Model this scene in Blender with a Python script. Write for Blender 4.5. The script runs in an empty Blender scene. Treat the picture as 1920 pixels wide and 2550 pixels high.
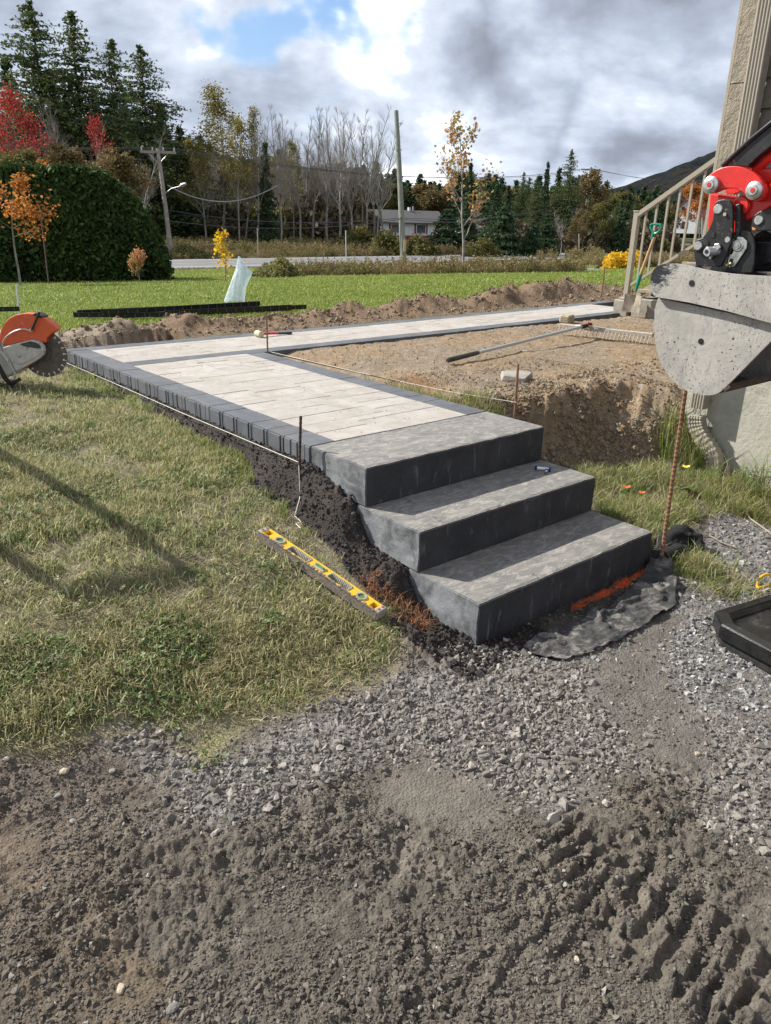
import bpy, bmesh, math, random
import numpy as np
from mathutils import Vector, Matrix, Euler

# ------------------------------------------------------------------ camera, world, sun, exposure
sc = bpy.context.scene
COL = sc.collection
CAM = np.array([-1.9954, -1.7465, 1.5613]); YAW, PIT, ROL, FPX = 0.7125, 0.3671, 0.025, 1917.6
FW = np.array([math.sin(YAW)*math.cos(PIT), math.cos(YAW)*math.cos(PIT), -math.sin(PIT)])
RT = np.array([math.cos(YAW), -math.sin(YAW), 0.0]); UPV = np.cross(RT, FW)
R2 = RT*math.cos(ROL)+UPV*math.sin(ROL); U2 = -RT*math.sin(ROL)+UPV*math.cos(ROL)
cam = bpy.data.cameras.new('camera'); camo = bpy.data.objects.new('camera', cam); COL.objects.link(camo)
cam.sensor_fit = 'VERTICAL'; cam.sensor_height = 24.0; cam.lens = 24.0*FPX/2550
cam.clip_start = 0.05; cam.clip_end = 6000
M = Matrix((R2, U2, -FW)).transposed().to_4x4(); M.translation = Vector(CAM); camo.matrix_world = M
sc.camera = camo
sc.view_settings.view_transform = 'Standard'; sc.view_settings.look = 'None'
sc.view_settings.gamma = 1; sc.view_settings.use_curve_mapping = False
sc.view_settings.exposure = 0.80
SUND = np.array([-0.3608, 0.6881, 0.6295]); SUND /= np.linalg.norm(SUND)      # towards the sun
sun = bpy.data.lights.new('sun', 'SUN'); suno = bpy.data.objects.new('sun', sun); COL.objects.link(suno)
sun.energy = 5.0; sun.angle = math.radians(0.6); sun.color = (1.0, 0.955, 0.88)
suno.rotation_euler = Vector(SUND).to_track_quat('Z', 'Y').to_euler(); suno.location = (0, 0, 30)

def ray(u, v): return FW + R2*(u-960)/FPX - U2*(v-1275)/FPX
def atz(u, v, z): d = ray(u, v); return CAM + d*(z-CAM[2])/d[2]
def atx(u, v, x): d = ray(u, v); return CAM + d*(x-CAM[0])/d[0]
def dep(u, v, D): return CAM + ray(u, v)*D
K = 1920/1666.0

class NT:
    def __init__(s, tree): s.t = tree; s.t.nodes.clear()
    def n(s, typ, inp=None, **kw):
        nd = s.t.nodes.new(typ)
        for k, v in kw.items(): setattr(nd, k, v)
        for k, v in (inp or {}).items():
            sk = nd.inputs[k]
            if isinstance(v, bpy.types.NodeSocket): s.t.links.new(v, sk)
            else: sk.default_value = v
        return nd
    def math(s, op, a, b=0.0, c=0.0, clamp=False):
        return s.n('ShaderNodeMath', {0: a, 1: b, 2: c}, operation=op, use_clamp=clamp).outputs[0]
    def vm(s, op, a, b=(0, 0, 0)):
        nd = s.n('ShaderNodeVectorMath', {0: a, 1: b}, operation=op)
        return nd.outputs['Value'] if op in ('DOT_PRODUCT', 'LENGTH', 'DISTANCE') else nd.outputs[0]
    def mr(s, v, a, b, c=0.0, d=1.0, smooth=True):
        return s.n('ShaderNodeMapRange', {'Value': v, 'From Min': a, 'From Max': b, 'To Min': c, 'To Max': d},
                   interpolation_type='SMOOTHSTEP' if smooth else 'LINEAR').outputs[0]
    def noise(s, vec, scale, detail=4, rough=.55, dist=0.0, out=0):
        return s.n('ShaderNodeTexNoise', {'Vector': vec, 'Scale': scale, 'Detail': detail, 'Roughness': rough, 'Distortion': dist}).outputs[out]
    def mix(s, f, a, b, mode='MIX'):
        nd = s.n('ShaderNodeMix', data_type='RGBA', blend_type=mode)
        for k, v in ((0, f), (6, a), (7, b)):
            sk = nd.inputs[k]
            if isinstance(v, bpy.types.NodeSocket): s.t.links.new(v, sk)
            elif k == 0: sk.default_value = v
            else: sk.default_value = (*v[:3], 1)
        return nd.outputs[2]

world = bpy.data.worlds.new("World"); sc.world = world; world.use_nodes = True
w = NT(world.node_tree)
sky = w.n('ShaderNodeTexSky', sky_type='NISHITA', sun_disc=False, sun_elevation=math.asin(SUND[2]),
          sun_rotation=math.atan2(SUND[0], SUND[1]), air_density=1.1, dust_density=0.6)
tc = w.n('ShaderNodeTexCoord').outputs['Generated']
sep = w.n('ShaderNodeSeparateXYZ', {0: tc})
zz = w.math('ADD', w.math('MAXIMUM', sep.outputs[2], 0.0), 0.34)
pv = w.n('ShaderNodeCombineXYZ', {0: w.math('DIVIDE', sep.outputs[0], zz), 1: w.math('DIVIDE', sep.outputs[1], zz), 2: w.math('MULTIPLY', sep.outputs[2], 1.5)}).outputs[0]
def blob(u, v, r0, r1):
    d = ray(u, v); d = d/np.linalg.norm(d)
    wd = w.vm('DISTANCE', w.vm('ADD', tc, w.vm('SCALE_', tc) if False else (0, 0, 0)), tuple(d))
    return wd, r0, r1
warp = w.n('ShaderNodeVectorMath', {0: w.n('ShaderNodeVectorMath', {0: w.noise(tc, 3.0, 5, .6, 0, 1), 1: (.5, .5, .5)}, operation='SUBTRACT').outputs[0], 'Scale': .55}, operation='SCALE').outputs[0]
tw = w.vm('ADD', tc, warp)
def bl(u, v, r0, r1):
    d = ray(u*K, v*K); d = d/np.linalg.norm(d)
    return w.mr(w.vm('DISTANCE', tw, tuple(d)), r0, r1, 1.0, 0.0)
n1 = w.noise(pv, 1.1, 9, .55, .35)           # cloud body
n2 = w.noise(pv, 2.0, 9, .56, .15)           # puffs
n3 = w.noise(tc, 5.0, 7, .55, .2)
holes = w.math('MAXIMUM', bl(628, 165, .0, .13), w.math('MULTIPLY', bl(565, 60, .0, .05), .6))
holes = w.math('MAXIMUM', holes, w.math('MULTIPLY', bl(440, 290, .0, .08), .6))
holes = w.math('MAXIMUM', holes, w.math('MULTIPLY', bl(1100, 395, .02, .16), .7))
cover = w.math('SUBTRACT', w.math('ADD', n1, w.math('MULTIPLY', n3, .3)), w.math('MULTIPLY', holes, .40))
cmask = w.mr(cover, .24, .42)
dark = w.math('MAXIMUM', bl(1180, 130, .18, .62), w.math('MULTIPLY', bl(430, 190, .05, .34), .8))
dark = w.math('MAXIMUM', dark, w.math('MULTIPLY', bl(980, 220, .05, .28), .9))
bright = w.math('MAXIMUM', bl(1150, 100, .0, .16), bl(1400, 310, .0, .17))
bright = w.math('MAXIMUM', bright, w.math('MULTIPLY', bl(1430, 40, .0, .22), .8))
bright = w.math('MAXIMUM', bright, w.math('MULTIPLY', bl(1100, 310, .0, .16), .8))
bright = w.math('MAXIMUM', bright, w.math('MULTIPLY', bl(700, 150, .0, .22), .85))
shade = w.math('SUBTRACT', w.math('ADD', w.math('MULTIPLY', n2, 1.15), w.math('MULTIPLY', n3, .50)), w.math('MULTIPLY', dark, .18))
shade = w.math('ADD', shade, w.math('MULTIPLY', bright, .27))
shade = w.math('ADD', shade, w.mr(sep.outputs[2], .02, .20, .13, 0.0))
cr = w.n('ShaderNodeValToRGB', {0: w.mr(shade, .45, 1.08, smooth=False)})
els = cr.color_ramp.elements
els[0].position = .0; els[0].color = (.165, .19, .245, 1)
els[1].position = 1.; els[1].color = (1.3, 1.32, 1.35, 1)
for p_, c_ in ((.30, (.27, .30, .365)), (.52, (.40, .455, .56)), (.74, (.62, .68, .78))):
    e = els.new(p_); e.color = (*c_, 1)
bg1 = w.n('ShaderNodeBackground', {'Color': w.mix(.35, sky.outputs[0], (2.2, 4.6, 9.5)), 'Strength': .075})
bg2 = w.n('ShaderNodeBackground', {'Color': cr.outputs[0], 'Strength': .78})
ms = w.n('ShaderNodeMixShader', {0: cmask, 1: bg1.outputs[0], 2: bg2.outputs[0]})
w.n('ShaderNodeOutputWorld', {0: ms.outputs[0]})

# ------------------------------------------------------------------ helpers
rng = np.random.default_rng(7); random.seed(7)
def hsh(ix, iy, s):
    h = (ix.astype(np.int64)*374761393 + iy.astype(np.int64)*668265263 + s*974634777) & 0xffffffff
    h = ((h ^ (h >> 13))*1274126177) & 0xffffffff
    return ((h ^ (h >> 16)) & 0xffffff)/16777216.0
def vnoise(x, y, f, s=0):
    x = x*f; y = y*f; ix = np.floor(x); iy = np.floor(y); fx = x-ix; fy = y-iy
    fx = fx*fx*(3-2*fx); fy = fy*fy*(3-2*fy)
    a = hsh(ix, iy, s); b = hsh(ix+1, iy, s); c = hsh(ix, iy+1, s); d = hsh(ix+1, iy+1, s)
    return (a*(1-fx)+b*fx)*(1-fy)+(c*(1-fx)+d*fx)*fy
def fbm(x, y, f, o=4, s=0, g=.5):
    t = 0; a = 1; n = 0
    for i in range(o): t = t+a*vnoise(x+i*3.1, y-i*1.7, f*2**i, s+i); n += a; a *= g
    return t/n
def cell(x, y, f, s=0):                        # distance to the nearest cell point, and that cell's hash
    x = x*f; y = y*f; ix = np.floor(x); iy = np.floor(y); best = np.full(x.shape, 9.0); hid = np.zeros(x.shape)
    for dx in (-1, 0, 1):
        for dy in (-1, 0, 1):
            cx = ix+dx; cy = iy+dy; px = cx+hsh(cx, cy, s+11); py = cy+hsh(cx, cy, s+12)
            d = (px-x)**2+(py-y)**2; m = d < best; best = np.where(m, d, best); hid = np.where(m, hsh(cx, cy, s+13), hid)
    return np.sqrt(best), hid
def ss(x, a, b):
    t = np.clip((x-a)/(b-a), 0, 1); return t*t*(3-2*t)
def polysd(px, py, poly):                      # signed distance, positive inside
    poly = np.asarray(poly); d = np.full(px.shape, 1e9); ins = np.zeros(px.shape, bool)
    for i in range(len(poly)):
        ax, ay = poly[i]; bx, by = poly[(i+1) % len(poly)]
        ex, ey = bx-ax, by-ay; t = np.clip(((px-ax)*ex+(py-ay)*ey)/(ex*ex+ey*ey+1e-12), 0, 1)
        d = np.minimum(d, np.hypot(px-ax-t*ex, py-ay-t*ey))
        if ey != 0:
            c = ((ay > py) != (by > py)) & (px < (bx-ax)*(py-ay)/ey+ax); ins ^= c
    return np.where(ins, d, -d)

def setp(o, label=None, cat=None, group=None, kind=None):
    if label: o['label'] = label
    if cat: o['category'] = cat
    if group: o['group'] = group
    if kind: o['kind'] = kind
    return o
def mesh_obj(name, verts, faces, mat=None, parent=None, smooth=False):
    me = bpy.data.meshes.new(name); me.from_pydata([tuple(map(float, v)) for v in verts], [], [tuple(f) for f in faces]); me.update()
    if smooth: me.polygons.foreach_set('use_smooth', [True]*len(me.polygons))
    return link(name, me, mat, parent)
def np_mesh(name, V, F, mat=None, smooth=False, mids=None):
    me = bpy.data.meshes.new(name); V = np.asarray(V, np.float32); F = np.asarray(F, np.int32); n = F.shape[1]
    me.vertices.add(len(V)); me.vertices.foreach_set('co', V.ravel())
    me.loops.add(F.size); me.loops.foreach_set('vertex_index', F.ravel())
    me.polygons.add(len(F)); me.polygons.foreach_set('loop_start', np.arange(0, F.size, n, dtype=np.int32))
    me.polygons.foreach_set('use_smooth', np.full(len(F), bool(smooth)))
    if mat is not None:
        for m in (mat if isinstance(mat, (list, tuple)) else [mat]): me.materials.append(m)
    if mids is not None: me.polygons.foreach_set('material_index', np.asarray(mids, np.int32))
    me.update(calc_edges=True); return me
def link(name, me, mat=None, parent=None, loc=None):
    o = bpy.data.objects.new(name, me); COL.objects.link(o)
    if mat is not None and not me.materials: me.materials.append(mat)
    if parent is not None: o.parent = parent
    if loc is not None: o.location = loc
    return o
def empty(name, loc=(0, 0, 0), rz=0, **kw):
    o = bpy.data.objects.new(name, None); COL.objects.link(o); o.location = loc; o.rotation_euler = (0, 0, rz); o.empty_display_size = .1
    return setp(o, **kw)
class B:                                       # collects shapes into one mesh
    def __init__(s): s.v = []; s.f = []
    def add(s, v, f):
        k = len(s.v); s.v += [tuple(map(float, q)) for q in v]; s.f += [tuple(i+k for i in g) for g in f]; return s
    def box(s, x0, x1, y0, y1, z0, z1, bev=0.0, m=None):
        b = min(bev, (x1-x0)/2.01, (y1-y0)/2.01, (z1-z0)/2.01)
        if b <= 0:
            v = [(x, y, z) for z in (z0, z1) for x, y in ((x0, y0), (x1, y0), (x1, y1), (x0, y1))]
            f = [(3, 2, 1, 0), (4, 5, 6, 7), (0, 1, 5, 4), (1, 2, 6, 5), (2, 3, 7, 6), (3, 0, 4, 7)]
        else:
            bm = bmesh.new(); bmesh.ops.create_cube(bm, size=1)
            for q in bm.verts: q.co = Vector(((x0+x1)/2+q.co.x*(x1-x0), (y0+y1)/2+q.co.y*(y1-y0), (z0+z1)/2+q.co.z*(z1-z0)))
            bmesh.ops.bevel(bm, geom=bm.edges[:], offset=b, segments=1, affect='EDGES')
            bm.verts.ensure_lookup_table(); v = [tuple(q.co) for q in bm.verts]; f = [[q.index for q in g.verts] for g in bm.faces]; bm.free()
        if m is not None: v = [tuple(m @ Vector(q)) for q in v]
        return s.add(v, f)
    def tube(s, pts, r, n=8, cap=True):
        pts = [Vector(q) for q in pts]; rs = r if isinstance(r, (list, tuple)) else [r]*len(pts); v = []; f = []; a = None
        for i, q in enumerate(pts):
            t = (pts[min(i+1, len(pts)-1)]-pts[max(i-1, 0)]); t = t.normalized() if t.length > 1e-9 else Vector((0, 0, 1))
            if a is None: a = t.orthogonal().normalized()
            a = (a-t*a.dot(t)).normalized(); b = t.cross(a)
            for k in range(n):
                g = 2*math.pi*k/n; v.append(q+(a*math.cos(g)+b*math.sin(g))*rs[i])
        for i in range(len(pts)-1):
            for k in range(n): f.append((i*n+k, i*n+(k+1) % n, (i+1)*n+(k+1) % n, (i+1)*n+k))
        if cap: f.append(tuple(range(n))[::-1]); f.append(tuple(range((len(pts)-1)*n, len(pts)*n)))
        return s.add(v, f)
    def prism(s, P0, P1):                      # two matching 3D loops
        n = len(P0); f = [tuple(range(n)), tuple(range(2*n-1, n-1, -1))]+[(i, i+n, (i+1) % n+n, (i+1) % n) for i in range(n)]
        return s.add(list(P0)+list(P1), f)
    def obj(s, name, mat, parent=None, smooth=False, bevel=0, tri=False):
        me = bpy.data.meshes.new(name); me.from_pydata(s.v, [], s.f)
        bm = bmesh.new(); bm.from_mesh(me); bmesh.ops.recalc_face_normals(bm, faces=bm.faces[:]); bm.to_mesh(me); bm.free()
        if smooth: me.polygons.foreach_set('use_smooth', [True]*len(me.polygons))
        me.update(); o = link(name, me, mat, parent)
        if smooth:
            try: me.set_sharp_from_angle(angle=math.radians(38))
            except Exception: pass
        if bevel:
            md = o.modifiers.new('bevel', 'BEVEL'); md.width = bevel; md.segments = 2; md.limit_method = 'ANGLE'; md.angle_limit = math.radians(35)
        return o
def circ(c, r, axis='x', n=20, ph=0):
    return [(c[0], c[1]+r*math.cos(2*math.pi*i/n+ph), c[2]+r*math.sin(2*math.pi*i/n+ph)) if axis == 'x' else
            (c[0]+r*math.cos(2*math.pi*i/n+ph), c[1], c[2]+r*math.sin(2*math.pi*i/n+ph)) if axis == 'y' else
            (c[0]+r*math.cos(2*math.pi*i/n+ph), c[1]+r*math.sin(2*math.pi*i/n+ph), c[2]) for i in range(n)]

# ------------------------------------------------------------------ materials
def mat(name, base, rough=.8, var=None, vs=8.0, vd=6, bump=0.0, bs=60.0, metal=0.0, spec=.4, spots=None, rnd=0.0, coat=0.0, extra=None, obj=False, bd=.01):
    """base colour with a second colour by noise, optional spots (colour, scale, threshold), bump and a per-object tint"""
    m = bpy.data.materials.new(name); m.use_nodes = True; t = NT(m.node_tree)
    g = t.n('ShaderNodeTexCoord').outputs['Object'] if obj else t.n('ShaderNodeNewGeometry').outputs['Position']
    col = None
    if var is not None: col = t.mix(t.mr(t.noise(g, vs, vd, .62), .36, .66), base, var)
    else: col = t.mix(0.0, base, base)
    if spots:
        for sc_, sz, th, w_ in spots: col = t.mix(t.mr(t.noise(g, sz, 5, .7, .4), th, th+w_), col, sc_)
    if rnd:
        r = t.n('ShaderNodeObjectInfo').outputs['Random']
        hv = t.n('ShaderNodeHueSaturation', {'Hue': .5, 'Saturation': 1.0, 'Value': t.mr(r, 0, 1, 1-rnd, 1+rnd, False), 'Color': col}); col = hv.outputs[0]
    ins = {'Base Color': col, 'Roughness': rough, 'Metallic': metal, 'Specular IOR Level': spec}
    if coat: ins['Coat Weight'] = coat
    if bump:
        hgt = t.noise(g, bs, 6, .65)
        ins['Normal'] = t.n('ShaderNodeBump', {'Strength': bump, 'Distance': bd, 'Height': hgt}).outputs[0]
    b = t.n('ShaderNodeBsdfPrincipled', ins); t.n('ShaderNodeOutputMaterial', {0: b.outputs[0]})
    return m

M_red = mat('red_paint', (.62, .018, .012), .38, (.50, .014, .01), 12, bump=.05, coat=.3, spots=[((.34, .16, .11), 40, .62, .10), ((.12, .07, .05), 18, .66, .08)])
M_blackpaint = mat('black_paint', (.012, .012, .013), .4, (.02, .02, .021), 20, bump=.1, bs=40, spots=[((.16, .14, .12), 46, .62, .06), ((.09, .08, .07), 14, .58, .15)])
M_gloss = mat('black_gloss', (.010, .010, .012), .22, coat=.4, spots=[((.12, .11, .10), 60, .68, .05)])
M_chrome = mat('zinc_steel', (.60, .60, .58), .32, (.40, .40, .39), 60, metal=.9, spots=[((.30, .26, .21), 80, .66, .05)])
M_orangewear = mat('worn_orange', (.55, .22, .08), .7)
M_taupe = mat('taupe_trim', (.30, .26, .20), .6, (.27, .235, .18), 30, bump=.25, bs=90)
M_taupe2 = mat('taupe_rough_trim', (.27, .235, .18), .75, (.22, .19, .145), 18, bump=.9, bs=36, bd=.02)
M_siding = mat('grey_siding', (.17, .15, .125), .7, (.145, .13, .105), 25, bump=.3, bs=70, rnd=.06)
M_alu = mat('taupe_aluminium', (.31, .275, .22), .45, (.28, .25, .2), 22, rnd=.02)
M_found = mat('painted_foundation', (.40, .385, .325), .9, (.33, .32, .265), 7, bump=.5, bs=38, bd=.012, spots=[((.17, .16, .11), 4, .56, .14)])
M_rust = mat('rusty_rebar', (.27, .14, .075), .85, (.17, .09, .055), 40, bump=.5, bs=200)
M_rustdark = mat('dark_rebar', (.09, .055, .04), .85, (.05, .035, .03), 40, bump=.5, bs=200)
M_string = mat('white_string', (.72, .70, .62), .8)
M_woodpole = mat('weathered_pole', (.26, .23, .19), .9, (.17, .15, .13), 3, bump=.5, bs=20)
M_wood = mat('weathered_wood', (.34, .29, .22), .85, (.22, .185, .14), 12, bump=.4, bs=40)
M_shaft = mat('wooden_shaft', (.42, .27, .15), .6, (.36, .22, .12), 25)
M_green = mat('green_plastic', (.0, .19, .12), .4)
M_greyplastic = mat('dusty_black_plastic', (.03, .03, .03), .5, (.06, .055, .05), 40)
M_edging = mat('black_edging', (.006, .006, .007), .35, (.012, .012, .012), 15)
M_edgeline = mat('edging_fin', (.10, .105, .11), .4)
M_conc = mat('grey_concrete', (.30, .28, .24), .9, (.22, .20, .17), 9, bump=.5, bs=60)
M_yellow = mat('yellow_paint', (.72, .45, .02), .5, (.62, .38, .02), 25, spots=[((.33, .27, .2), 60, .60, .07)], obj=True)
M_dust = mat('dusty_metal', (.24, .20, .165), .95, (.16, .135, .11), 55, bump=.9, bs=160)
M_vial = mat('green_vial', (.05, .12, .035), .25, (.10, .22, .06), 60)
M_vialring = mat('grey_ring', (.36, .35, .31), .7, (.25, .23, .2), 80)
M_redcap = mat('red_cap', (.35, .02, .02), .5)
M_hole = mat('black_rubber', (.012, .012, .012), .8, (.03, .028, .025), 50)
M_orange = mat('saw_orange', (.62, .11, .035), .45, (.54, .09, .03), 14, spots=[((.52, .42, .36), 17, .62, .10)], obj=True)
M_sawgrey = mat('saw_grey', (.42, .41, .37), .55, (.35, .34, .31), 30, spots=[((.12, .11, .10), 22, .62, .05)], obj=True)
M_blade = mat('saw_blade', (.085, .072, .062), .55, (.13, .11, .095), 24, metal=.35, obj=True)
M_seg = mat('segment_steel', (.55, .50, .42), .5)
M_tray = mat('black_tray', (.010, .010, .011), .22, (.018, .018, .018), 20, bump=.08, bs=90, spots=[((.14, .12, .10), 90, .66, .05), ((.06, .055, .05), 8, .56, .12)])
M_fabric = mat('landscape_fabric', (.034, .034, .035), .92, (.062, .060, .057), 18, bump=.5, bs=180, spots=[((.20, .185, .165), 9, .50, .16), ((.24, .22, .19), 70, .62, .06)])
M_fabric2 = mat('black_fabric', (.012, .012, .012), .95, bump=.6, bs=120)
M_white = mat('white_siding', (.62, .64, .66), .7, (.5, .52, .54), 3)
M_roof = mat('grey_shingles', (.085, .08, .08), .9, (.06, .057, .057), 3)
M_redroof = mat('red_roof', (.26, .025, .03), .6)
M_metalroof = mat('pale_metal_roof', (.42, .44, .47), .5)
M_glassdk = mat('dark_window', (.05, .06, .07), .15)
M_brickred = mat('red_trim', (.20, .05, .03), .8)
M_asphalt = mat('asphalt', (.155, .155, .16), .85, (.125, .125, .13), 1.2, bump=.2, bs=20)
M_roadwhite = mat('road_line', (.62, .62, .60), .7, (.5, .5, .5), 3)
M_roadyel = mat('road_yellow', (.42, .33, .18), .7)
M_wire = mat('power_wire', (.06, .06, .065), .5)
M_cable = mat('twisted_service_wire', (.30, .30, .30), .5)
M_galv = mat('galvanised', (.45, .46, .47), .4, metal=.5)
M_hydrant = mat('hydrant_red', (.42, .03, .02), .5)
M_hill = mat('hill_forest', (.013, .018, .021), 1.0, (.026, .023, .019), .02, spec=0.0, bump=.8, bs=.12, bd=5.0, spots=[((.008, .012, .013), .05, .52, .1)])
M_bark = mat('grey_bark', (.27, .25, .22), .95, (.17, .15, .13), 4)
M_barkdk = mat('dark_bark', (.075, .06, .048), .95, (.045, .038, .032), 4)
M_bluecap = mat('navy_plastic', (.012, .022, .16), .35)
M_whiteplastic = mat('white_plastic', (.7, .72, .74), .35)
M_rubberwhite = mat('pale_rubber', (.58, .48, .33), .7, (.5, .42, .28), 30)
M_stone = mat('tan_stone', (.40, .34, .25), .9, (.3, .25, .18), 30, bump=.5, bs=80)
M_stonegr = mat('grey_stone', (.24, .225, .20), .9, (.17, .16, .145), 40, bump=.4, bs=90, rnd=.25)

def leaf_mat(name, c1, c2, c3, scale=.6, rough=.75, trans=.25, rndv=.25):
    m = bpy.data.materials.new(name); m.use_nodes = True; t = NT(m.node_tree)
    g = t.n('ShaderNodeNewGeometry'); r = t.n('ShaderNodeObjectInfo').outputs['Random']
    isl = g.outputs['Random Per Island']
    col = t.mix(t.mr(t.noise(g.outputs['Position'], scale, 3, .6), .35, .65), c1, c2)
    col = t.mix(t.mr(isl, .62, 1.0), col, c3)
    hv = t.n('ShaderNodeHueSaturation', {'Hue': .5, 'Saturation': 1.0, 'Value': t.mr(t.math('FRACT', t.math('ADD', isl, r)), 0, 1, 1-rndv, 1+rndv, False), 'Color': col}).outputs[0]
    b = t.n('ShaderNodeBsdfPrincipled', {'Base Color': hv, 'Roughness': rough, 'Specular IOR Level': .25})
    tr = t.n('ShaderNodeBsdfTranslucent', {'Color': hv})
    mx = t.n('ShaderNodeMixShader', {0: trans, 1: b.outputs[0], 2: tr.outputs[0]}); t.n('ShaderNodeOutputMaterial', {0: mx.outputs[0]})
    return m
L_larch = leaf_mat('larch_needles', (.060, .100, .036), (.095, .130, .042), (.150, .150, .050))
L_spruce = leaf_mat('spruce_needles', (.034, .066, .030), (.052, .090, .038), (.082, .112, .048))
L_cedar = leaf_mat('cedar_foliage', (.028, .054, .015), (.050, .086, .022), (.090, .125, .034))
L_red = leaf_mat('red_maple_leaves', (.34, .040, .035), (.22, .03, .03), (.42, .09, .06), trans=.4)
L_orange = leaf_mat('orange_leaves', (.46, .17, .035), (.33, .13, .03), (.55, .27, .07), trans=.4)
L_yellow = leaf_mat('yellow_leaves', (.70, .46, .02), (.60, .38, .02), (.75, .55, .08), trans=.4)
L_poplar = leaf_mat('poplar_leaves', (.19, .17, .045), (.27, .21, .05), (.13, .135, .04), trans=.35)
L_brown = leaf_mat('autumn_leaves', (.17, .115, .05), (.13, .115, .045), (.24, .15, .06), trans=.3)
L_olive = leaf_mat('olive_leaves', (.085, .095, .028), (.13, .12, .035), (.17, .13, .04), trans=.3)
L_peach = leaf_mat('peach_leaves', (.50, .27, .14), (.34, .32, .10), (.56, .24, .11), 2.0, trans=.4)
L_weed = leaf_mat('tall_weeds', (.25, .19, .095), (.17, .17, .055), (.31, .20, .12), .5, trans=.3)
L_bush = leaf_mat('green_bush', (.16, .17, .05), (.20, .19, .07), (.26, .22, .10), trans=.3)
L_brush = leaf_mat('undergrowth', (.115, .092, .060), (.075, .075, .040), (.17, .115, .06), .25, trans=.2)
L_grass = leaf_mat('lawn_grass', (.150, .215, .026), (.22, .275, .042), (.32, .36, .10), .9, .55, .35)
L_nearg = leaf_mat('trampled_grass', (.13, .20, .040), (.31, .31, .115), (.50, .46, .26), 7.0, .6, .3, .35)
L_straw = leaf_mat('straw_grass', (.33, .28, .15), (.23, .20, .10), (.44, .38, .23), 6.0, .6, .3, .35)
L_clover = leaf_mat('clover_leaves', (.070, .12, .030), (.13, .17, .05), (.20, .21, .09), 5.0, .5, .3, .3)
L_lush = leaf_mat('lush_grass', (.10, .18, .030), (.20, .24, .060), (.38, .35, .16), 5.0, .5, .35, .3)
L_weedleaf = leaf_mat('weed_leaves', (.12, .20, .06), (.15, .24, .07), (.24, .24, .08), 4.0, .5, .3)
L_paintgrass = leaf_mat('orange_sprayed_grass', (.42, .13, .045), (.32, .19, .08), (.50, .19, .07), 9.0, .6, .2)

# stone, concrete and paver materials
def concrete_mat():
    m = bpy.data.materials.new('charcoal_concrete'); m.use_nodes = True; t = NT(m.node_tree)
    geo = t.n('ShaderNodeNewGeometry'); g = geo.outputs['Position']
    st = t.vm('MULTIPLY', g, (1.0, 1.0, .22))
    col = t.mix(t.mr(t.noise(g, 5, 8, .7, .3), .35, .68), (.026, .029, .033), (.050, .053, .057))  # base darkened to put the shade of the risers into the colour
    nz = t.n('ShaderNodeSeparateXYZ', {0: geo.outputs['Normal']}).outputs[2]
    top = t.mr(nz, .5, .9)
    sun_dust = t.math('MULTIPLY', t.mr(t.noise(t.vm('MULTIPLY', g, (1, 2.2, 1)), 11, 9, .78, 1.2), .42, .66), t.mr(t.noise(g, 210, 4, .8), .38, .62, .45, 1.35, False))
    col = t.mix(t.math('MULTIPLY', t.math('ADD', t.math('MULTIPLY', sun_dust, .55), .40), top), col, (.33, .308, .278))  # treads lightened for dust and for sunlight painted into the colour
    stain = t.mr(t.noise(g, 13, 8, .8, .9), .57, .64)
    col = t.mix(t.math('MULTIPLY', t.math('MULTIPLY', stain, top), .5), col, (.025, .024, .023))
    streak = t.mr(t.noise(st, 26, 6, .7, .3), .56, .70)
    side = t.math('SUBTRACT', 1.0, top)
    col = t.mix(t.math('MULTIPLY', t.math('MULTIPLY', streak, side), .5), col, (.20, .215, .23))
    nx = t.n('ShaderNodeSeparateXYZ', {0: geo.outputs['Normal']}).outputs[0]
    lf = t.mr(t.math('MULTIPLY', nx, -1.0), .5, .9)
    col = t.mix(t.math('MULTIPLY', lf, t.mr(t.noise(g, 7, 7, .7, .5), .38, .62, .25, .95)), col, (.22, .23, .24))  # left faces painted lighter for glancing sunlight, in pale patches
    col = t.mix(t.mr(t.noise(g, 190, 2, .6), .68, .74), col, (.02, .02, .02))
    b = t.n('ShaderNodeBsdfPrincipled', {'Base Color': col, 'Roughness': .72, 'Specular IOR Level': .35,
            'Normal': t.n('ShaderNodeBump', {'Strength': .55, 'Distance': .006, 'Height': t.noise(g, 110, 8, .8)}).outputs[0]})
    t.n('ShaderNodeOutputMaterial', {0: b.outputs[0]}); return m
M_step = concrete_mat()
def paver_mat(name, a, b_, dirt, amt, rnd):
    m = bpy.data.materials.new(name); m.use_nodes = True; t = NT(m.node_tree)
    g = t.n('ShaderNodeNewGeometry').outputs['Position']; r = t.n('ShaderNodeObjectInfo').outputs['Random']
    col = t.mix(t.mr(t.noise(t.vm('ADD', g, t.n('ShaderNodeCombineXYZ', {0: t.math('MULTIPLY', r, 9.0), 1: 0.0, 2: 0.0}).outputs[0]), 9, 7, .7), .35, .68), a, b_)
    col = t.n('ShaderNodeHueSaturation', {'Hue': .5, 'Saturation': 1.0, 'Value': t.mr(r, 0, 1, 1-rnd, 1+rnd, False), 'Color': col}).outputs[0]
    col = t.mix(t.math('MULTIPLY', t.mr(t.noise(g, 3.2, 8, .75, .6), .44, .72), amt), col, dirt)
    col = t.mix(t.mr(t.noise(g, 120, 3, .7), .66, .74, 0, .55), col, tuple(q*.6 for q in dirt))
    b = t.n('ShaderNodeBsdfPrincipled', {'Base Color': col, 'Roughness': .85, 'Specular IOR Level': .3,
            'Normal': t.n('ShaderNodeBump', {'Strength': .45, 'Distance': .004, 'Height': t.noise(g, 110, 6, .75)}).outputs[0]})
    t.n('ShaderNodeOutputMaterial', {0: b.outputs[0]}); return m
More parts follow.
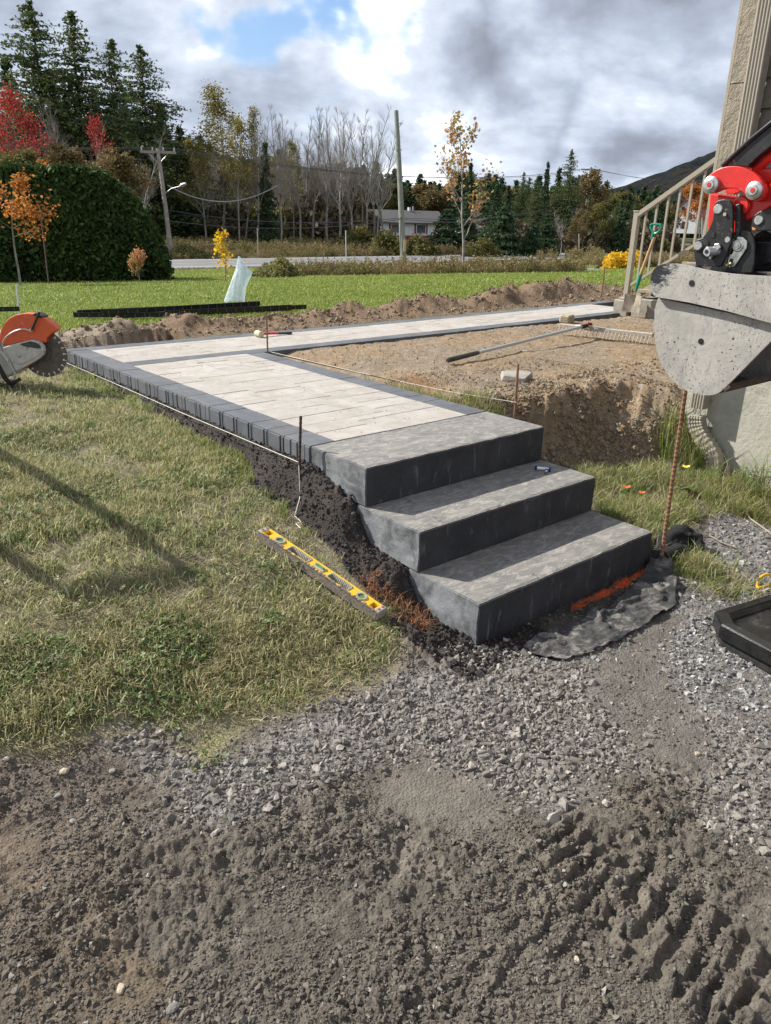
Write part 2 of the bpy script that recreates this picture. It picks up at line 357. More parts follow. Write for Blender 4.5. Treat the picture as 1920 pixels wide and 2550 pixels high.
M_pale = paver_mat('pale_paver', (.375, .352, .322), (.32, .295, .262), (.25, .205, .16), .65, .06)
M_dark = paver_mat('charcoal_paver', (.085, .092, .105), (.115, .122, .132), (.17, .155, .14), .35, .14)

def bucket_mat():
    m = bpy.data.materials.new('mud_coated_steel'); m.use_nodes = True; t = NT(m.node_tree)
    g = t.n('ShaderNodeNewGeometry').outputs['Position']
    sp = t.n('ShaderNodeSeparateXYZ', {0: g})
    sc1 = t.vm('MULTIPLY', g, (1, .8, 2.2))
    mud = t.mix(t.mr(t.noise(g, 7, 7, .7), .38, .65), (.38, .36, .325), (.29, .275, .245))
    speck = t.mr(t.noise(g, 75, 4, .7, .6), .595, .635)
    area = t.mr(t.noise(g, 5.5, 3, .5), .46, .60)
    sm = t.math('MULTIPLY', speck, area)
    scr = t.mr(t.noise(t.vm('MULTIPLY', g, (1, 1.4, .6)), 60, 7, .8, 1.6), .54, .62, 0, .8)
    ar2 = t.mr(t.noise(g, 4.1, 2, .5), .42, .56)
    worn = t.math('MULTIPLY', scr, ar2)
    # the black paint shows at the bucket's front shoulder (y about .06, top)
    dd = t.vm('DISTANCE', t.vm('MULTIPLY', g, (0, 1, 1)), (0, .06, 1.40))
    sh = t.mr(t.math('ADD', dd, t.math('MULTIPLY', t.math('SUBTRACT', t.noise(sc1, 20, 7, .8), .5), .30)), .06, .105, 1, 0)
    k = t.math('MAXIMUM', t.math('MAXIMUM', sm, worn), sh)
    col = t.mix(t.mr(t.noise(t.vm('MULTIPLY', g, (1, 2.5, .7)), 5, 8, .75, 1.0), .54, .68, 0, .55), mud, (.15, .155, .165)); col = t.mix(k, col, (.022, .024, .028))
    b = t.n('ShaderNodeBsdfPrincipled', {'Base Color': col, 'Roughness': t.mr(k, 0, 1, .62, .30), 'Specular IOR Level': .4,
            'Normal': t.n('ShaderNodeBump', {'Strength': .35, 'Distance': .005, 'Height': t.math('SUBTRACT', t.noise(g, 60, 5, .7), k)}).outputs[0]})
    t.n('ShaderNodeOutputMaterial', {0: b.outputs[0]}); return m
M_bucket = bucket_mat()
M_bucketin = mat('muddy_inside', (.10, .075, .055), .95, (.07, .052, .04), 10, bump=.8, bs=50)
def plastic_mat():
    m = bpy.data.materials.new('clear_poly'); m.use_nodes = True; t = NT(m.node_tree)
    a = t.n('ShaderNodeBsdfPrincipled', {'Base Color': (.78, .86, .92, 1), 'Roughness': .25})
    b = t.n('ShaderNodeBsdfTransparent', {'Color': (.92, .96, .98, 1)}); c = t.n('ShaderNodeBsdfTranslucent', {'Color': (.8, .88, .93, 1)})
    m1 = t.n('ShaderNodeMixShader', {0: .5, 1: a.outputs[0], 2: c.outputs[0]})
    m2 = t.n('ShaderNodeMixShader', {0: .42, 1: m1.outputs[0], 2: b.outputs[0]}); t.n('ShaderNodeOutputMaterial', {0: m2.outputs[0]}); return m
M_poly = plastic_mat()

# ------------------------------------------------------------------ terrain
SW, SD, SH = 1.206, 0.3494, 0.183              # step width, tread pitch, rise
YB = 1.11; YP0 = 3.46; YP1 = 4.38; ZP = 0.549  # back of the top step, near and far edge of the cross path, paving level
def zleft(y): return np.interp(y, [-.6, .1, .3, .5, .8, 1.1, 1.4, 1.8, 2.5, 3.5, 4.3, 5], [0, .01, .05, .12, .20, .26, .31, .36, .41, .44, .455, .45])
def zfar(y): return np.interp(y, [5, 12, 20, 30, 36, 44, 60, 95, 4000], [.45, .10, -.36, -.92, -1.22, -1.34, -1.35, -2.4, -2.4])
def solve(u, v, zf):
    d = ray(u, v); lo = .3; P = None
    for t_ in np.concatenate([np.linspace(.5, 12, 1500), np.linspace(12, 140, 4000)]):
        P = CAM+d*t_
        if P[2] <= zf(P[0], P[1]): return P
    return P
zl2 = lambda x, y: float(zleft(y) if y < 5 else zfar(y))
# boundary of the dark bank along the left edge: (pixel) -> world x at that y
bp = [(300, 850), (400, 905), (480, 950), (520, 1000), (560, 1060), (640, 1110), (700, 1180), (740, 1230), (800, 1290), (870, 1345), (905, 1385)]
bw = np.array([solve(u*K, v*K, zl2)[:2] for u, v in bp]); bw = bw[np.argsort(bw[:, 1])]
def bankx(y): return np.minimum(np.interp(y, bw[:, 1], bw[:, 0]), -.06)
HB_Y = [-.05, .05, .24, .33, .38, .42, .56, .66, .71, .77, .87, 1.03, 1.1, 2, 3.4, 4.2]
HB_Z = [-.01, .0, .01, .04, .09, .17, .18, .20, .26, .36, .40, .45, .465, .465, .465, .465]
def gpoly(pts, z=0.0):
    return [tuple(atz(u*K, v*K, z)[:2]) for u, v in pts]
# ground cover outlines, traced from the photograph and laid on the ground
GRAV = gpoly([(1030, 1395), (1240, 1428), (1400, 1330), (1480, 1190), (1560, 1095), (1700, 1120), (1900, 1300), (1900, 1900), (1666, 1850), (1560, 1800), (1500, 1690), (1400, 1650), (1290, 1700),
              (1180, 1760), (1050, 1680), (900, 1640), (780, 1650), (690, 1700), (600, 1750), (480, 1800), (370, 1775), (350, 1690), (250, 1640), (230, 1590), (400, 1590), (450, 1640), (560, 1570), (690, 1520), (820, 1490), (900, 1440), (930, 1400)])
FINE = gpoly([(1290, 1420), (1440, 1300), (1500, 1330), (1440, 1430), (1480, 1530), (1560, 1640), (1500, 1700), (1380, 1640), (1300, 1560), (1250, 1470)])
LAWNL = gpoly([(-900, 1700), (0, 1655), (120, 1640), (220, 1590), (330, 1590), (430, 1640), (560, 1560), (690, 1515), (820, 1480), (880, 1430), (870, 1350), (790, 1280), (640, 1110), (300, 850), (-900, 900)], .05)
SMOOTHP = gpoly([(760, 1690), (880, 1640), (1010, 1640), (1110, 1720), (1120, 1790), (1010, 1830), (930, 1800), (800, 1790)])
PL_TOP = [(1.28, 1.50), (1.55, 1.42), (1.85, 1.24), (2.2, 1.28), (2.5, 1.33), (2.68, 1.15), (2.80, .86)]
def cliffd(x, y):                               # >0 on the plateau side of its rim
    yy = np.interp(x, [q[0] for q in PL_TOP], [q[1] for q in PL_TOP]); return y-yy
PL_FOOT = [(1.25, 1.12), (1.6, 1.02), (1.95, .90), (2.3, .78), (2.6, .60), (2.9, .5)]
MOUNDS = [(.75, 5.35, .34, .40, .17), (1.55, 5.45, .40, .30, .15), (1.95, 5.4, .3, .22, .12), (2.5, 5.4, .3, .25, .08), (3.1, 5.35, .35, .25, .11), (3.75, 5.6, .32, .3, .22), (4.4, 5.4, .45, .3, .17),
          (5.0, 5.5, .5, .32, .23), (5.6, 5.5, .45, .35, .20), (6.3, 5.6, .5, .4, .28), (6.95, 5.7, .5, .45, .36), (7.6, 5.8, .5, .45, .33), (8.3, 6.0, .6, .5, .30), (9.2, 6.2, .8, .5, .25), (.2, 5.2, .35, .35, .06)]
def terrain(x, y):
    """height, and the cover weights: mud, gravel, dirt, lawn, bank, orange"""
    x = np.asarray(x, float); y = np.asarray(y, float)
    wob = (fbm(x, y, 3.0, 3, 40)-.5)
    far = zfar(y+0*x); left = zleft(y+0*x)
    lo = 0.012*np.sin(x*2.1)*np.sin(y*1.7)+.02*(fbm(x, y, 1.5, 3, 3)-.5)
    # left lawn and right lower ground
    h = np.where(x < .6, left-.012*np.clip(-x-.5, 0, 3), lo)
    h = h+.018*(fbm(x, y, 2.2, 3, 5)-.5)*ss(y, .2, 1.0)
    # far ground beyond y 5
    h = np.where(y > 5, far+.03*(fbm(x, y, .8, 3, 6)-.5), h)
    # bank at left of the steps and border
    hb = np.interp(y, HB_Y, HB_Z); bx = bankx(y); bn = .02*(fbm(x, y, 6, 4, 8)-.5)
    wb = bx + .10*wob
    t = np.clip(x/np.minimum(wb, -.03), 0, 1.6)
    bank = (x < .6) & (y > -.05) & (y < 4.3)
    prof = hb*(1-ss(t, .12, 1.05))+left*ss(t, .12, 1.05)
    h = np.where(bank & (x > wb*1.25), prof+bn*ss(-x, .0, .05), h)
    # plateau of brown soil on the right
    cf = cliffd(x, y)
    ft = np.interp(x, [q[0] for q in PL_FOOT], [q[1] for q in PL_FOOT]); tp = y-cf
    n_ = .30*(fbm(x, y, 3.5, 4, 21)-.5)+.08*(fbm(x, y, 12, 3, 23)-.5)
    s_ = np.clip((y-ft+n_)/np.maximum(tp-ft, .05), 0, 1)
    plate = .525+.03*(fbm(x, y, 2.0, 3, 22)-.5)-.05*np.exp(-((x-1.25)/.16)**2)
    base_r = .07+.05*ss(y, .3, 1.0)+.05*np.exp(-((x-1.25)/.3)**2)*ss(y, .5, 1.2)
    sc_ = s_**.75*(3-2*s_**.75)*s_**.75 if False else ss(s_, .0, .95)
    right = (x > 1.15) & (y > ft-.15) & (y < 5)
    h = np.where(right & (y >= ft-.001), np.maximum(base_r*(1-sc_)+plate*sc_, lo), h)
    lowr = (x > 1.15) & (y < ft)
    h = np.where(lowr, lo+base_r*ss(y, -.25, .5), h)
    # under the paving and the steps
    und = ((x > .03) & (x < SW-.03) & (y > .06) & (y < 5)) | ((x > .03) & (x < 7.4) & (y > YP0+.06) & (y < YP1-.03+.006*x))
    # trench just beyond the path, strip, mounds
    yy = y-.03*np.clip(x-2, 0, 9)
    strip = (y > YP0+.3) & (yy < 5)
    h = np.where((yy >= YP1) & (y < 5.0), .47+.03*(fbm(x, y, 3, 3, 9)-.5)+(x < -.1)*0, h)
    h = np.where((yy > YP1-.02) & (yy < YP1+.10), .475-.0*yy, h)
    mo = np.zeros(x.shape)
    for mx, my, sx, sy, mh in MOUNDS:
        mo = np.maximum(mo, mh*np.exp(-(np.abs((x-mx)/sx)**2.2+np.abs((y-my)/sy)**2.4)*1.1))
    stripw = ss(yy, YP1+.25, YP1+.6)*(1-ss(yy, 6.0, 6.6))*ss(x, -.3, .4)
    mo = mo+.05*stripw
    mn = (fbm(x, y, 5, 5, 31)-.42)*1.6
    h = h+np.where(y > 4.4, mo*.62*(1+1.1*mn)+.02*stripw*mn, 0)
    hs = h.copy(); h = np.where(und, np.minimum(h, .40), h)
    h = np.where((x > .03) & (x < SW-.03) & (y > .03) & (y < YB), np.minimum(h, -.03+0*h), h)
    # ---------------- cover masks
    gr = polysd(x, y, GRAV)+.10*wob+.03*(fbm(x, y, 12, 2, 41)-.5)
    G = ss(gr+.10*(fbm(x, y, 7, 3, 44)-.5), -.07, .10)*(x > -2.6)
    fine = ss(polysd(x, y, FINE)+.10*wob, -.02, .06)
    lw = polysd(x, y, LAWNL)+.12*wob
    lawnl = np.where(x < .02, np.maximum(ss(lw, -.03, .05), (y > .9)*1.0), ss(lw, -.03, .05))
    lawnl = lawnl*(x < .03)*(y < 5)
    bankm = ((x > wb) & (x < .06) & (y > .02) & (y < 4.3))*1.0
    bankm = np.maximum(bankm, (x > -.22) & (x < .3) & (y > -.16) & (y < .3))*1.0
    plat = ((x > 1.15) & (y > ft-.04+.08*wob) & (y < 3.6) & (x < 9))*1.0
    plat = np.maximum(plat, ((x > 4.2) & (y > 3.6) & (y < YP0+.3))*1.0)
    mound = ((yy > YP1-.1) & (mo > .022+.05*wob) & (y < 7.5))*1.0
    strp = ((yy > YP1-.1) & (yy < 4.95+.25*wob) & (x > -.2) & (x < 13))*1.0
    lawnf = ((yy >= 4.4) & (y < 36))*1.0
    lawnf = np.where((mound > 0) | (strp > 0), 0, lawnf)
    grassr = ((x > SW-.05) & (y <= ft+.02) & (polysd(x, y, gpoly([(1170, 960), (1290, 1100), (1400, 1190), (1440, 1180), (1480, 1130), (1560, 1090), (1700, 1115), (2100, 1250), (2400, 900), (1500, 700), (1200, 860)], .08))+.08*wob > 0))*1.0
    grassr = np.where(plat > 0, 0, grassr)
    orange = ((y < -.02+.012*wob) & (y > -.064+.02*wob) & (x > .50+.5*np.abs(wob)) & (x < 1.14))*1.0
    orange = np.maximum(orange, 0)
    beyond = (y >= 36)*1.0
    return dict(h=h, G=G, fine=fine, lawnl=lawnl, bank=bankm, plat=plat, mound=mound, strp=strp, lawnf=lawnf, grassr=grassr, orange=orange, beyond=beyond, smooth=ss(polysd(x, y, SMOOTHP)+.05*wob, -.02, .1), mo=mo, und=und, wob=wob, lw=lw)

def detail(x, y, r, T):
    """small relief: clods, ruts, cliff lumps"""
    near = 1-ss(r, 7, 12)
    soil = np.clip(1-T['lawnl']-T['plat']-T['mound']-T['strp']-T['lawnf']-T['grassr']-T['beyond'], 0, 1)
    pw = .012*(vnoise(x, y, 22, 61)-.5)
    c1, i1 = cell(x+pw, y, 17, 1); c2, i2 = cell(x-pw, y, 38, 2); c3, i3 = cell(x, y+pw, 80, 3)
    big = fbm(x, y, 3.1, 4, 50)
    rough_ = ss(big, .38, .62)
    clod = .014*np.clip(.75-c1, 0, 1)*(i1 > .55)*rough_ + .006*np.clip(.8-c2, 0, 1)*(.2+.8*i2) + .0045*np.clip(.9-c3, 0, 1)*i3 + .034*(fbm(x, y, 22, 4, 58, .68)-.5)*(.45+.75*rough_) + .011*(fbm(x, y, 70, 2, 48)-.5) + .010*np.abs(fbm(x, y, 13, 3, 59)-.5)
    lump = .035*(fbm(x, y, 5.5, 5, 52, .55)-.5)
    mud = (clod*(.35+.85*rough_)+lump)*(1-.82*T['smooth'])
    # crawler track grouser prints at lower right
    o = atz(1500*K, 1900*K, 0); a = atz(1100*K, 1720*K, 0); b = atz(1666*K, 2150*K, 0)
    d = (b-a)[:2]; d = d/np.linalg.norm(d); nrm = np.array([-d[1], d[0]])
    s_ = (x-a[0])*d[0]+(y-a[1])*d[1]; q_ = (x-a[0])*nrm[0]+(y-a[1])*nrm[1]
    q_ = q_+.08*(vnoise(x, y, 5, 77)-.5)+.02*(vnoise(x, y, 21, 76)-.5)
    s_ = s_+.07*(vnoise(x, y, 4, 78)-.5)+.022*(fbm(x, y, 18, 3, 74)-.5)+.15*q_
    wv = np.abs(((s_/.058) % 1)-.5)*2
    track = ss(wv, .25, .62)*ss(s_, -.1, .25)*ss(.17-np.abs(q_+.02), 0, .05)
    lug = lambda q: ss(np.abs((((q+.04*(np.floor(s_/.058) % 2))/.12) % 1)-.5)*2, .95, .70)*1.0
    track = track*(.25+.75*lug(q_)); s2 = s_+.03; q2 = q_+.40; wv2 = np.abs(((s2/.058) % 1)-.5)*2
    track2 = ss(wv2, .25, .65)*ss(s2, .1, .5)*ss(.16-np.abs(q2), 0, .05)
    trm = ss(fbm(x, y, 3.2, 3, 75), .28, .52); mud = mud+.024*trm*(track-.3)*ss(.22-np.abs(q_), 0, .08)*ss(s_, -.1, .25)*(.6+.7*vnoise(x, y, 7, 79))+.022*trm*(track2-.3)*ss(.2-np.abs(q2), 0, .06)
    grav = .006*np.clip(.9-c3, 0, 1)*(.3+i3)+.006*(fbm(x, y, 30, 3, 56)-.5)
    finep = .004*np.clip(.9-c3, 0, 1)+.008*(fbm(x, y, 8, 3, 57)-.5)
    gm = T['G']*(1-T['fine'])
    add = soil*(mud*(1-T['G'])+grav*gm+finep*T['G']*T['fine']+(.02*(big-.5))*T['G'])
    bk = T['bank']*(.035*np.clip(.8-c1, 0, 1)+.018*np.clip(.8-c2, 0, 1)+.007*np.clip(.9-c3, 0, 1)-.012)*ss(-x+.03*(y > 0), -.01, .04)
    add = np.where(T['bank'] > 0, bk, add)
    cliff = T['plat']*(1-ss(cliffd(x, y), -.02, .12))
    c4, i4 = cell(x, y, 9, 5)
    pl = .010*np.clip(.8-c2, 0, 1)*i2+.020*(fbm(x, y, 8, 4, 53)-.5)+.004*np.clip(.9-c3, 0, 1)
    add = np.where(T['plat'] > 0, pl+cliff*(.045*np.clip(.85-c4, 0, 1)*(.3+i4)+.022*np.clip(.8-c1, 0, 1)-.03+.06*(fbm(x, y, 6, 5, 54)-.5)), add)
    md = np.clip(T['mound']+T['strp'], 0, 1)
    add = np.where(md > 0, .030*np.clip(.8-c1, 0, 1)*i1*ss(T['mo'], .02, .1)+.008*np.clip(.8-c2, 0, 1), add)
    lawn = np.clip(T['lawnl']+T['lawnf']+T['grassr'], 0, 1)
    add = np.where(lawn > .5, .018*(fbm(x, y, 9, 3, 55)-.5)*near, add)
    return add*near+0*x, (c1, c2, c3, i1, i2, i3, big, rough_)

def build_terrain():
    # a fan of rings round the viewer's standing point, finer where the site is close
    th = np.concatenate([np.linspace(-.62, .62, 560), np.linspace(.62, 2*math.pi-.62, 90)[1:-1]])
    rr = [0.25]
    while rr[-1] < 60:
        r = rr[-1]; hh = 1.56 if r < 3 else 1.2
        rr.append(r+max(.0045, min(.0019*(r*r+hh*hh)/hh, .035 if r < 8 else .4)))
    while rr[-1] < 3500: rr.append(rr[-1]*1.12)
    rr = np.array(rr); A = YAW+th
    X = CAM[0]+np.outer(rr, np.sin(A)); Y = CAM[1]+np.outer(rr, np.cos(A)); R = np.repeat(rr[:, None], len(A), 1)
    x = X.ravel(); y = Y.ravel(); r = R.ravel()
    T = terrain(x, y); add, (c1, c2, c3, i1, i2, i3, big, rough_) = detail(x, y, r, T)
    h = T['h']+np.where(T['und'], 0, add)
    # ---- base colours (albedo only)
    def C(*c): return np.array(c)[None, :]
    n = fbm(x, y, 2.0, 5, 90)[:, None]; n2_ = fbm(x, y, 11, 4, 91)[:, None]; n3_ = fbm(x, y, 45, 3, 92)[:, None]
    mud = C(.118, .101, .080)*(1-n)+C(.092, .082, .068)*n
    mud = mud*(.66+.68*n2_)*(.62+.76*n3_)
    warm = ss(fbm(x, y, 1.7, 4, 93), .55, .66)[:, None]; mud = mud*(1-.5*warm)+C(.125, .088, .052)*.5*warm
    lb = ss(-x, 0.6, 1.6)[:, None]*ss(y, -.6, .3)[:, None]; mud = mud*(1-.6*lb)+C(.150, .118, .092)*.6*lb*(.8+.4*n2_)
    dr = T['smooth'][:, None]; mud = mud*(1-dr)+C(.135, .120, .100)*dr
    gv = np.where((i3 > .5)[:, None], C(.19, .18, .168), C(.11, .10, .09))*(.6+.8*n3_)
    fn = C(.125, .112, .098)*(.8+.4*n3_)
    gm = T['G'][:, None]; fm = T['fine'][:, None]
    col = mud*(1-gm)+(gv*(1-fm)+fn*fm)*gm
    soil = C(.165, .135, .098)*(.6+.6*n2_)+C(.02, .03, 0)*n
    lm = T['lawnl'][:, None]; col = col*(1-lm)+(soil*.95+C(.03, .03, .015)*n2_)*lm
    bk = T['bank'][:, None] > 0; col = np.where(bk, C(.042, .035, .031)*(.7+.6*n2_)*(.8+.4*n3_), col)
    dirt = (C(.255, .180, .108)*(1-n2_)+C(.205, .148, .092)*n2_)*(.85+.3*n3_)
    gp_ = ss(fbm(x, y, 2.6, 4, 96), .50, .62)[:, None]*.55; dirt = dirt*(1-gp_)+C(.20, .165, .125)*gp_; stn = ((i3 > .9) & (c3 < .55))[:, None]; dirt = np.where(stn, C(.24, .225, .20), dirt)
    col = np.where(T['plat'][:, None] > 0, dirt, col)
    mdir = (C(.175, .115, .068)*(1-n2_)+C(.13, .09, .058)*n2_)*(.75+.5*n3_)
    lft = ss(1.2-x, 0, .6)[:, None]; mdir = mdir*(1-lft)+C(.215, .17, .125)*lft
    col = np.where((T['strp'][:, None] > 0), C(.125, .105, .058)*(.7+.6*n2_), col)
    col = np.where((T['mound'][:, None] > 0), mdir, col)
    yy = y-.03*np.clip(x-2, 0, 9); edge = (yy > YP1-.1) & (yy < YP1+.16+.05*T['wob']); col = np.where(edge[:, None], C(.04, .033, .028)*(.7+.6*n2_), col)
    col = np.where(T['lawnf'][:, None] > 0, C(.115, .150, .030)*(.75+.5*n), col)
    drv = (x > 20) & (y > 15) & (y < 17.5+.02*x) & (T['lawnf'] > 0); col = np.where(drv[:, None], C(.16, .155, .15), col)
    rgh = (y > 27+.0*x) & (T['lawnf'] > 0); col = np.where(rgh[:, None], C(.13, .12, .05)*(.7+.6*n2_), col)
    col = np.where(T['grassr'][:, None] > 0, C(.105, .098, .060)*(.6+.7*n2_), col)
    col = np.where(T['beyond'][:, None] > 0, C(.085, .085, .042)*(.7+.6*n2_), col)
    om = (T['orange'] > 0)[:, None] & (n3_ > .10); col = np.where(om, C(.52, .085, .025)*(.8+.4*n3_), col)
    wet = ((y < .02) & (y > -.30+.12*T['wob']) & (x > .1) & (x < 1.2))[:, None]; col = np.where(wet & ~om, col*.55, col)
    nr, na = len(rr), len(A)
    I = np.arange(nr*na).reshape(nr, na); a = I[:-1, :]; b = I[1:, :]
    F = np.stack([a, np.roll(a, -1, 1), np.roll(b, -1, 1), b], -1).reshape(-1, 4)
    V = np.stack([x, y, h], 1)
    ci = F[:, 0]
    kind = np.zeros(len(F), int)                                    # 0 driveway (mud and gravel)
    kind[(T['lawnl'][ci] > .5) | (T['grassr'][ci] > 0) | (T['lawnf'][ci] > 0)] = 1
    kind[(T['plat'][ci] > 0) | (T['mound'][ci] > 0) | (T['strp'][ci] > 0) | (T['bank'][ci] > 0)] = 2
    kind[T['beyond'][ci] > 0] = 3
    m = bpy.data.materials.new('ground_cover'); m.use_nodes = True; t = NT(m.node_tree)
    g = t.n('ShaderNodeNewGeometry').outputs['Position']
    at = t.n('ShaderNodeAttribute', attribute_name='cover').outputs['Color']
    fine = t.mr(t.noise(g, 150, 6, .8), .25, .75, .62, 1.38, False)
    fine = t.math('MULTIPLY', fine, t.mr(t.noise(g, 14, 6, .7), .3, .7, .72, 1.28, False))
    col_ = t.n('ShaderNodeVectorMath', {0: at, 'Scale': fine}, operation='SCALE').outputs[0]
    hg = t.math('ADD', t.math('MULTIPLY', t.noise(g, 22, 5, .7), .9), t.math('ADD', t.math('MULTIPLY', t.noise(g, 60, 7, .75), .6), t.math('MULTIPLY', t.n('ShaderNodeTexVoronoi', {'Vector': g, 'Scale': 130.0}).outputs[0], -.35)))
    bs_ = t.n('ShaderNodeBsdfPrincipled', {'Base Color': col_, 'Roughness': .93, 'Specular IOR Level': .25,
             'Normal': t.n('ShaderNodeBump', {'Strength': .9, 'Distance': .012, 'Height': hg}).outputs[0]})
    t.n('ShaderNodeOutputMaterial', {0: bs_.outputs[0]})
    for k, nm, lb in ((0, 'driveway', 'muddy gravel driveway ground in front of the steps'), (1, 'lawn', 'grass covered ground'), (2, 'bare_soil', 'bare brown and black soil beside the walkway'), (3, 'far_ground', 'rough ground beyond the road')):
        Fk = F[kind == k]; used = np.unique(Fk); mp = np.full(len(V), -1); mp[used] = np.arange(len(used))
        me = np_mesh(nm, V[used], mp[Fk], m, smooth=True)
        ca = me.color_attributes.new('cover', 'FLOAT_COLOR', 'POINT')
        cc = np.ones((len(used), 4), np.float32); cc[:, :3] = np.clip(col[used], .004, .9); ca.data.foreach_set('color', cc.ravel())
        setp(link(nm, me), label=lb, kind='structure')
build_terrain()
def H(x, y):
    x = np.atleast_1d(np.asarray(x, float)); y = np.atleast_1d(np.asarray(y, float))
    T = terrain(x, y); a, _ = detail(x, y, np.hypot(x-CAM[0], y-CAM[1]), T); return T['h']+np.where(T['und'], 0, a), T
def Hz(x, y): return float(H(x, y)[0][0])
def hit(u, v):                                  # first point of the terrain along a view ray
    d = ray(u, v); ts = np.concatenate([np.linspace(1.2, 12, 1200), np.linspace(12, 120, 2500)])
    P = CAM[None]+d[None]*ts[:, None]; T = terrain(P[:, 0], P[:, 1]); k = np.argmax(P[:, 2] <= T['h']); return P[k]

# ------------------------------------------------------------------ road, hill
def strip_mesh(name, y0, y1, z, m, x0=-60, x1=400, wob=0):
    xs = np.linspace(x0, x1, 60); V = []; F = []
    for i, x in enumerate(xs):
        c = .00009*max(x-30, 0)**2
        V += [(x, y0-c*0+c, z(x)), (x, y1+c, z(x))]
        if i: k = 2*i; F.append((k-2, k, k+1, k-1))
    return mesh_obj(name, V, F, m)
zr = lambda dz: (lambda x: -1.21+dz)
setp(strip_mesh('road', 36.6, 44.0, zr(0), M_asphalt), label='grey asphalt road crossing behind the lawn', kind='structure')
for yy_, nm, mm in ((37.5, 'edge_line', M_roadwhite), (43.0, 'edge_line', M_roadwhite), (40.1, 'centre_line', M_roadyel)):
    setp(strip_mesh(nm, yy_, yy_+.16, zr(.006), mm), label='painted line along the road', kind='structure')
bm = bmesh.new(); N = 90
hv = []; hf = []
hc = dep(1900, 400, 1500); hd = np.array([hc[0]-CAM[0], hc[1]-CAM[1]]); hd /= np.linalg.norm(hd); hr = np.array([hd[1], -hd[0]])
for j in range(24):
    for i in range(N):
        s = (i/(N-1)-.5)*1700; t_ = j*35.0
        env = 172*math.exp(-((s-60)/290)**2)*.95+35*math.exp(-((s+260)/250)**2)+75*math.exp(-((s-600)/300)**2)
        p = np.array([CAM[0], CAM[1]])+hd*(1450+t_)+hr*s
        z = -8+env*math.sin(min(j/13, 1)*math.pi/2)+14*(fbm(np.array([s*.01]), np.array([t_*.01]), 1.2, 5, 3)[0]-.5)*(j > 0)+12*(fbm(np.array([s*.05]), np.array([t_*.05]), 2, 3, 4)[0]-.5)*(j > 0)
        hv.append((p[0], p[1], z))
for j in range(23):
    for i in range(N-1): hf.append((j*N+i, j*N+i+1, (j+1)*N+i+1, (j+1)*N+i))
setp(mesh_obj('hill', hv, hf, M_hill, smooth=True), label='dark forested hill on the horizon at the right', kind='structure')

# ------------------------------------------------------------------ steps
def step_block(k, label):
    x0, x1, y0, y1, z0, z1 = 0, SW, k*SD, k*SD+.41, k*SH, (k+1)*SH
    if k == 0: z0 = -.03
    bm = bmesh.new(); bmesh.ops.create_cube(bm, size=1)
    for q in bm.verts: q.co = Vector(((x0+x1)/2+q.co.x*(x1-x0), (y0+y1)/2+q.co.y*(y1-y0), (z0+z1)/2+q.co.z*(z1-z0-.002)))
    bmesh.ops.bevel(bm, geom=bm.edges[:], offset=.004, segments=2, affect='EDGES')
    bmesh.ops.subdivide_edges(bm, edges=[e for e in bm.edges if e.calc_length() > .1], cuts=26, use_grid_fill=True)
    rr = random.Random(k)
    for q in bm.verts:
        c = q.co; a = np.array([c.x*1.0+c.z*.7]); b = np.array([c.y+c.z*1.3])
        if c.x < .012: c.x += -.006+.014*fbm(np.array([c.y]), np.array([c.z]), 11, 4, 70+k)[0]
        if c.x > x1-.012: c.x += .006-.012*fbm(np.array([c.y]), np.array([c.z]), 11, 4, 75+k)[0]
        if c.y < y0+.012 and c.z > z1-.012: c.z -= .007*(fbm(np.array([c.x]), b*0, 20, 4, 80+k)[0]); c.y += .002*(fbm(np.array([c.x]), b*0, 25, 4, 81+k)[0])
    me = bpy.data.meshes.new('concrete_step'); bm.to_mesh(me); bm.free()
    o = link('concrete_step', me, M_step); return setp(o, label=label, cat='step', group='stacked concrete steps')
step_block(0, 'lowest charcoal concrete step, standing on the gravel with orange paint at its foot')
step_block(1, 'middle charcoal concrete step with a small blue capped tube lying on it')
step_block(2, 'top charcoal concrete step that meets the pale paving')

# ------------------------------------------------------------------ walkway
walk = empty('walkway', (0, 0, 0), label='pale paver walkway with a charcoal border', kind='structure')
pv_mesh = {}
def paver(name, x0, x1, y0, y1, mm, th=.06, jig=.0012, side=None):
    g = .0012; lx, ly = x1-x0-2*g, y1-y0-2*g
    key = (round(lx, 3), round(ly, 3), mm.name, side)
    if key not in pv_mesh:
        b = B().box(-lx/2, lx/2, -ly/2, ly/2, -th, 0, .0018)
        if side is not None:                    # chiselled outer face, ribs proud of the cut
            n = max(2, int((ly if side in 'LR' else lx)/.036)); rg = random.Random(hash(key) & 255)
            cuts = sorted(rg.uniform(.05, .95) for _ in range(n-1)); cuts = [0]+cuts+[1]
            for a, c in zip(cuts[:-1], cuts[1:]):
                if c-a < .03: continue
                p = rg.uniform(.004, .009); h0 = -th+rg.uniform(0, .008); h1 = -.006-rg.uniform(0, .003)
                if side == 'L': b.box(-lx/2-p, -lx/2+.002, -ly/2+a*ly+.002, -ly/2+c*ly-.002, h0, h1, .002)
        me = bpy.data.meshes.new(name); me.from_pydata(b.v, [], b.f); me.update(); me.materials.append(mm); pv_mesh[key] = me
    o = bpy.data.objects.new(name, pv_mesh[key]); COL.objects.link(o); o.parent = walk
    o.location = ((x0+x1)/2, (y0+y1)/2, ZP+random.uniform(-jig, jig)); o.rotation_euler = (random.uniform(-.003, .003), random.uniform(-.003, .003), 0)
    return o
L3 = [.20, .26, .32, .38]
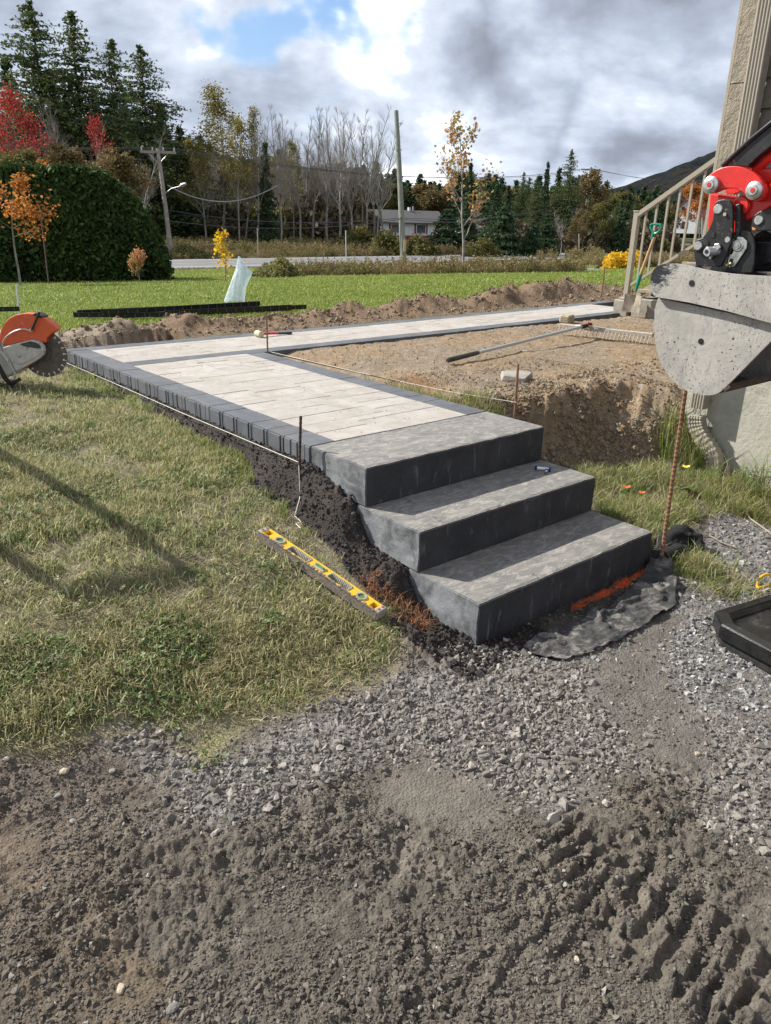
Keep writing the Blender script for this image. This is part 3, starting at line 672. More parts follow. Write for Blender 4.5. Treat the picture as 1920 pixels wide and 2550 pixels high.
def rowfill(x0, x1, y0, y1, mm, name='paver', Ls=L3, th=.06, horiz=True, side=None):
    a, end = (x0, x1) if horiz else (y0, y1)
    p = a
    while p < end-1e-6:
        l = random.choice(Ls)
        if p == a and horiz and side is None: l = random.choice([.14, .2, .26])
        if end-(p+l) < .10: l = end-p
        l = min(l, end-p)
        if horiz: paver(name, p, p+l, y0, y1, mm, th, side=side)
        else: paver(name, x0, x1, p, p+l, mm, th, side=side)
        p += l
BW = .15
# front panel
def ashlar(x0, x1, y0, y1, nx, ny_, seed, yf=None):
    rg = random.Random(seed); ux, uy = (x1-x0)/nx, (y1-y0)/ny_; used = set(); kinds = [(4, 2), (3, 2), (5, 2), (3, 3), (4, 3), (2, 2), (5, 3), (3, 1)]
    for j in range(ny_):
        for i in range(nx):
            if (i, j) in used: continue
            rg.shuffle(kinds); ok = None
            for kx, ky in kinds+[(2, 1), (1, 2), (1, 1)]:
                if i+kx > nx or j+ky > ny_ or (nx-i-kx) == 1: continue
                if all((i+a, j+b) not in used for a in range(kx) for b in range(ky)): ok = (kx, ky); break
            if ok is None: ok = (1, 1)
            kx, ky = ok
            for a in range(kx):
                for b in range(ky): used.add((i+a, j+b))
            paver('paver', x0+i*ux, x0+(i+kx)*ux, y0+j*uy, y0+(j+ky)*uy, M_pale)
ashlar(BW, SW-BW, YB+.006, YP0, 11, 29, 3)
o = B().box(.02, SW-.02, YB+.01, YP1-.02, -.06, -.006).obj('joint_sand', mat('joint_sand', (.32, .275, .225), .95), walk); o.location = (0, 0, ZP)
Lb = [.15, .22, .29]
rowfill(0, BW, YB+.004, YP1, M_dark, 'border_paver', Lb, .098, False, 'L')
rowfill(SW-BW, SW, YB+.004, YP0, M_dark, 'border_paver', Lb, .09, False)
# cross path, its near and far borders
XE = 6.35
rowfill(BW, SW-BW, YP0, YP0+BW, M_dark, 'border_paver', Lb, .09)
rowfill(SW-BW, XE, YP0, YP0+BW, M_dark, 'border_paver', Lb, .09)
rowfill(BW, XE+1, YP1-BW, YP1, M_dark, 'border_paver', Lb, .09)
npth = 4; pp = (YP1-YP0-2*BW)/npth
ashlar(BW, XE+.4, YP0+BW, YP1-BW, 72, 7, 5)
# the path drifts slightly away from the front panel as it goes right
for o in walk.children:
    x, y, z = o.location
    if y > YP0: dy = .0052*max(0, x-1.2)**2; o.location.y += dy; o.rotation_euler.z = .0104*max(0, x-1.2)

# ------------------------------------------------------------------ stakes and strings
def rebar(name, p0, p1, r, mm, label, ribs=True, cat='rebar stake'):
    p0 = Vector(p0); p1 = Vector(p1); L = (p1-p0).length; n = int(L/.011) if ribs else 2; pts = []; rs = []
    for i in range(n+1):
        pts += [p0.lerp(p1, i/n)]; rs += [r*(1.0 if i % 2 else .80) if ribs else r]
    b = B().tube(pts, rs, 8)
    return setp(b.obj(name, mm, smooth=False), label=label, cat=cat)
rebar('rebar_stake', (1.225, -.055, 0), (1.235, -.03, .93), .0105, M_rust, 'tall thick threaded rusty rebar standing at the right end of the lowest step')
q = atx(749, 1036, -.055)
rebar('rebar_stake', (-.07, q[1]+.02, .15), q, .0075, M_rustdark, 'dark rebar stake in the black soil bank left of the top step')
rebar('rebar_stake', (SW-.01+.03, YP0-.03, .35), (SW+.022, YP0-.025, .86), .0075, M_rust, 'rusty rebar stake at the inner corner where the two paved paths meet')
rebar('rebar_stake', (1.53, 1.17, .25), (1.54, 1.19, .77), .0075, M_rust, 'rusty rebar stake by the flat concrete piece right of the paving', False)
s5 = hit(1497, 742); rebar('rebar_stake', (s5[0], s5[1], s5[2]-.1), (s5[0], s5[1], s5[2]+.45), .009, M_rust, 'short rusty stake in the dirt heaps near the porch steps', False)
s6 = hit(47, 790); rebar('stake', (s6[0], s6[1], s6[2]-.1), dep(41, 708, (s6-CAM) @ FW), .011, M_galv, 'thin grey stake in the lawn behind the orange saw', False, 'stake')
def string(name, pts, r, label): return setp(B().tube(pts, r, 5).obj(name, M_string, smooth=True), label=label, cat='string')
string('string_line', [(-.055, 1.135, .475), (-.06, 2.3, .475), (-.055, 3.3, .477), (-.06, 4.2, .48)], .0015, 'white mason string stretched along the left border of the walkway')
hz1 = Hz(-.16, .98); hz2 = Hz(-.27, .88)
q1 = np.array([-.075, 1.10, .47])
string('string_end', [q1, (-.08, 1.09, .40), (-.082, 1.085, .33), (-.10, 1.06, Hz(-.10, 1.06)+.02), (-.15, 1.03, Hz(-.15, 1.03)+.012), (-.15, .98, Hz(-.15, .98)+.012), (-.19, .96, Hz(-.19, .96)+.015), (-.20, .91, Hz(-.20, .91)+.02)], .0016, 'loose end of white string hanging from the left rebar down to the grass')
string('string_line', [(1.235, 3.43, .556), (1.30, 2.4, .552), (1.40, 1.6, .548), (1.53, 1.17, .545)], .0015, 'white mason string stretched along the right border of the paving')
pts = []
for i in range(26):
    t_ = i/25; pts.append((.55+.42*t_+.02*math.sin(t_*14), 3.22-.25*t_+.10*math.sin(t_*5.2+1), ZP+.003))
string('loose_string', pts, .0016, 'loose white string lying in curls on the pale pavers')
wx = rebar('edge_wire', (1.24, 3.38, .545), (1.335, 2.0, .55), .004, M_rustdark, 'thin dark rod lying along the outer right edge of the paving', False, 'rod')

# ------------------------------------------------------------------ spirit level
def spirit_level():
    A0 = hit(640, 1352); A1 = hit(932, 1560)
    A0[2] = Hz(A0[0], A0[1])+.02; A1[2] = Hz(A1[0], A1[1])+.02
    d = Vector(A1-A0); L = d.length; ex = d.normalized(); up = Vector((0, 0, 1)); ey = up.cross(ex).normalized(); ez = ex.cross(ey)
    root = empty('spirit_level', (0, 0, 0), label='yellow spirit level with green vials, crusted with mud, lying on the grass', cat='spirit level')
    root.matrix_world = Matrix((ex, ey, ez)).transposed().to_4x4(); root.location = Vector(A0)+ez*.004
    Wd, T_ = .058, .040
    # body: rails and webs around the openings, so holes are real
    hand = [(.175, .36), (.545, .73)]; hand = [(a*L, c*L) for a, c in ((.24, .42), (.58, .76))]
    vc = [(.155*L, .021), (.845*L, .021)]
    ends = [(.035*L, .075*L), (.925*L, .965*L)]
    b = B(); b.box(0, L, 0, .011, 0, T_, .001); b.box(0, L, Wd-.013, Wd, 0, T_, .001)
    cuts = [0]+[q for e in sorted(hand+ends) for q in e]+[L]
    for i in range(0, len(cuts), 2): b.box(cuts[i]+.0003, cuts[i+1]-.0003, .0113, Wd-.0133, .002, T_-.002)
    b.obj('frame', M_yellow, root)
    s = B(); s.box(-.001, L+.001, -.0025, -.0002, -.001, T_+.001, .0008)
    for i in range(90):
        x = random.uniform(0, L); s.box(x, x+random.uniform(.003, .012), -.004, random.choice([.003, .006, .010]), T_-.001, T_+random.uniform(.0012, .003))
    s.obj('mud_crust', M_dust, root)
    for a, c in hand:
        o = B().box(a, c, .0115, Wd-.0135, -.001, .003).obj('handle_hole', M_hole, root)
        g = B()
        for k in range(13):
            x = a+.008+(c-a-.016)*k/12; g.tube([(x, Wd-.020, .006), (x, Wd-.0155, T_-.006), (x, Wd-.012, T_+.0015)], .0042, 6)
        g.box(a, a+.008, .0118, Wd-.014, .003, T_+.0012, .002); g.box(c-.008, c, .0118, Wd-.014, .003, T_+.0012, .002)
        g.obj('grip', M_vialring, root)
    for cx, cy in [(.155*L, .028), (.845*L, .028)]:
        r = B(); n = 24
        o_ = circ((cx, cy, T_), .0235, 'z', n); i_ = circ((cx, cy, T_), .016, 'z', n)
        for z in (T_-.003, T_+.003): pass
        V = [(p[0], p[1], T_-.004) for p in o_]+[(p[0], p[1], T_+.003) for p in o_]+[(p[0], p[1], T_+.003) for p in i_]+[(p[0], p[1], T_-.006) for p in i_]
        F = []
        for a in range(3):
            for i in range(n): F.append((a*n+i, a*n+(i+1) % n, (a+1)*n+(i+1) % n, (a+1)*n+i))
        r.add(V, F); ro = r.obj('vial_ring', M_vialring, root)
        B().prism([(p[0], p[1], T_-.0035) for p in circ((cx, cy, 0), .0162, 'z', n)], [(p[0], p[1], T_-.0015) for p in circ((cx, cy, 0), .0162, 'z', n)]).obj('vial', M_vial, ro)
    cx = .5*L; f = B().box(cx-.03, cx+.03, .016, .046, T_-.002, T_+.0025, .006).obj('vial_frame', M_vialring, root)
    B().tube([(cx-.022, .031, T_+.001), (cx+.022, .031, T_+.001)], .007, 10).obj('vial', M_vial, f)
    for a, c in ends: B().box(a, c, .0118, Wd-.0138, -.001, .006).obj('end_hole', M_hole, root)
    for x0, x1 in ((-.006, .018), (L-.018, L+.006)):
        c = B().box(x0, x1, .0005, Wd+.001, -.001, T_+.0014, .003).obj('end_cap', M_vialring, root)
        for yy_ in (.022, .046): B().tube([((x0+x1)/2, yy_, T_+.001), ((x0+x1)/2, yy_, T_+.0028)], .0055, 10).obj('rivet', M_redcap, c)
spirit_level()

# ------------------------------------------------------------------ small tube vials on the middle step
def vials():
    c = atz(1352, 1172, 2*SH); root = empty('line_level', tuple(c), math.radians(-58), label='small clear tube with navy end caps lying on the middle step', cat='line level')
    B().tube([(-.030, 0, .011), (.032, 0, .011)], .0075, 10).obj('tube', M_whiteplastic, root, smooth=True)
    for x in (-.036, .034): 
        o = B().box(x-.005, x+.005, -.011, .011, .0, .022, .003).obj('end_cap', M_bluecap, root)
    c2 = c+np.array([-.012, -.030, 0]); r2 = empty('line_level', tuple(c2), math.radians(30), label='smaller white and green vial with one navy cap, beside the clear tube', cat='line level')
    B().tube([(-.016, 0, .007), (.006, 0, .007)], .006, 10).obj('tube', M_whiteplastic, r2, smooth=True)
    B().tube([(-.028, 0, .006), (-.016, 0, .007)], .005, 10).obj('green_end', M_vial, r2, smooth=True)
    B().box(.006, .014, -.009, .009, 0, .017, .003).obj('end_cap', M_bluecap, r2)
vials()

# ------------------------------------------------------------------ mallet
def mallet():
    c = atz(1122*.5762, 640+346*.5762, ZP); e = atz(1257*.5762, 640+334*.5762, ZP)
    d = Vector(e-c); L = d.length; rz = math.atan2(d.y, d.x)
    root = empty('mallet', (c[0], c[1], ZP), rz, label='rubber mallet with pale head and red and black handle lying on the path', cat='mallet')
    h = .028
    hd = B(); hd.tube([(-.005, -.042, h), (-.005, -.038, h), (-.005, .038, h), (-.005, .042, h)], [.022, .028, .028, .022], 16)
    hd.obj('head', M_rubberwhite, root, smooth=True)
    B().tube([(.02, 0, h), (.10, 0, h-.004), (.19, 0, h-.010)], [.009, .0105, .010], 10).obj('handle', M_red, root, smooth=True)
    B().tube([(.19, 0, h-.010), (.24, 0, h-.013), (max(L, .30), 0, h-.016), (max(L, .30)+.01, 0, h-.016)], [.011, .0105, .013, .008], 10).obj('grip', M_greyplastic, root, smooth=True)
mallet()

# ------------------------------------------------------------------ edging lengths on the lawn
EB = []
def edging(p0, p1, z0, label, flip=1):
    p0 = np.array(p0); p1 = np.array(p1); d = Vector((p1[0]-p0[0], p1[1]-p0[1], 0)); L = d.length; rz = math.atan2(d.y, d.x)
    root = empty('edging_strip', (p0[0], p0[1], z0), rz, label=label, cat='edging', group='black edging strips stacked on the lawn')
    b = B(); b.box(0, L, 0, .055, 0, .004); b.box(0, L, -.004, 0, 0, .048); b.tube([(0, -.003, .050), (L, -.003, .050)], .006, 6); b.obj('profile', M_edging, root)
    n = int(L/.11); pm = None
    for i in range(n):
        x = (i+.5)*L/n
        if not EB: EB.append(B().prism([(0, 0, .004), (0, .05, .004), (0, 0, .045)], [(.005, 0, .004), (.005, .05, .004), (.005, 0, .045)]).obj('brace', M_edging, root)); EB.append(B().box(-.003, .004, -.0075, -.0042, .006, .044).obj('rib', M_edgeline, root)); a_, b_ = EB
        else: a_ = link('brace', EB[0].data, None, root); b_ = link('rib', EB[1].data, None, root)
        a_.location = (x, 0, 0); b_.location = (x, 0, 0)
e0 = hit(.5762*330, 640+256*.5762); zz0 = Hz(e0[0], e0[1])
for (a, b_, c, d_, dz, lb) in ((10, 528, 640, 526, .0, 'lowest black edging strip at the left end of the stack'), (35, 512, 1290, 452, .0, 'long black edging strip along the back of the stack'),
                               (215, 512, 1300, 446, .050, 'black edging strip on top of the stack, its end toward the plastic bag'), (330, 535, 1515, 482, .0, 'front black edging strip of the stack, behind the dirt heaps'),
                               (640, 516, 1515, 472, .050, 'upper right black edging strip of the stack'), (1300, 486, 1620, 470, .0, 'short thin black edging strip sticking out at the right end of the stack')):
    ze = .40+dz; edging(atz(180+a*.36, 600+b_*.36, ze), atz(180+c*.36, 600+d_*.36, ze), ze, lb)
p = hit(0, 800); edging((p[0]-1.2, p[1]+.45), (p[0]+.22, p[1]-.06), .40, 'grey looking edging strip lying behind the saw at the left edge')

# ------------------------------------------------------------------ plastic bag standing on the lawn
def bag():
    p = hit(180+1118*.36, 600+437*.36); D = (p-CAM) @ FW
    f3 = lambda a, b_: dep(180+a*.36, 600+b_*.36, D)
    left = [f3(1042, 440), f3(1060, 385), f3(1085, 320), f3(1110, 250), f3(1130, 190), f3(1143, 140), f3(1150, 104)]
    right = [f3(1192, 440), f3(1197, 380), f3(1202, 325), f3(1225, 270), f3(1250, 218), f3(1200, 170), f3(1160, 110)]
    V = []; F = []; n = 20; m_ = 40
    for j in range(m_+1):
        t_ = j/m_*(len(left)-1); i = min(int(t_), len(left)-2); fr = t_-i
        l = left[i]*(1-fr)+left[i+1]*fr; r = right[i]*(1-fr)+right[i+1]*fr
        for k in range(2*n):
            a = math.pi*k/n; s = (1-math.cos(a))/2; q_ = l*(1-s)+r*s
            off = math.sin(a)*.07*(1-.6*j/m_)+.06*abs(fbm(np.array([s*3+5*(k > n)]), np.array([j*.14]), 1.7, 4, 5)[0]-.5)+.014*abs(math.sin(s*8+j*.12))
            V.append(q_-np.array([FW[0], FW[1], 0])*off)
    for j in range(m_):
        for k in range(2*n): F.append((j*2*n+k, j*2*n+(k+1) % (2*n), (j+1)*2*n+(k+1) % (2*n), (j+1)*2*n+k))
    setp(mesh_obj('plastic_bag', V, F, M_poly, smooth=True), label='tall crumpled clear plastic bag standing on the lawn behind the edging', cat='plastic bag')
bag()

# ------------------------------------------------------------------ landscape rake
M_tooth = mat('dusty_tine', (.42, .38, .32), .7, (.28, .24, .19), 60)
def rake():
    r5 = lambda a, b_: hit(900+a*.6122, 640+b_*.6122)
    A = r5(800, 318); Bp = r5(1180, 362); E = r5(352, 442); J = r5(912, 330)
    A = Vector((A[0], A[1], .60)); Bv = Vector((Bp[0], Bp[1], .60)); d = Bv-A; d.z = 0
    L = d.length; ex = d.normalized(); ey = Vector((-ex.y, ex.x, 0))
    root = empty('landscape_rake', (0, 0, 0), label='wide aluminium landscape rake with grey handle lying teeth outward on the soil', cat='rake')
    mx = Matrix((ex, ey, Vector((0, 0, 1)))).transposed().to_4x4(); mx.translation = A; root.matrix_world = mx
    B().box(0, L, -.02, .035, .0, .035, .004).obj('head_bar', M_tooth, root)
    n = 26
    tm = None
    for i in range(n):
        x = .02+(L-.04)*i/(n-1)
        if tm is None: o = B().tube([(0, 0, .012), (0, -.03, -.02), (0, -.052, -.055)], [.0055, .0045, .003], 6).obj('tooth', M_tooth, root); tm = o.data
        else: o = link('tooth', tm, None, root)
        o.location = (x, -.012, 0)
    inv = mx.inverted(); hl = inv @ Vector((E[0], E[1], Hz(E[0], E[1])+.03)); j = inv @ Vector((J[0], J[1], .66))
    j = Vector((L*.33, -.05, .05)); dd = (hl-j)
    tip = j+dd*.83
    B().tube([j, tip], .0135, 12).obj('handle', M_galv, root, smooth=True)
    B().tube([tip-dd*.01, tip+dd*.02, hl, hl+dd*.006], [.0165, .018, .0195, .012], 12).obj('grip', M_greyplastic, root, smooth=True)
    k = B(); k.tube([j-dd*.035, j+dd*.05], .019, 10); k.obj('socket', M_hole, root, smooth=True)
    B().tube([j, (L*.18, .0, .03)], .008, 6).obj('brace', M_galv, root); B().tube([j, (L*.58, .0, .03)], .008, 6).obj('brace', M_galv, root)
    B().tube([j+Vector((0, 0, .0)), j+Vector((.02, .0, .03))], .014, 8).obj('knob', M_redcap, root)
rake()

# ------------------------------------------------------------------ loose stones and slab on the soil
def rock(name, p, s, mm, label, cat='stone', seed=0, rz=0.0, flat=.7):
    bm = bmesh.new(); bmesh.ops.create_icosphere(bm, subdivisions=2, radius=1); rg = random.Random(seed)
    ds = [Vector((rg.gauss(0, 1), rg.gauss(0, 1), rg.gauss(0, 1))).normalized() for _ in range(9)]
    for q in bm.verts:
        for d in ds:
            t_ = q.co.dot(d); 
            if t_ > .72: q.co -= d*(t_-.72)
        q.co = Vector((q.co.x*s[0], q.co.y*s[1], q.co.z*s[2]))
    me = bpy.data.meshes.new(name); bm.to_mesh(me); bm.free(); o = link(name, me, mm); o.location = p; o.rotation_euler = (0, 0, rz)
    return setp(o, label=label, cat=cat)
sl = hit(900+665*.6122, 640+500*.6122)
o = B().prism([(0, 0, 0), (.20, -.02, 0), (.235, .10, 0), (.14, .20, 0), (.0, .16, 0)], [(0, .0, .04), (.19, -.01, .042), (.22, .10, .042), (.13, .19, .04), (.01, .15, .04)]).obj('concrete_piece', M_conc, bevel=.004)
o.location = (sl[0]-.10, sl[1]-.08, sl[2]-.005); o.rotation_euler = (.04, -.05, .5); setp(o, label='flat broken concrete piece lying on the soil beside the right rebar', cat='concrete piece')
bs = hit(900+833*.6122, 640+268*.6122)
o = B().box(-.085, .085, -.06, .06, 0, .10, .015).obj('stone_block', M_stone, bevel=.006); o.location = (bs[0], bs[1], bs[2]-.01); o.rotation_euler = (.05, 0, .3); setp(o, label='tan squared stone on the soil behind the rake head', cat='stone')
for i, (u, v, s, mm, lb) in enumerate([(375, 2190, .020, M_stonegr, 'grey oblong stone in the mud at left, beside a paler flat one'), (262, 2147, .017, M_stone, 'round tan stone in the mud near the bottom left corner'), (140, 1672, .022, M_stone, 'tan stone with a yellow tint at the left edge of the lawn'),
        (243, 1672, .016, M_stonegr, 'grey stone just right of the tan one at the lawn edge'), (160, 1783, .017, M_stonegr, 'pale flat stone on the brown mud at left'), (1505, 1635, .016, M_stone, 'pale angular stone on the fine gravel at right'),
        (1582, 1850, .017, M_stonegr, 'light grey stone at the edge of the crawler tracks'), (1210, 1888, .012, M_stone, 'small pale stone between the tracks and the flat mud'), (1245, 2085, .014, M_stone, 'small whitish stone low in the middle of the mud'),
        (15, 1648, .015, M_stonegr, 'dark grey stone at the left edge of the picture'), (125, 1725, .015, M_stonegr, 'grey stone in the brown soil under the lawn edge')]):
    ss_ = s*.62; p = hit(u*K, v*K if v < 2213 else v); rock('stone', (p[0], p[1], Hz(p[0], p[1])+ss_*.35), (ss_*1.3, ss_, ss_*.7), mm, lb, seed=i, rz=i*1.3)

# ------------------------------------------------------------------ house: wall, siding, trim, downspout, foundation
HX, HY, ZF = 2.75, .80, .80
hy_ = atx(1780, 460, HX)[1]; HY = float(hy_)
def house():
    root = empty('house', (HX, HY, 0), label='taupe sided house corner on a pale foundation, with a downspout at its corner', cat='house')
    inv = Matrix.Translation((-HX, -HY, 0))
    def P_(b, name, m, parent=root, **kw):
        o = b.obj(name, m, parent, **kw); o.data.transform(inv); return o
    P_(B().box(HX+.03, HX+7, HY-7, HY-.03, ZF, 3.3), 'wall', M_siding)
    P_(B().box(HX+.012, HX+7, HY-7, HY-.012, -.4, ZF+.01), 'foundation', M_found)
    # corner trim: one wide rough board facing the yard, a narrow one round the corner
    P_(B().box(HX-.012, HX+.022, HY-.125, HY-.001, ZF-.03, 2.31, .002), 'corner_board', M_taupe2)
    P_(B().box(HX-.012, HX+.022, HY-.125, HY-.001, 2.314, 3.3, .002), 'corner_board', M_taupe2)
    P_(B().box(HX-.010, HX+.11, HY, HY+.022, ZF-.03, 3.3, .002), 'corner_board', M_taupe)
    z = ZF-.02; i = 0
    while z < 3.3:
        b = B(); y0, y1 = HY-7, HY-.128
        b.prism([(HX+.028, y0, z), (HX+.002, y0, z), (HX+.018, y0, z+.165), (HX+.028, y0, z+.165)], [(HX+.028, y1, z), (HX+.002, y1, z), (HX+.018, y1, z+.165), (HX+.028, y1, z+.165)])
        P_(b, 'siding_board', M_siding); z += .155
    z = ZF-.02
    while z < 3.3:
        b = B(); x0, x1 = HX+.112, HX+7
        b.prism([(x0, HY-.028, z), (x0, HY-.002, z), (x0, HY-.018, z+.165), (x0, HY-.028, z+.165)], [(x1, HY-.028, z), (x1, HY-.002, z), (x1, HY-.018, z+.165), (x1, HY-.028, z+.165)])
        P_(b, 'siding_board', M_siding); z += .155
    # roof far above the frame
    P_(B().box(HX-.12, HX+7.2, HY-7.2, HY+.12, 3.3, 3.42), 'soffit', M_taupe)
    P_(B().prism([(HX-.15, HY+.15, 3.42), (HX+7.3, HY+.15, 3.42), (HX+3.6, HY+.15, 5.2)], [(HX-.15, HY-7.2, 3.42), (HX+7.3, HY-7.2, 3.42), (HX+3.6, HY-7.2, 5.2)]), 'roof', M_roof)
    # downspout: corrugated rectangular pipe, ribs toward the yard
    ds = empty('downspout', (0, 0, 0)); ds.parent = root
    yc = float(atx(1849, 380, HX-.06)[1]); hw = .046
    def sect(c, ry, rx, ang=0, n=5):
        # ribbed rectangle section in the plane normal to the pipe (t in x-z plane)
        pts = []
        for k in range(n*4+1):
            y = -ry+2*ry*k/(n*4); pts.append((y, -rx-(.005 if (k % 4) in (1, 2) else 0)))
        pts += [(ry, rx), (-ry, rx)]
        return pts
    def pipe(path, name, m, ribz=0.0, parent=ds):
        V = []; F = []; S = sect(0, hw, .032); n = len(S)
        path = [np.array(q, float) for q in path]
        for i, q in enumerate(path):
            t_ = path[min(i+1, len(path)-1)]-path[max(i-1, 0)]; t_ /= np.linalg.norm(t_)
            ax = np.cross(t_, np.array([0, 1., 0])); nr = np.linalg.norm(ax)
            sc_ = 1.0+(ribz if i % 2 else -ribz)
            e1 = np.array([0, 1., 0])-t_*t_[1]; e1 /= np.linalg.norm(e1); e2 = np.cross(e1, t_); e2 = e2*(-1 if e2[0] < 0 else 1)
            for a, b_ in S: V.append(q+e1*a*sc_+e2*b_*sc_)
        for i in range(len(path)-1):
            for k in range(n): F.append((i*n+k, i*n+(k+1) % n, (i+1)*n+(k+1) % n, (i+1)*n+k))
        F.append(tuple(range(n))); F.append(tuple(range((len(path)-1)*n, len(path)*n)))
        b = B().add(V, F); return P_(b, name, m, parent)
    xo = HX-.058
    pipe([(xo, yc, 3.25), (xo, yc, .46)], 'pipe', M_alu)
    ps = [atx(1733, 985, xo), atx(1733, 1040, xo)]
    zb = .46
    path = []
    # lower S shaped elbow: swings toward the viewer, then straight down to the ground
    y0 = yc
    for k in range(9): a = k/8; path.append((xo-.02*a, y0-.075*(a*a*(3-2*a))-.0, zb+.02-.15*a))
    elb = path[:]
    pipe([(xo, yc, .50), (xo, yc, .46), (xo, yc, .42)], 'collar', M_alu, -.06) if False else None
    pts = [(xo, yc, .41), (xo, yc-.003, .38), (xo, yc-.008, .36), (xo, yc-.018, .335), (xo-.003, yc-.034, .31), (xo-.005, yc-.055, .285), (xo-.008, yc-.080, .262), (xo-.010, yc-.106, .24), (xo-.014, yc-.135, .215), (xo-.018, yc-.158, .19), (xo-.02, yc-.173, .16), (xo-.02, yc-.180, .13), (xo-.02, yc-.182, .10), (xo-.02, yc-.182, .07)]
    P2 = []
    for i in range(len(pts)-1):
        a = np.array(pts[i]); c = np.array(pts[i+1]); P2 += [a, (a+c)/2]
    P2.append(np.array(pts[-1]))
    pipe(P2, 'elbow', M_alu, .055)
    pipe([(xo-.02, yc-.182, .09), (xo-.02, yc-.182, .0)], 'outlet', M_galv)
    l = B().tube([(HX+.02, HY-.02, 2.12), (HX-.03, HY+.055, 2.12)], .018, 8); 
house()

# ------------------------------------------------------------------ porch stair with railing
def porch():
    X = 6.3
    q = lambda a, b_, x=X: atx(1500+.3165*a, 300+.3165*b_, x)
    root = empty('porch_stairs', (X, 3.5, .5), label='porch steps with taupe metal railing, a green handled shovel leaning on them', cat='porch stairs')
    inv = Matrix.Translation((-X, -3.5, -.5))
    def P_(b, name, m, parent=root, **kw):
        o = b.obj(name, m, parent, **kw); o.data.transform(inv); return o
    top0, top1 = q(275, 735), q(880, 305); s = (top1[2]-top0[2])/(top1[1]-top0[1])
    yb = top0[1]; zt = top0[2]
    P_(B().box(X-.03, X+.03, yb-.03, yb+.03, .72, zt+.02, .004), 'post', M_alu)
    P_(B().box(X-.036, X+.036, yb-.036, yb+.036, zt+.02, zt+.036, .004), 'post_cap', M_alu)
    P_(B().box(X-.06, X+.06, yb-.06, yb+.06, .70, .73, .006), 'base_plate', M_alu)
    Y2 = yb-1.25
    zrail = lambda y: zt-.02+s*(y-yb); 
    lo0, lo1 = q(215, 1300), q(770, 930); s2 = (lo1[2]-lo0[2])/(lo1[1]-lo0[1]); zlow = lambda y: lo0[2]+s*(y-lo0[1])
    def bar(x, w_, h_, zf, y0, y1, nm):
        P_(B().prism([(x-w_, y0, zf(y0)-h_), (x+w_, y0, zf(y0)-h_), (x+w_, y0, zf(y0)+h_), (x-w_, y0, zf(y0)+h_)], [(x-w_, y1, zf(y1)-h_), (x+w_, y1, zf(y1)-h_), (x+w_, y1, zf(y1)+h_), (x-w_, y1, zf(y1)+h_)]), nm, M_alu)
    bar(X, .03, .028, zrail, yb-.03, Y2, 'handrail'); bar(X, .02, .018, zlow, yb-.03, Y2, 'bottom_rail')
    n = 9
    for i in range(n):
        y = yb-.115-.1275*i
        P_(B().box(X-.011, X+.011, y-.011, y+.011, zlow(y)+.018, zrail(y)-.028), 'baluster', M_alu)
    P_(B().box(X-.03, X+.03, Y2-.06, Y2, 1.2, zrail(Y2)+.08, .004), 'post', M_alu)
    P_(B().box(X-.10, X+.12, yb-.10, yb+.10, .30, .70, .01), 'footing', M_conc)
    P_(B().box(X-.085, X+1.25, yb-1.5, yb-.14, .30, .735, .012), 'footing', M_conc)
    for k in range(5):
        y0 = yb-.16-.26*k; z0 = .80+.165*k
        P_(B().box(X-.07, X+1.2, y0-.30, y0, z0, z0+.038, .004), 'tread', M_wood)
        P_(B().box(X-.05, X+1.18, y0-.30, y0-.275, z0+.04, z0+.125, .003), 'riser', M_wood)
    # stringer
    P_(B().prism([(X+.0, yb-.12, .735), (X+.0, yb-.12, .79), (X+.0, yb-1.5, 1.66), (X+.0, yb-1.5, 1.42)], [(X+.04, yb-.12, .735), (X+.04, yb-.12, .79), (X+.04, yb-1.5, 1.66), (X+.04, yb-1.5, 1.42)]), 'stringer', M_wood)
    P_(B().box(X-.1, X+1.8, HY+.03, yb-1.45, 1.56, 1.61, .004), 'deck', M_wood)
    P_(B().box(X+1.15, X+1.21, yb-.03-.4, yb+.03-.4, .9, zt+.16, .004), 'post', M_alu)
    return q
q3 = porch()
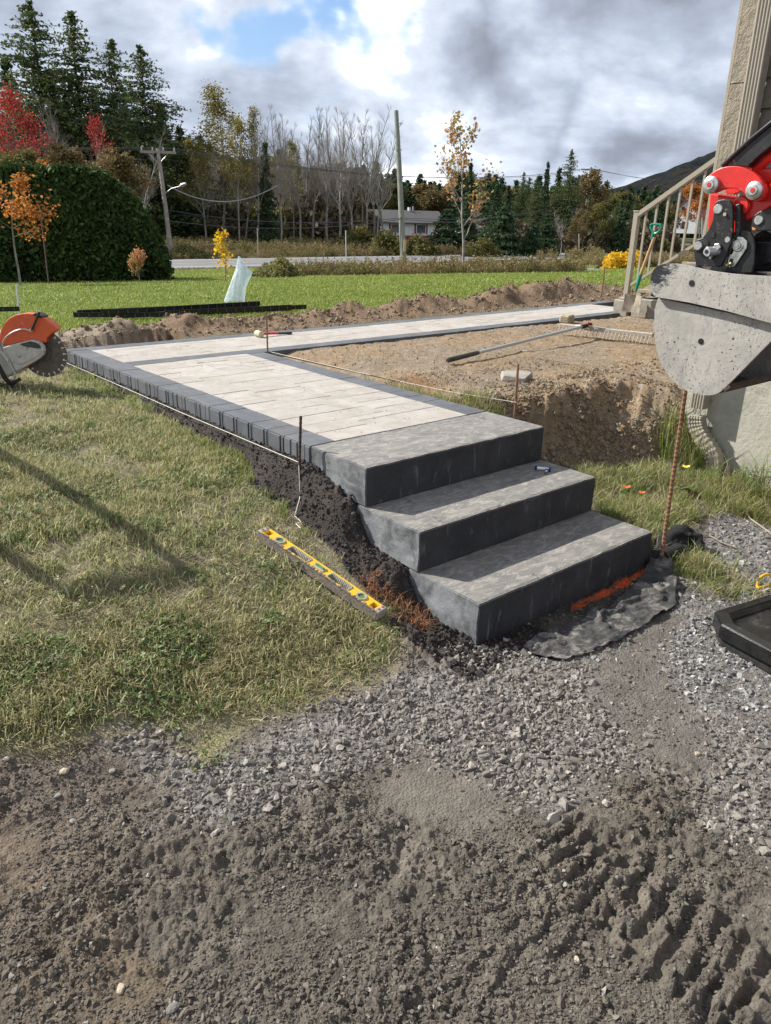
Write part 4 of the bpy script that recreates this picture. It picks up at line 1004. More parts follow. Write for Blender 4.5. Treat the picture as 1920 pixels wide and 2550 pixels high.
def shovel():
    X = 6.12
    q = lambda a, b_: Vector(atx(1500+.3165*a, 300+.3165*b_, X))
    root = empty('shovel', (0, 0, 0), label='square shovel with green D grip and wooden shaft leaning against the porch railing', cat='shovel')
    top = q(410, 920); bot = q(300, 1215); soc = q(262, 1350)
    B().tube([top, top.lerp(bot, .5), bot], [.017, .018, .018], 10).obj('shaft', M_shaft, root, smooth=True)
    B().tube([bot-(bot-top)*.02, bot, bot.lerp(soc, .6), soc], [.021, .023, .018, .012], 10).obj('socket', M_green, root, smooth=True)
    B().tube([q(392, 935), q(402, 880)], [.019, .016], 10).obj('grip_neck', M_green, root, smooth=True)
    loop = [q(400, 885), q(383, 850), q(380, 822), q(400, 815), q(430, 816), q(462, 820), q(466, 840), q(450, 868), q(425, 888), q(400, 890)]
    B().tube(loop, .0125, 8).obj('grip', M_green, root, smooth=True)
    # blade: dished plate with a centre rib
    V = []; F = []; nu, nv = 8, 8
    TL, TR, BL, BR_ = q(190, 1362), q(322, 1382), q(165, 1500), q(300, 1520)
    for j in range(nv+1):
        for i in range(nu+1):
            a = i/nu; b_ = j/nv
            p = TL.lerp(TR, a).lerp(BL.lerp(BR_, a), b_)
            p.x += -.028*((2*a-1)**2)+.03*math.exp(-((a-.5)/.12)**2)*(1-b_)
            V.append(p)
    m_ = len(V); V += [p+Vector((.005, 0, 0)) for p in V]
    for j in range(nv):
        for i in range(nu):
            k = j*(nu+1)+i; F.append((k, k+1, k+nu+2, k+nu+1)); F.append((k+m_, k+m_+nu+1, k+m_+nu+2, k+m_+1))
    for i in range(nu): F += [(i, i+m_, i+1+m_, i+1)]; k = nv*(nu+1)+i; F += [(k, k+1, k+1+m_, k+m_)]
    for j in range(nv): k = j*(nu+1); F += [(k, k+nu+1, k+nu+1+m_, k+m_)]; k += nu; F += [(k, k+m_, k+nu+1+m_, k+nu+1)]
    B().add(V, F).obj('blade', mat('dusty_blade', (.30, .26, .20), .7, (.18, .155, .125), 22, spots=[((.03, .15, .10), 26, .64, .05)]), root, smooth=True)
shovel()

# ------------------------------------------------------------------ mini excavator arm and bucket (the machine stands right of the frame)
def excavator():
    X0 = 1.0
    def q(a, b_, X): return atx(1500+.3165*a, 300+.3165*b_, X)
    root = empty('excavator', (X0+.2, -.4, 0), label='red and black compact excavator arm with a mud coated bucket', cat='excavator')
    inv = Matrix.Translation((-X0-.2, .4, 0))
    def P_(b, name, m, parent=root, **kw):
        o = b.obj(name, m, parent, **kw); o.data.transform(inv); return o
    def plate(pts, x0, t_, name, m, parent=root, bev=.003, ref=None):
        """outline in the zoomed picture, laid on the plane x=ref, thickness to +x"""
        ref = x0 if ref is None else ref
        L = [q(a, b_, ref) for a, b_ in pts]
        P0 = [(x0, p[1], p[2]) for p in L]; P1 = [(x0+t_, p[1], p[2]) for p in L]
        return P_(B().prism(P0, P1), name, m, parent, bevel=bev)
    def pin(a, b_, x0, r, name='pin', m=M_chrome, dome=True, depth=.02, bore=True):
        c = q(a, b_, x0); g = B()
        g.tube([(x0+depth, c[1], c[2]), (x0+.003, c[1], c[2]), (x0, c[1], c[2])], [r, r, r*.86], 24)
        o = P_(g, name, m, smooth=True)
        if bore:
            k = B(); k.tube([(x0-.002, c[1], c[2]), (x0-.006, c[1], c[2])], [r*.58, r*.52], 20); oo = P_(k, 'washer', m, o, smooth=True)
            k = B(); k.tube([(x0-.007, c[1], c[2]), (x0-.0085, c[1], c[2])], [r*.27, r*.25], 16); P_(k, 'plug', M_red if bore is True else m, o)
        return o
    W_ = .46
    # --- bucket
    def cr(pts, n=6):                       # smooth open curve
        pts = [np.array(p, float) for p in pts]; out = []
        for i in range(len(pts)-1):
            p0 = pts[max(i-1, 0)]; p1 = pts[i]; p2 = pts[i+1]; p3 = pts[min(i+2, len(pts)-1)]
            for k in range(n):
                t_ = k/n; out.append(.5*((2*p1)+(-p0+p2)*t_+(2*p0-5*p1+4*p2-p3)*t_*t_+(-p0+3*p1-3*p2+p3)*t_**3))
        out.append(pts[-1]); return out
    back = cr([(438, 1396), (412, 1500), (410, 1690), (440, 1850), (490, 1960), (560, 2050), (650, 2120), (740, 2152), (830, 2163), (905, 2148), (960, 2108)], 3)
    side = [tuple(p) for p in back]+[(1327, 1735), (1560, 1480), (1640, 1390), (1640, 1640), (1327, 1560)]
    side = [tuple(p) for p in back]+[(1327, 1735), (1446, 1612)]
    bucket = empty('bucket', (0, 0, 0)); bucket.parent = root
    plate(side, X0, .014, 'side_plate', M_bucket, bucket, 0)
    plate(side, X0+W_-.014, .014, 'side_plate', M_bucket, bucket, 0, ref=X0)
    # shell that wraps round the back of the bucket
    L = [q(a, b_, X0) for a, b_ in back]; cen = np.array([0, -.38, 1.25])
    g = B(); inn = []
    for p in L:
        d = np.array([0, p[1], p[2]])-cen; d /= np.linalg.norm(d); inn.append((p[1]-d[1]*.014, p[2]-d[2]*.014))
    for i in range(len(L)-1):
        g.prism([(X0+.013, L[i][1], L[i][2]), (X0+.013, L[i+1][1], L[i+1][2]), (X0+.013, inn[i+1][0], inn[i+1][1]), (X0+.013, inn[i][0], inn[i][1])],
                [(X0+W_-.013, L[i][1], L[i][2]), (X0+W_-.013, L[i+1][1], L[i+1][2]), (X0+W_-.013, inn[i+1][0], inn[i+1][1]), (X0+W_-.013, inn[i][0], inn[i][1])])
    P_(g, 'shell', M_bucketin, bucket)
    lip = [(960, 2108), (990, 2076), (1010, 2100), (960, 2140)]
    plate(lip, X0-.002, W_+.004, 'cutting_edge', M_bucketin, bucket, 0, ref=X0)
    topc = cr([(400, 1345), (391, 1270), (408, 1190), (450, 1145), (520, 1126), (620, 1131), (740, 1158), (900, 1190), (1100, 1213), (1327, 1224), (1600, 1228)], 4)
    band = [tuple(p) for p in topc]+[(1600, 1668), (1327, 1590), (1000, 1500), (700, 1432), (440, 1388), (415, 1372)]
    plate(band, X0-.026, .026, 'side_rim', M_bucket, bucket, 0, ref=X0-.013)
    plate(band, X0+W_, .026, 'side_rim', M_bucket, bucket, 0, ref=X0-.013)
    # top box of the bucket between the rims
    tb = [(q(a, b_, X0)[1], q(a, b_, X0)[2]) for a, b_ in [tuple(p) for p in topc]]
    g = B()
    for i in range(len(tb)-1):
        g.prism([(X0-.001, tb[i][0], tb[i][1]-.006), (X0-.001, tb[i+1][0], tb[i+1][1]-.006), (X0-.001, tb[i+1][0], tb[i+1][1]-.022), (X0-.001, tb[i][0], tb[i][1]-.022)],
                [(X0+W_, tb[i][0], tb[i][1]-.006), (X0+W_, tb[i+1][0], tb[i+1][1]-.006), (X0+W_, tb[i+1][0], tb[i+1][1]-.022), (X0+W_, tb[i][0], tb[i][1]-.022)])
    P_(g, 'top_plate', M_gloss, bucket)
    for a, b_ in ((703, 1280), (775, 1738)):
        c = q(a, b_, X0-.026 if b_ < 1400 else X0); xx = c[0]
        k = B(); k.tube([(xx+.004, c[1], c[2]), (xx-.003, c[1], c[2])], [.014, .011], 12); P_(k, 'plug', M_blackpaint, bucket)
    # --- bucket ears and coupler plates
    XA = 1.13
    ears = [(965, 1195), (990, 1010), (1010, 945), (1045, 893), (1090, 865), (1130, 863), (1168, 885), (1188, 925), (1198, 1000), (1195, 1120), (1172, 1200)]
    for x in (XA, XA+.17): plate(ears, x, .014, 'ear', M_blackpaint, ref=XA)
    pin(1065, 985, XA-.004, .030, bore=2)
    k = plate([(1008, 990), (1030, 935), (1065, 912), (1105, 918), (1138, 950), (1132, 1010), (1100, 1060), (1040, 1150), (1000, 1158), (982, 1130), (985, 1080)], XA-.010, .008, 'lock_plate', M_chrome, ref=XA-.01)
    pin(1065, 985, XA-.013, .024, 'washer', bore=2)
    c = q(1012, 1108, XA-.012); P_(B().box(c[0]-.003, c[0]+.002, c[1]-.006, c[1]+.006, c[2]-.012, c[2]+.010, .002), 'slot', M_hole)
    c = q(1000, 1138, XA-.02); P_(B().tube([(c[0], c[1]+.012, c[2]-.004), (c[0]+.002, c[1]-.006, c[2]+.008)], .007, 8), 'bolt', mat('yellow_zinc', (.42, .36, .16), .4, metal=.6))
    # left link plates
    lk = [(735, 1148), (722, 1050), (742, 985), (800, 905), (835, 860), (868, 780), (880, 700), (882, 650), (915, 625), (960, 618), (1000, 628), (1022, 662), (1026, 760), (1022, 880), (1010, 960), (975, 1060), (930, 1150)]
    for x in (1.10, 1.24): plate(lk, x, .016, 'link_plate', M_blackpaint, ref=1.10)
    plate([(1022, 665), (1060, 650), (1068, 760), (1060, 870), (1035, 980), (1005, 1060), (975, 1060), (1010, 960), (1022, 880)], 1.12, .10, 'link_body', M_blackpaint, ref=1.10)
    plate([(735, 940), (790, 922), (835, 950), (835, 1000), (800, 1040), (735, 1030)], 1.095, .012, 'boss_plate', M_blackpaint, ref=1.095)
    pin(905, 697, 1.096, .0185, bore=False); pin(748, 988, 1.082, .0175, bore=False); pin(983, 938, 1.098, .012, bore=False)
    c = q(962, 738, 1.092); P_(B().tube([(c[0]+.02, c[1], c[2]), (c[0], c[1], c[2])], .0075, 6), 'bolt', M_chrome)
    c = q(870, 900, 1.098); P_(B().box(c[0]-.001, c[0]+.003, c[1]-.007, c[1]+.007, c[2]-.010, c[2]+.010), 'slot', M_hole)
    # hydraulic coupler tube
    c = q(828, 1033, 1.07); d = q(900, 1010, 1.09)
    k = B(); k.tube([(1.12, c[1]-.03, c[2]+.004), (1.065, c[1], c[2]), (1.062, c[1], c[2])], [.016, .019, .014], 16); o = P_(k, 'tube_fitting', M_galv, smooth=True)
    k = B(); k.tube([(1.062, c[1], c[2]), (1.0605, c[1], c[2])], .008, 12); P_(k, 'bore', M_hole, o)
    plate([(860, 1080), (930, 1000), (915, 965), (880, 970), (870, 1020), (835, 1065), (845, 1100)], 1.085, .012, 'bracket', M_chrome, ref=1.085)
    # right link and cylinder
    rl = [(1165, 860), (1175, 790), (1195, 745), (1240, 712), (1327, 690), (1500, 650), (1500, 850), (1327, 862), (1210, 872)]
    for x in (1.13, 1.27): plate(rl, x, .014, 'side_link', M_blackpaint, ref=1.13)
    pin(1225, 785, 1.124, .0175, bore=False)
    plate([(1175, 835), (1205, 850), (1205, 868), (1178, 865)], 1.128, .006, 'worn_edge', M_orangewear, ref=1.128)
    plate([(1195, 960), (1327, 950), (1500, 940), (1500, 1100), (1327, 1110), (1195, 1150)], 1.20, .05, 'cross_tube', M_blackpaint, ref=1.18)
    # --- red arm
    arm = [(792, 884), (795, 760), (806, 640), (812, 565), (900, 585), (962, 598), (1040, 605), (1120, 612), (1185, 625), (1240, 600), (1275, 540), (1290, 470), (1327, 442), (1600, 250), (1900, 20), (1900, 330), (1600, 520), (1327, 652), (1200, 735), (1130, 775), (1062, 800), (1045, 872), (980, 905), (900, 890), (850, 850)]
    plate(arm, 1.165, .11, 'arm', M_red, ref=1.13, bev=.006)
    for x in (1.118,):
        cres = cr([(812, 562), (800, 505), (818, 452), (862, 412), (925, 376), (1000, 359), (1080, 362), (1150, 388), (1215, 430), (1262, 488), (1280, 550), (1262, 610), (1215, 640), (1160, 625)], 3)+cr([(1160, 625), (1130, 590), (1085, 552), (1030, 535), (970, 535), (915, 553), (875, 572)], 3)[1:]
        plate([tuple(p) for p in cres], x, .028, 'bell_crank', M_red, ref=x)
        plate([tuple(p) for p in cres], x+.16, .028, 'bell_crank', M_red, ref=x)
    arm2 = [(1200, 400), (1240, 380), (1300, 374), (1400, 380), (1400, 470), (1290, 480), (1262, 470)]
    plate(arm2, 1.20, .05, 'crank_boss', M_red, ref=1.18)
    # weld shoulder and cross tube on the arm
    c = q(1090, 660, 1.15); P_(B().tube([(1.30, c[1], c[2]-.004), (1.15, c[1], c[2]-.004), (1.145, c[1], c[2]-.004)], [.036, .036, .030], 20), 'pivot_tube', M_red, smooth=True)
    pin(845, 507, 1.098, .0325); pin(1188, 550, 1.098, .0325)
    # cylinder rod and barrel
    r0 = q(1190, 400, 1.20); r1 = q(1400, 200, 1.20); 
    a = q(1150, 366, 1.19); b_ = q(1360, 175, 1.19); c = q(1700, -134, 1.19)
    P_(B().tube([a, b_, c], .011, 14), 'piston_rod', M_chrome, smooth=True)
    a = q(1200, 400, 1.21); b_ = q(1370, 235, 1.21); c = q(1800, -180, 1.21)
    P_(B().tube([a, b_, c], .020, 14), 'rod_guard', M_red, smooth=True)
    # black boom member over the crank
    plate([(938, 366), (1000, 300), (1160, 165), (1327, 30), (1700, -260), (1900, -400), (1900, -130), (1500, 120), (1327, 192), (1230, 270), (1130, 362), (1000, 357)], 1.15, .10, 'boom_guard', M_blackpaint, ref=1.14)
    P_(B().tube([q(945, 360, 1.15), q(1160, 158, 1.15), q(1327, 22, 1.15), q(1900, -410, 1.15)], .010, 10), 'hose', M_gloss, smooth=True)
    # the rest of the machine stands out of view: boom, swing post, house, cab, tracks
    e = q(1860, 180, 1.14)
    y1, z1 = float(e[1]), float(e[2])
    P_(B().prism([(1.16, y1+.05, z1-.10), (1.16, y1+.02, z1+.10), (1.16, y1-1.0, z1+.75), (1.16, y1-1.7, z1+.35), (1.16, y1-2.3, z1-.9), (1.16, y1-2.1, z1-1.0), (1.16, y1-1.5, z1+.18), (1.16, y1-.95, z1+.5)],
                 [(1.28, y1+.05, z1-.10), (1.28, y1+.02, z1+.10), (1.28, y1-1.0, z1+.75), (1.28, y1-1.7, z1+.35), (1.28, y1-2.3, z1-.9), (1.28, y1-2.1, z1-1.0), (1.28, y1-1.5, z1+.18), (1.28, y1-.95, z1+.5)]), 'boom', M_red, bevel=.01)
    yb = y1-2.3
    P_(B().box(.75, 1.75, yb-1.5, yb, .50, 1.15, .06), 'body', M_red); P_(B().box(.8, 1.45, yb-1.15, yb-.2, 1.15, 2.35, .05), 'cab', M_blackpaint)
    for x in (.55, 1.55): P_(B().box(x, x+.30, yb-1.5, yb+.15, .0, .42, .12), 'track', M_hole)
excavator()

# ------------------------------------------------------------------ cut-off saw
def saw():
    g0 = dep(109, 880, 5.02); sc_ = .15606/FPX*5.02
    ex = Vector((math.cos(YAW+.06), -math.sin(YAW+.06), 0)); ez = Vector((0, 0, 1)); ey = ez.cross(ex)
    root = empty('cut_off_saw', (0, 0, 0), label='orange and grey petrol cut-off saw with a diamond blade standing on the grass', cat='cut-off saw')
    mx = Matrix((ex, ey, ez)).transposed().to_4x4()
    mx.translation = Vector(g0); root.matrix_world = mx
    q = lambda a, b_, y=0: ((a-700)*sc_, y, -(b_-900)*sc_)
    def plate(pts, y0, t_, name, m, parent=root, bev=.002): return B().prism([q(a, b_, y0) for a, b_ in pts], [q(a, b_, y0+t_) for a, b_ in pts]).obj(name, m, parent, bevel=bev)
    R = 372*sc_; cx, cz = 700, 897
    # the blade, with keyhole gullets cut in the rim
    pts = []; ns = 22
    for k in range(ns):
        a0 = 2*math.pi*k/ns
        for f in np.linspace(.035, .965, 6): a = a0+2*math.pi/ns*f; pts.append((R*1.02*math.cos(a), 0, R*1.02*math.sin(a)))
        a = a0+2*math.pi/ns
        pts += [((R*.93)*math.cos(a-.006), 0, (R*.93)*math.sin(a-.006)), ((R*.93)*math.cos(a+.006), 0, (R*.93)*math.sin(a+.006))]
    c0 = Vector(q(cx, cz)); b = B().prism([(p[0]+c0.x, -.0015, p[2]+c0.z) for p in pts], [(p[0]+c0.x, .0015, p[2]+c0.z) for p in pts])
    bl = b.obj('blade', M_blade, root)
    for k in range(ns):                              # bright slots at the gullets
        a = 2*math.pi*k/ns; s = B(); 
        p0 = Vector((c0.x+R*.89*math.cos(a), -.0028, c0.z+R*.89*math.sin(a))); p1 = Vector((c0.x+R*1.01*math.cos(a), -.0028, c0.z+R*1.01*math.sin(a)))
        s.tube([p0, p1], .0028, 5); s.tube([(p0.x, -.004, p0.z), (p0.x, -.001, p0.z)], .0065, 8); s.obj('slot', M_seg, bl)
    B().tube([(c0.x, -.012, c0.z), (c0.x, -.001, c0.z)], .05, 20).obj('flange', M_blade, root)
    gp = [(42, 735), (55, 640), (100, 530), (170, 430), (260, 355), (360, 305), (470, 280), (560, 272), (650, 280), (740, 300), (830, 340), (910, 395), (975, 450), (1025, 500), (930, 558), (860, 610), (820, 650), (800, 720), (600, 690), (300, 750), (130, 790)]
    plate(gp, -.035, .07, 'guard', M_orange, bev=.006)
    plate([(300, 1165), (390, 1140), (440, 1120), (470, 1060), (300, 1060)], -.02, .05, 'lower_guard', M_orange)
    ap = [(135, 800), (400, 720), (600, 668), (680, 675), (750, 705), (795, 760), (803, 830), (775, 900), (715, 950), (600, 1020), (450, 1100), (290, 1175), (265, 1110), (200, 960), (130, 860)]
    plate(ap, -.075, .038, 'arm', M_sawgrey, bev=.006)
    plate([(430, 735), (600, 685), (690, 700), (755, 740), (765, 790), (700, 795), (600, 780), (480, 765)], -.0765, .002, 'worn_patch', M_greyplastic, bev=0)
    plate([(330, 880), (560, 850), (770, 830), (740, 885), (560, 985), (400, 1050), (330, 1060)], -.079, .004, 'belt_cover', M_sawgrey)
    c = q(400, 920); o = B().tube([(c[0], -.076, c[2]), (c[0], -.087, c[2]), (c[0], -.090, c[2])], [.010, .0085, .006], 16).obj('bolt', M_chrome, root, smooth=True)
    B().tube([(c[0], -.0885, c[2]), (c[0], -.092, c[2])], .0035, 6).obj('bolt_head', M_hole, o)
    c = q(530, 872); B().tube([(c[0], -.076, c[2]), (c[0], -.082, c[2])], .004, 8).obj('bolt', M_chrome, root)
    B().tube([q(110, 830, -.05), q(105, 780, -.05), q(125, 720, -.052), (q(180, 650, -.055)), q(260, 590, -.055), q(350, 545, -.055), q(440, 515, -.055), q(520, 508, -.055), q(600, 530, -.055)], .0045, 8).obj('water_hose', M_galv, root, smooth=True)
    B().tube([q(620, 530, -.055), q(700, 400, -.058), q(800, 232, -.062)], [.008, .0075, .0085], 10).obj('adjust_lever', M_gloss, root, smooth=True)
    B().tube([q(800, 232, -.062), q(805, 222, -.062)], .009, 10).obj('lever_cap', M_chrome, root)
    plate([(650, 285), (700, 262), (770, 290), (815, 315), (800, 335), (740, 330)], -.04, .08, 'lever_bracket', M_hole)
    B().tube([q(620, 520, -.062), q(620, 520, -.045)], .011, 14).obj('pivot', M_chrome, root)
    # engine housing, handles (partly outside the picture)
    plate([(-620, 640), (-300, 560), (-60, 620), (20, 760), (95, 880), (260, 1150), (240, 1225), (60, 1300), (-620, 1330)], -.06, .20, 'engine_housing', M_sawgrey, bev=.02)
    plate([(-620, 760), (-350, 740), (-100, 800), (-60, 1100), (-300, 1180), (-620, 1180)], -.075, .016, 'starter_cover', M_orange, bev=.006)
    B().tube([q(-30, 700, -.10), q(20, 780, -.115), q(45, 920, -.12), q(90, 1090, -.115), q(150, 1260, -.11), q(190, 1360, -.09), (q(140, 1385, .02)), q(100, 1385, .10)], [.014, .015, .015, .015, .015, .014, .012, .012], 10).obj('front_handle', M_hole, root, smooth=True)
    B().tube([q(90, 860, -.082), q(180, 960, -.086), q(250, 1090, -.084), q(290, 1200, -.08), q(260, 1290, -.075), q(150, 1320, -.07), q(0, 1345, -.06), q(-300, 1360, -.05), q(-620, 1360, -.03)], .007, 8).obj('base_tube', M_sawgrey, root, smooth=True)
    for k in range(4): B().tube([q(105+k*16, 850+k*6, -.081), q(170+k*16, 960, -.084), q(225+k*12, 1090, -.083)], .0028, 6).obj('cooling_rib', M_sawgrey, root)
    c = q(40, 1215); B().tube([(c[0], -.062, c[2]), (c[0], -.072, c[2])], .008, 12).obj('bolt', M_sawgrey, root)
    plate([(-900, 700), (-560, 690), (-560, 780), (-840, 800), (-860, 1180), (-560, 1200), (-560, 1290), (-940, 1270)], .0, .05, 'rear_handle', M_hole, bev=.01)
saw()

# ------------------------------------------------------------------ landscape fabric
def fabric():
    up = [(1130, 1396), (1165, 1372), (1200, 1358), (1241, 1345), (1285, 1322), (1328, 1305), (1361, 1272), (1385, 1246), (1405, 1225)]
    dn = [(1158, 1418), (1222, 1427), (1280, 1410), (1347, 1381), (1395, 1347), (1430, 1323), (1462, 1303), (1460, 1255), (1444, 1212)]
    nu, nv = 110, 34; V = []; F = []
    U = [atz(a*K, b_*K, .015) for a, b_ in up]; D = [atz(a*K, b_*K, .015) for a, b_ in dn]
    for i in range(nu+1):
        t_ = i/nu*(len(U)-1); k = min(int(t_), len(U)-2); f = t_-k; a = U[k]*(1-f)+U[k+1]*f; c = D[k]*(1-f)+D[k+1]*f
        e1 = .05*(fbm(np.array([i*.09]), np.array([3.]), 1.2, 4, 2)[0]-.5); e2 = .07*(fbm(np.array([i*.13]), np.array([9.]), 1.2, 4, 7)[0]-.5)
        for j in range(nv+1):
            s = j/nv; s_ = s*(1+e2)+e1*(1-s); p = a*(1-s_)+c*s_
            V.append([p[0], p[1], 0])
    V = np.array(V); x, y = V[:, 0], V[:, 1]; h, _ = H(x, y)
    w1 = np.abs(fbm(x*1.0+y*1.6, y-x*.5, 5, 3, 71)-.5); w2 = np.abs(fbm(x+y*.4, y*2.0, 13, 3, 72)-.5)
    gi = np.repeat(np.arange(nu+1)/nu, nv+1)
    V[:, 2] = np.maximum(h, -.0)+.008+.15*np.maximum(.12-w1, 0)*(.4+.9*gi)+.07*np.maximum(.10-w2, 0)+.012*(fbm(x, y, 30, 3, 73)-.5)+.03*ss(gi, .8, 1)
    for i in range(nu):
        for j in range(nv): k = i*(nv+1)+j; F.append((k, k+1, k+nv+2, k+nv+1))
    o = mesh_obj('landscape_fabric', V, F, M_fabric, smooth=True)
    setp(o, label='crumpled dusty black landscape fabric lying on the gravel before the lowest step', cat='landscape fabric')
    md = o.modifiers.new('thick', 'SOLIDIFY'); md.thickness = .003
    # bunched dark end by the rebar, a child fold of the same sheet
    for nm, P_, r_, sd in (('bunched_fold', [(1400, 1218, .03), (1430, 1185, .055), (1450, 1160, .085), (1475, 1150, .085), (1497, 1165, .06), (1512, 1190, .03)], [.02, .045, .055, .06, .05, .02], 1),
                       ('fold', [(1392, 1222, .02), (1425, 1205, .05), (1455, 1190, .05), (1485, 1195, .03), (1500, 1200, .02)], [.015, .035, .045, .04, .02], 2)):
        pts = [atz(a*K, b_*K, z) for a, b_, z in P_]; pts = [pts[0]]+[pts[i]*(1-f)+pts[i+1]*f for i in range(len(pts)-1) for f in (.25, .5, .75, 1)]
        rs = np.interp(np.linspace(0, 1, len(pts)), np.linspace(0, 1, len(r_)), r_)
        b = B().tube(pts, list(rs), 26)
        A = np.array(b.v); n_ = (fbm(A[:, 0]+A[:, 2]*2, A[:, 1]*1.0+A[:, 2], 9, 4, 80+sd)-.5)*.075; n2 = np.abs(fbm(A[:, 0]*2, A[:, 1]+A[:, 2]*3, 16, 3, 85)-.5)*.05
        c_ = np.repeat(np.array(pts), 26, 0); d = A-c_; A = c_+d*(1+(n_+n2)[:, None]/.05); A[:, 2] = np.maximum(A[:, 2]*.85, .0)
        b.v = [tuple(q_) for q_ in A]; b.obj(nm, M_fabric2, o, smooth=True)
fabric()

# ------------------------------------------------------------------ black tray at the right edge
def tray():
    zt = .10
    r2 = lambda a, b_, z: atz(1000+a*.5522, 950+b_*.5522, z)
    a = r2(1412, 1035, zt); b_ = r2(1700, 948, zt); c = r2(1440, 1092, zt); d = r2(1700, 1228, zt)
    b2 = a+(b_-a)*2.3; d2 = c+(d-c)*2.2; far = b2+(d2-c)*.9
    O = [a, b2, b2+(d2-c), d2, c]; cen = sum(O)/5
    I = [p+(cen-p)/np.linalg.norm(cen-p)*.055 for p in O]; I2 = [p+(cen-p)/np.linalg.norm(cen-p)*.075 for p in O]
    z = lambda P, zz_: [(p[0], p[1], zz_) for p in P]
    root = empty('plastic_tray', tuple(a*[1, 1, 0]), label='shallow glossy black tray with a cut corner on the gravel at the right edge', cat='tray')
    g = B(); n = 5
    for lo, hi, z0, z1 in ((O, O, .045, zt-.006), (O, I, zt, zt), ):
        pass
    O1 = [p+(cen-p)/np.linalg.norm(cen-p)*.006 for p in O]
    rings = [z(O, .040), z(O, zt-.008), z(O1, zt), z(I, zt-.004), z(I2, zt-.03)]
    V = sum(rings, []); F = []
    for k in range(4):
        for i in range(n): F.append((k*n+i, k*n+(i+1) % n, (k+1)*n+(i+1) % n, (k+1)*n+i))
    F.append(tuple(range(4*n, 5*n)))
    g.add(V, F); o = g.obj('rim', M_tray, root); o.data.transform(Matrix.Translation((-a[0], -a[1], 0)))
    Os = [p+(cen-p)/np.linalg.norm(cen-p)*.016 for p in O]
    k = B().prism(z(Os, 0), z(Os, .045)); o = k.obj('skirt', M_hole, root); o.data.transform(Matrix.Translation((-a[0], -a[1], 0)))
tray()
p = hit(1660*K, 1275*K); 
pts = [(p[0]+.055*math.cos(t_)*(1+.1*math.sin(3*t_)), p[1]+.05*math.sin(t_), p[2]+.035+.02*math.sin(t_*2)) for t_ in np.linspace(-2.3, 2.6, 22)]
pts += [tuple(np.array(pts[-1])+np.array([.1*i, -.03*i, .0])) for i in (1, 2, 3)]
setp(B().tube(pts, .006, 8).obj('yellow_cable', mat('yellow_cable_skin', (.60, .36, .02), .45), smooth=True), label='loop of yellow cable on the gravel beside the black tray', cat='cable')

# ------------------------------------------------------------------ scattering (stuff nobody could count)
def proto(name, me):                             # held in an unlinked collection, used only as instances
    o = bpy.data.objects.new(name, me); return o
def scatter(name, P, ROT, SCL, IDX, protos, label):
    P = np.asarray(P, np.float32)
    c = bpy.data.collections.new(name+'_kinds')
    for i, me in enumerate(protos): c.objects.link(bpy.data.objects.new('%s_kind_%02d' % (name, i), me))
    me = bpy.data.meshes.new(name); me.vertices.add(len(P)); me.vertices.foreach_set('co', P.ravel())
    a = me.attributes.new('rot', 'FLOAT_VECTOR', 'POINT'); a.data.foreach_set('vector', np.asarray(ROT, np.float32).ravel())
    a = me.attributes.new('scl', 'FLOAT_VECTOR', 'POINT'); a.data.foreach_set('vector', np.asarray(SCL, np.float32).ravel())
    a = me.attributes.new('idx', 'INT', 'POINT'); a.data.foreach_set('value', np.asarray(IDX, np.int32))
    o = link(name, me); setp(o, label=label, kind='stuff')
    ng = bpy.data.node_groups.new(name, 'GeometryNodeTree')
    ng.interface.new_socket('Geometry', in_out='INPUT', socket_type='NodeSocketGeometry'); ng.interface.new_socket('Geometry', in_out='OUTPUT', socket_type='NodeSocketGeometry')
    N = ng.nodes.new; Lk = ng.links.new
    gi, go = N('NodeGroupInput'), N('NodeGroupOutput'); ci = N('GeometryNodeCollectionInfo'); ci.inputs['Collection'].default_value = c
    ci.inputs['Separate Children'].default_value = True; ci.inputs['Reset Children'].default_value = True
    ip = N('GeometryNodeInstanceOnPoints'); ip.inputs['Pick Instance'].default_value = True
    def attr(nm, dt):
        q = N('GeometryNodeInputNamedAttribute'); q.data_type = dt; q.inputs['Name'].default_value = nm; return [s for s in q.outputs if s.enabled and s.name == 'Attribute'][0]
    e2r = N('FunctionNodeEulerToRotation'); Lk(attr('rot', 'FLOAT_VECTOR'), e2r.inputs[0])
    Lk(gi.outputs[0], ip.inputs['Points']); Lk(ci.outputs[0], ip.inputs['Instance']); Lk(e2r.outputs[0], ip.inputs['Rotation'])
    Lk(attr('scl', 'FLOAT_VECTOR'), ip.inputs['Scale']); Lk(attr('idx', 'INT'), ip.inputs['Instance Index']); Lk(ip.outputs[0], go.inputs[0])
    md = o.modifiers.new('scatter', 'NODES'); md.node_group = ng
    return o
def ring(n, r0, r1, a0=-.62, a1=.62, pw=1.0):    # points over the site, thinning with distance
    t = rng.random(n)**pw; r = r0*(r1/r0)**t; a = YAW+rng.uniform(a0, a1, n)
    return CAM[0]+r*np.sin(a), CAM[1]+r*np.cos(a), r

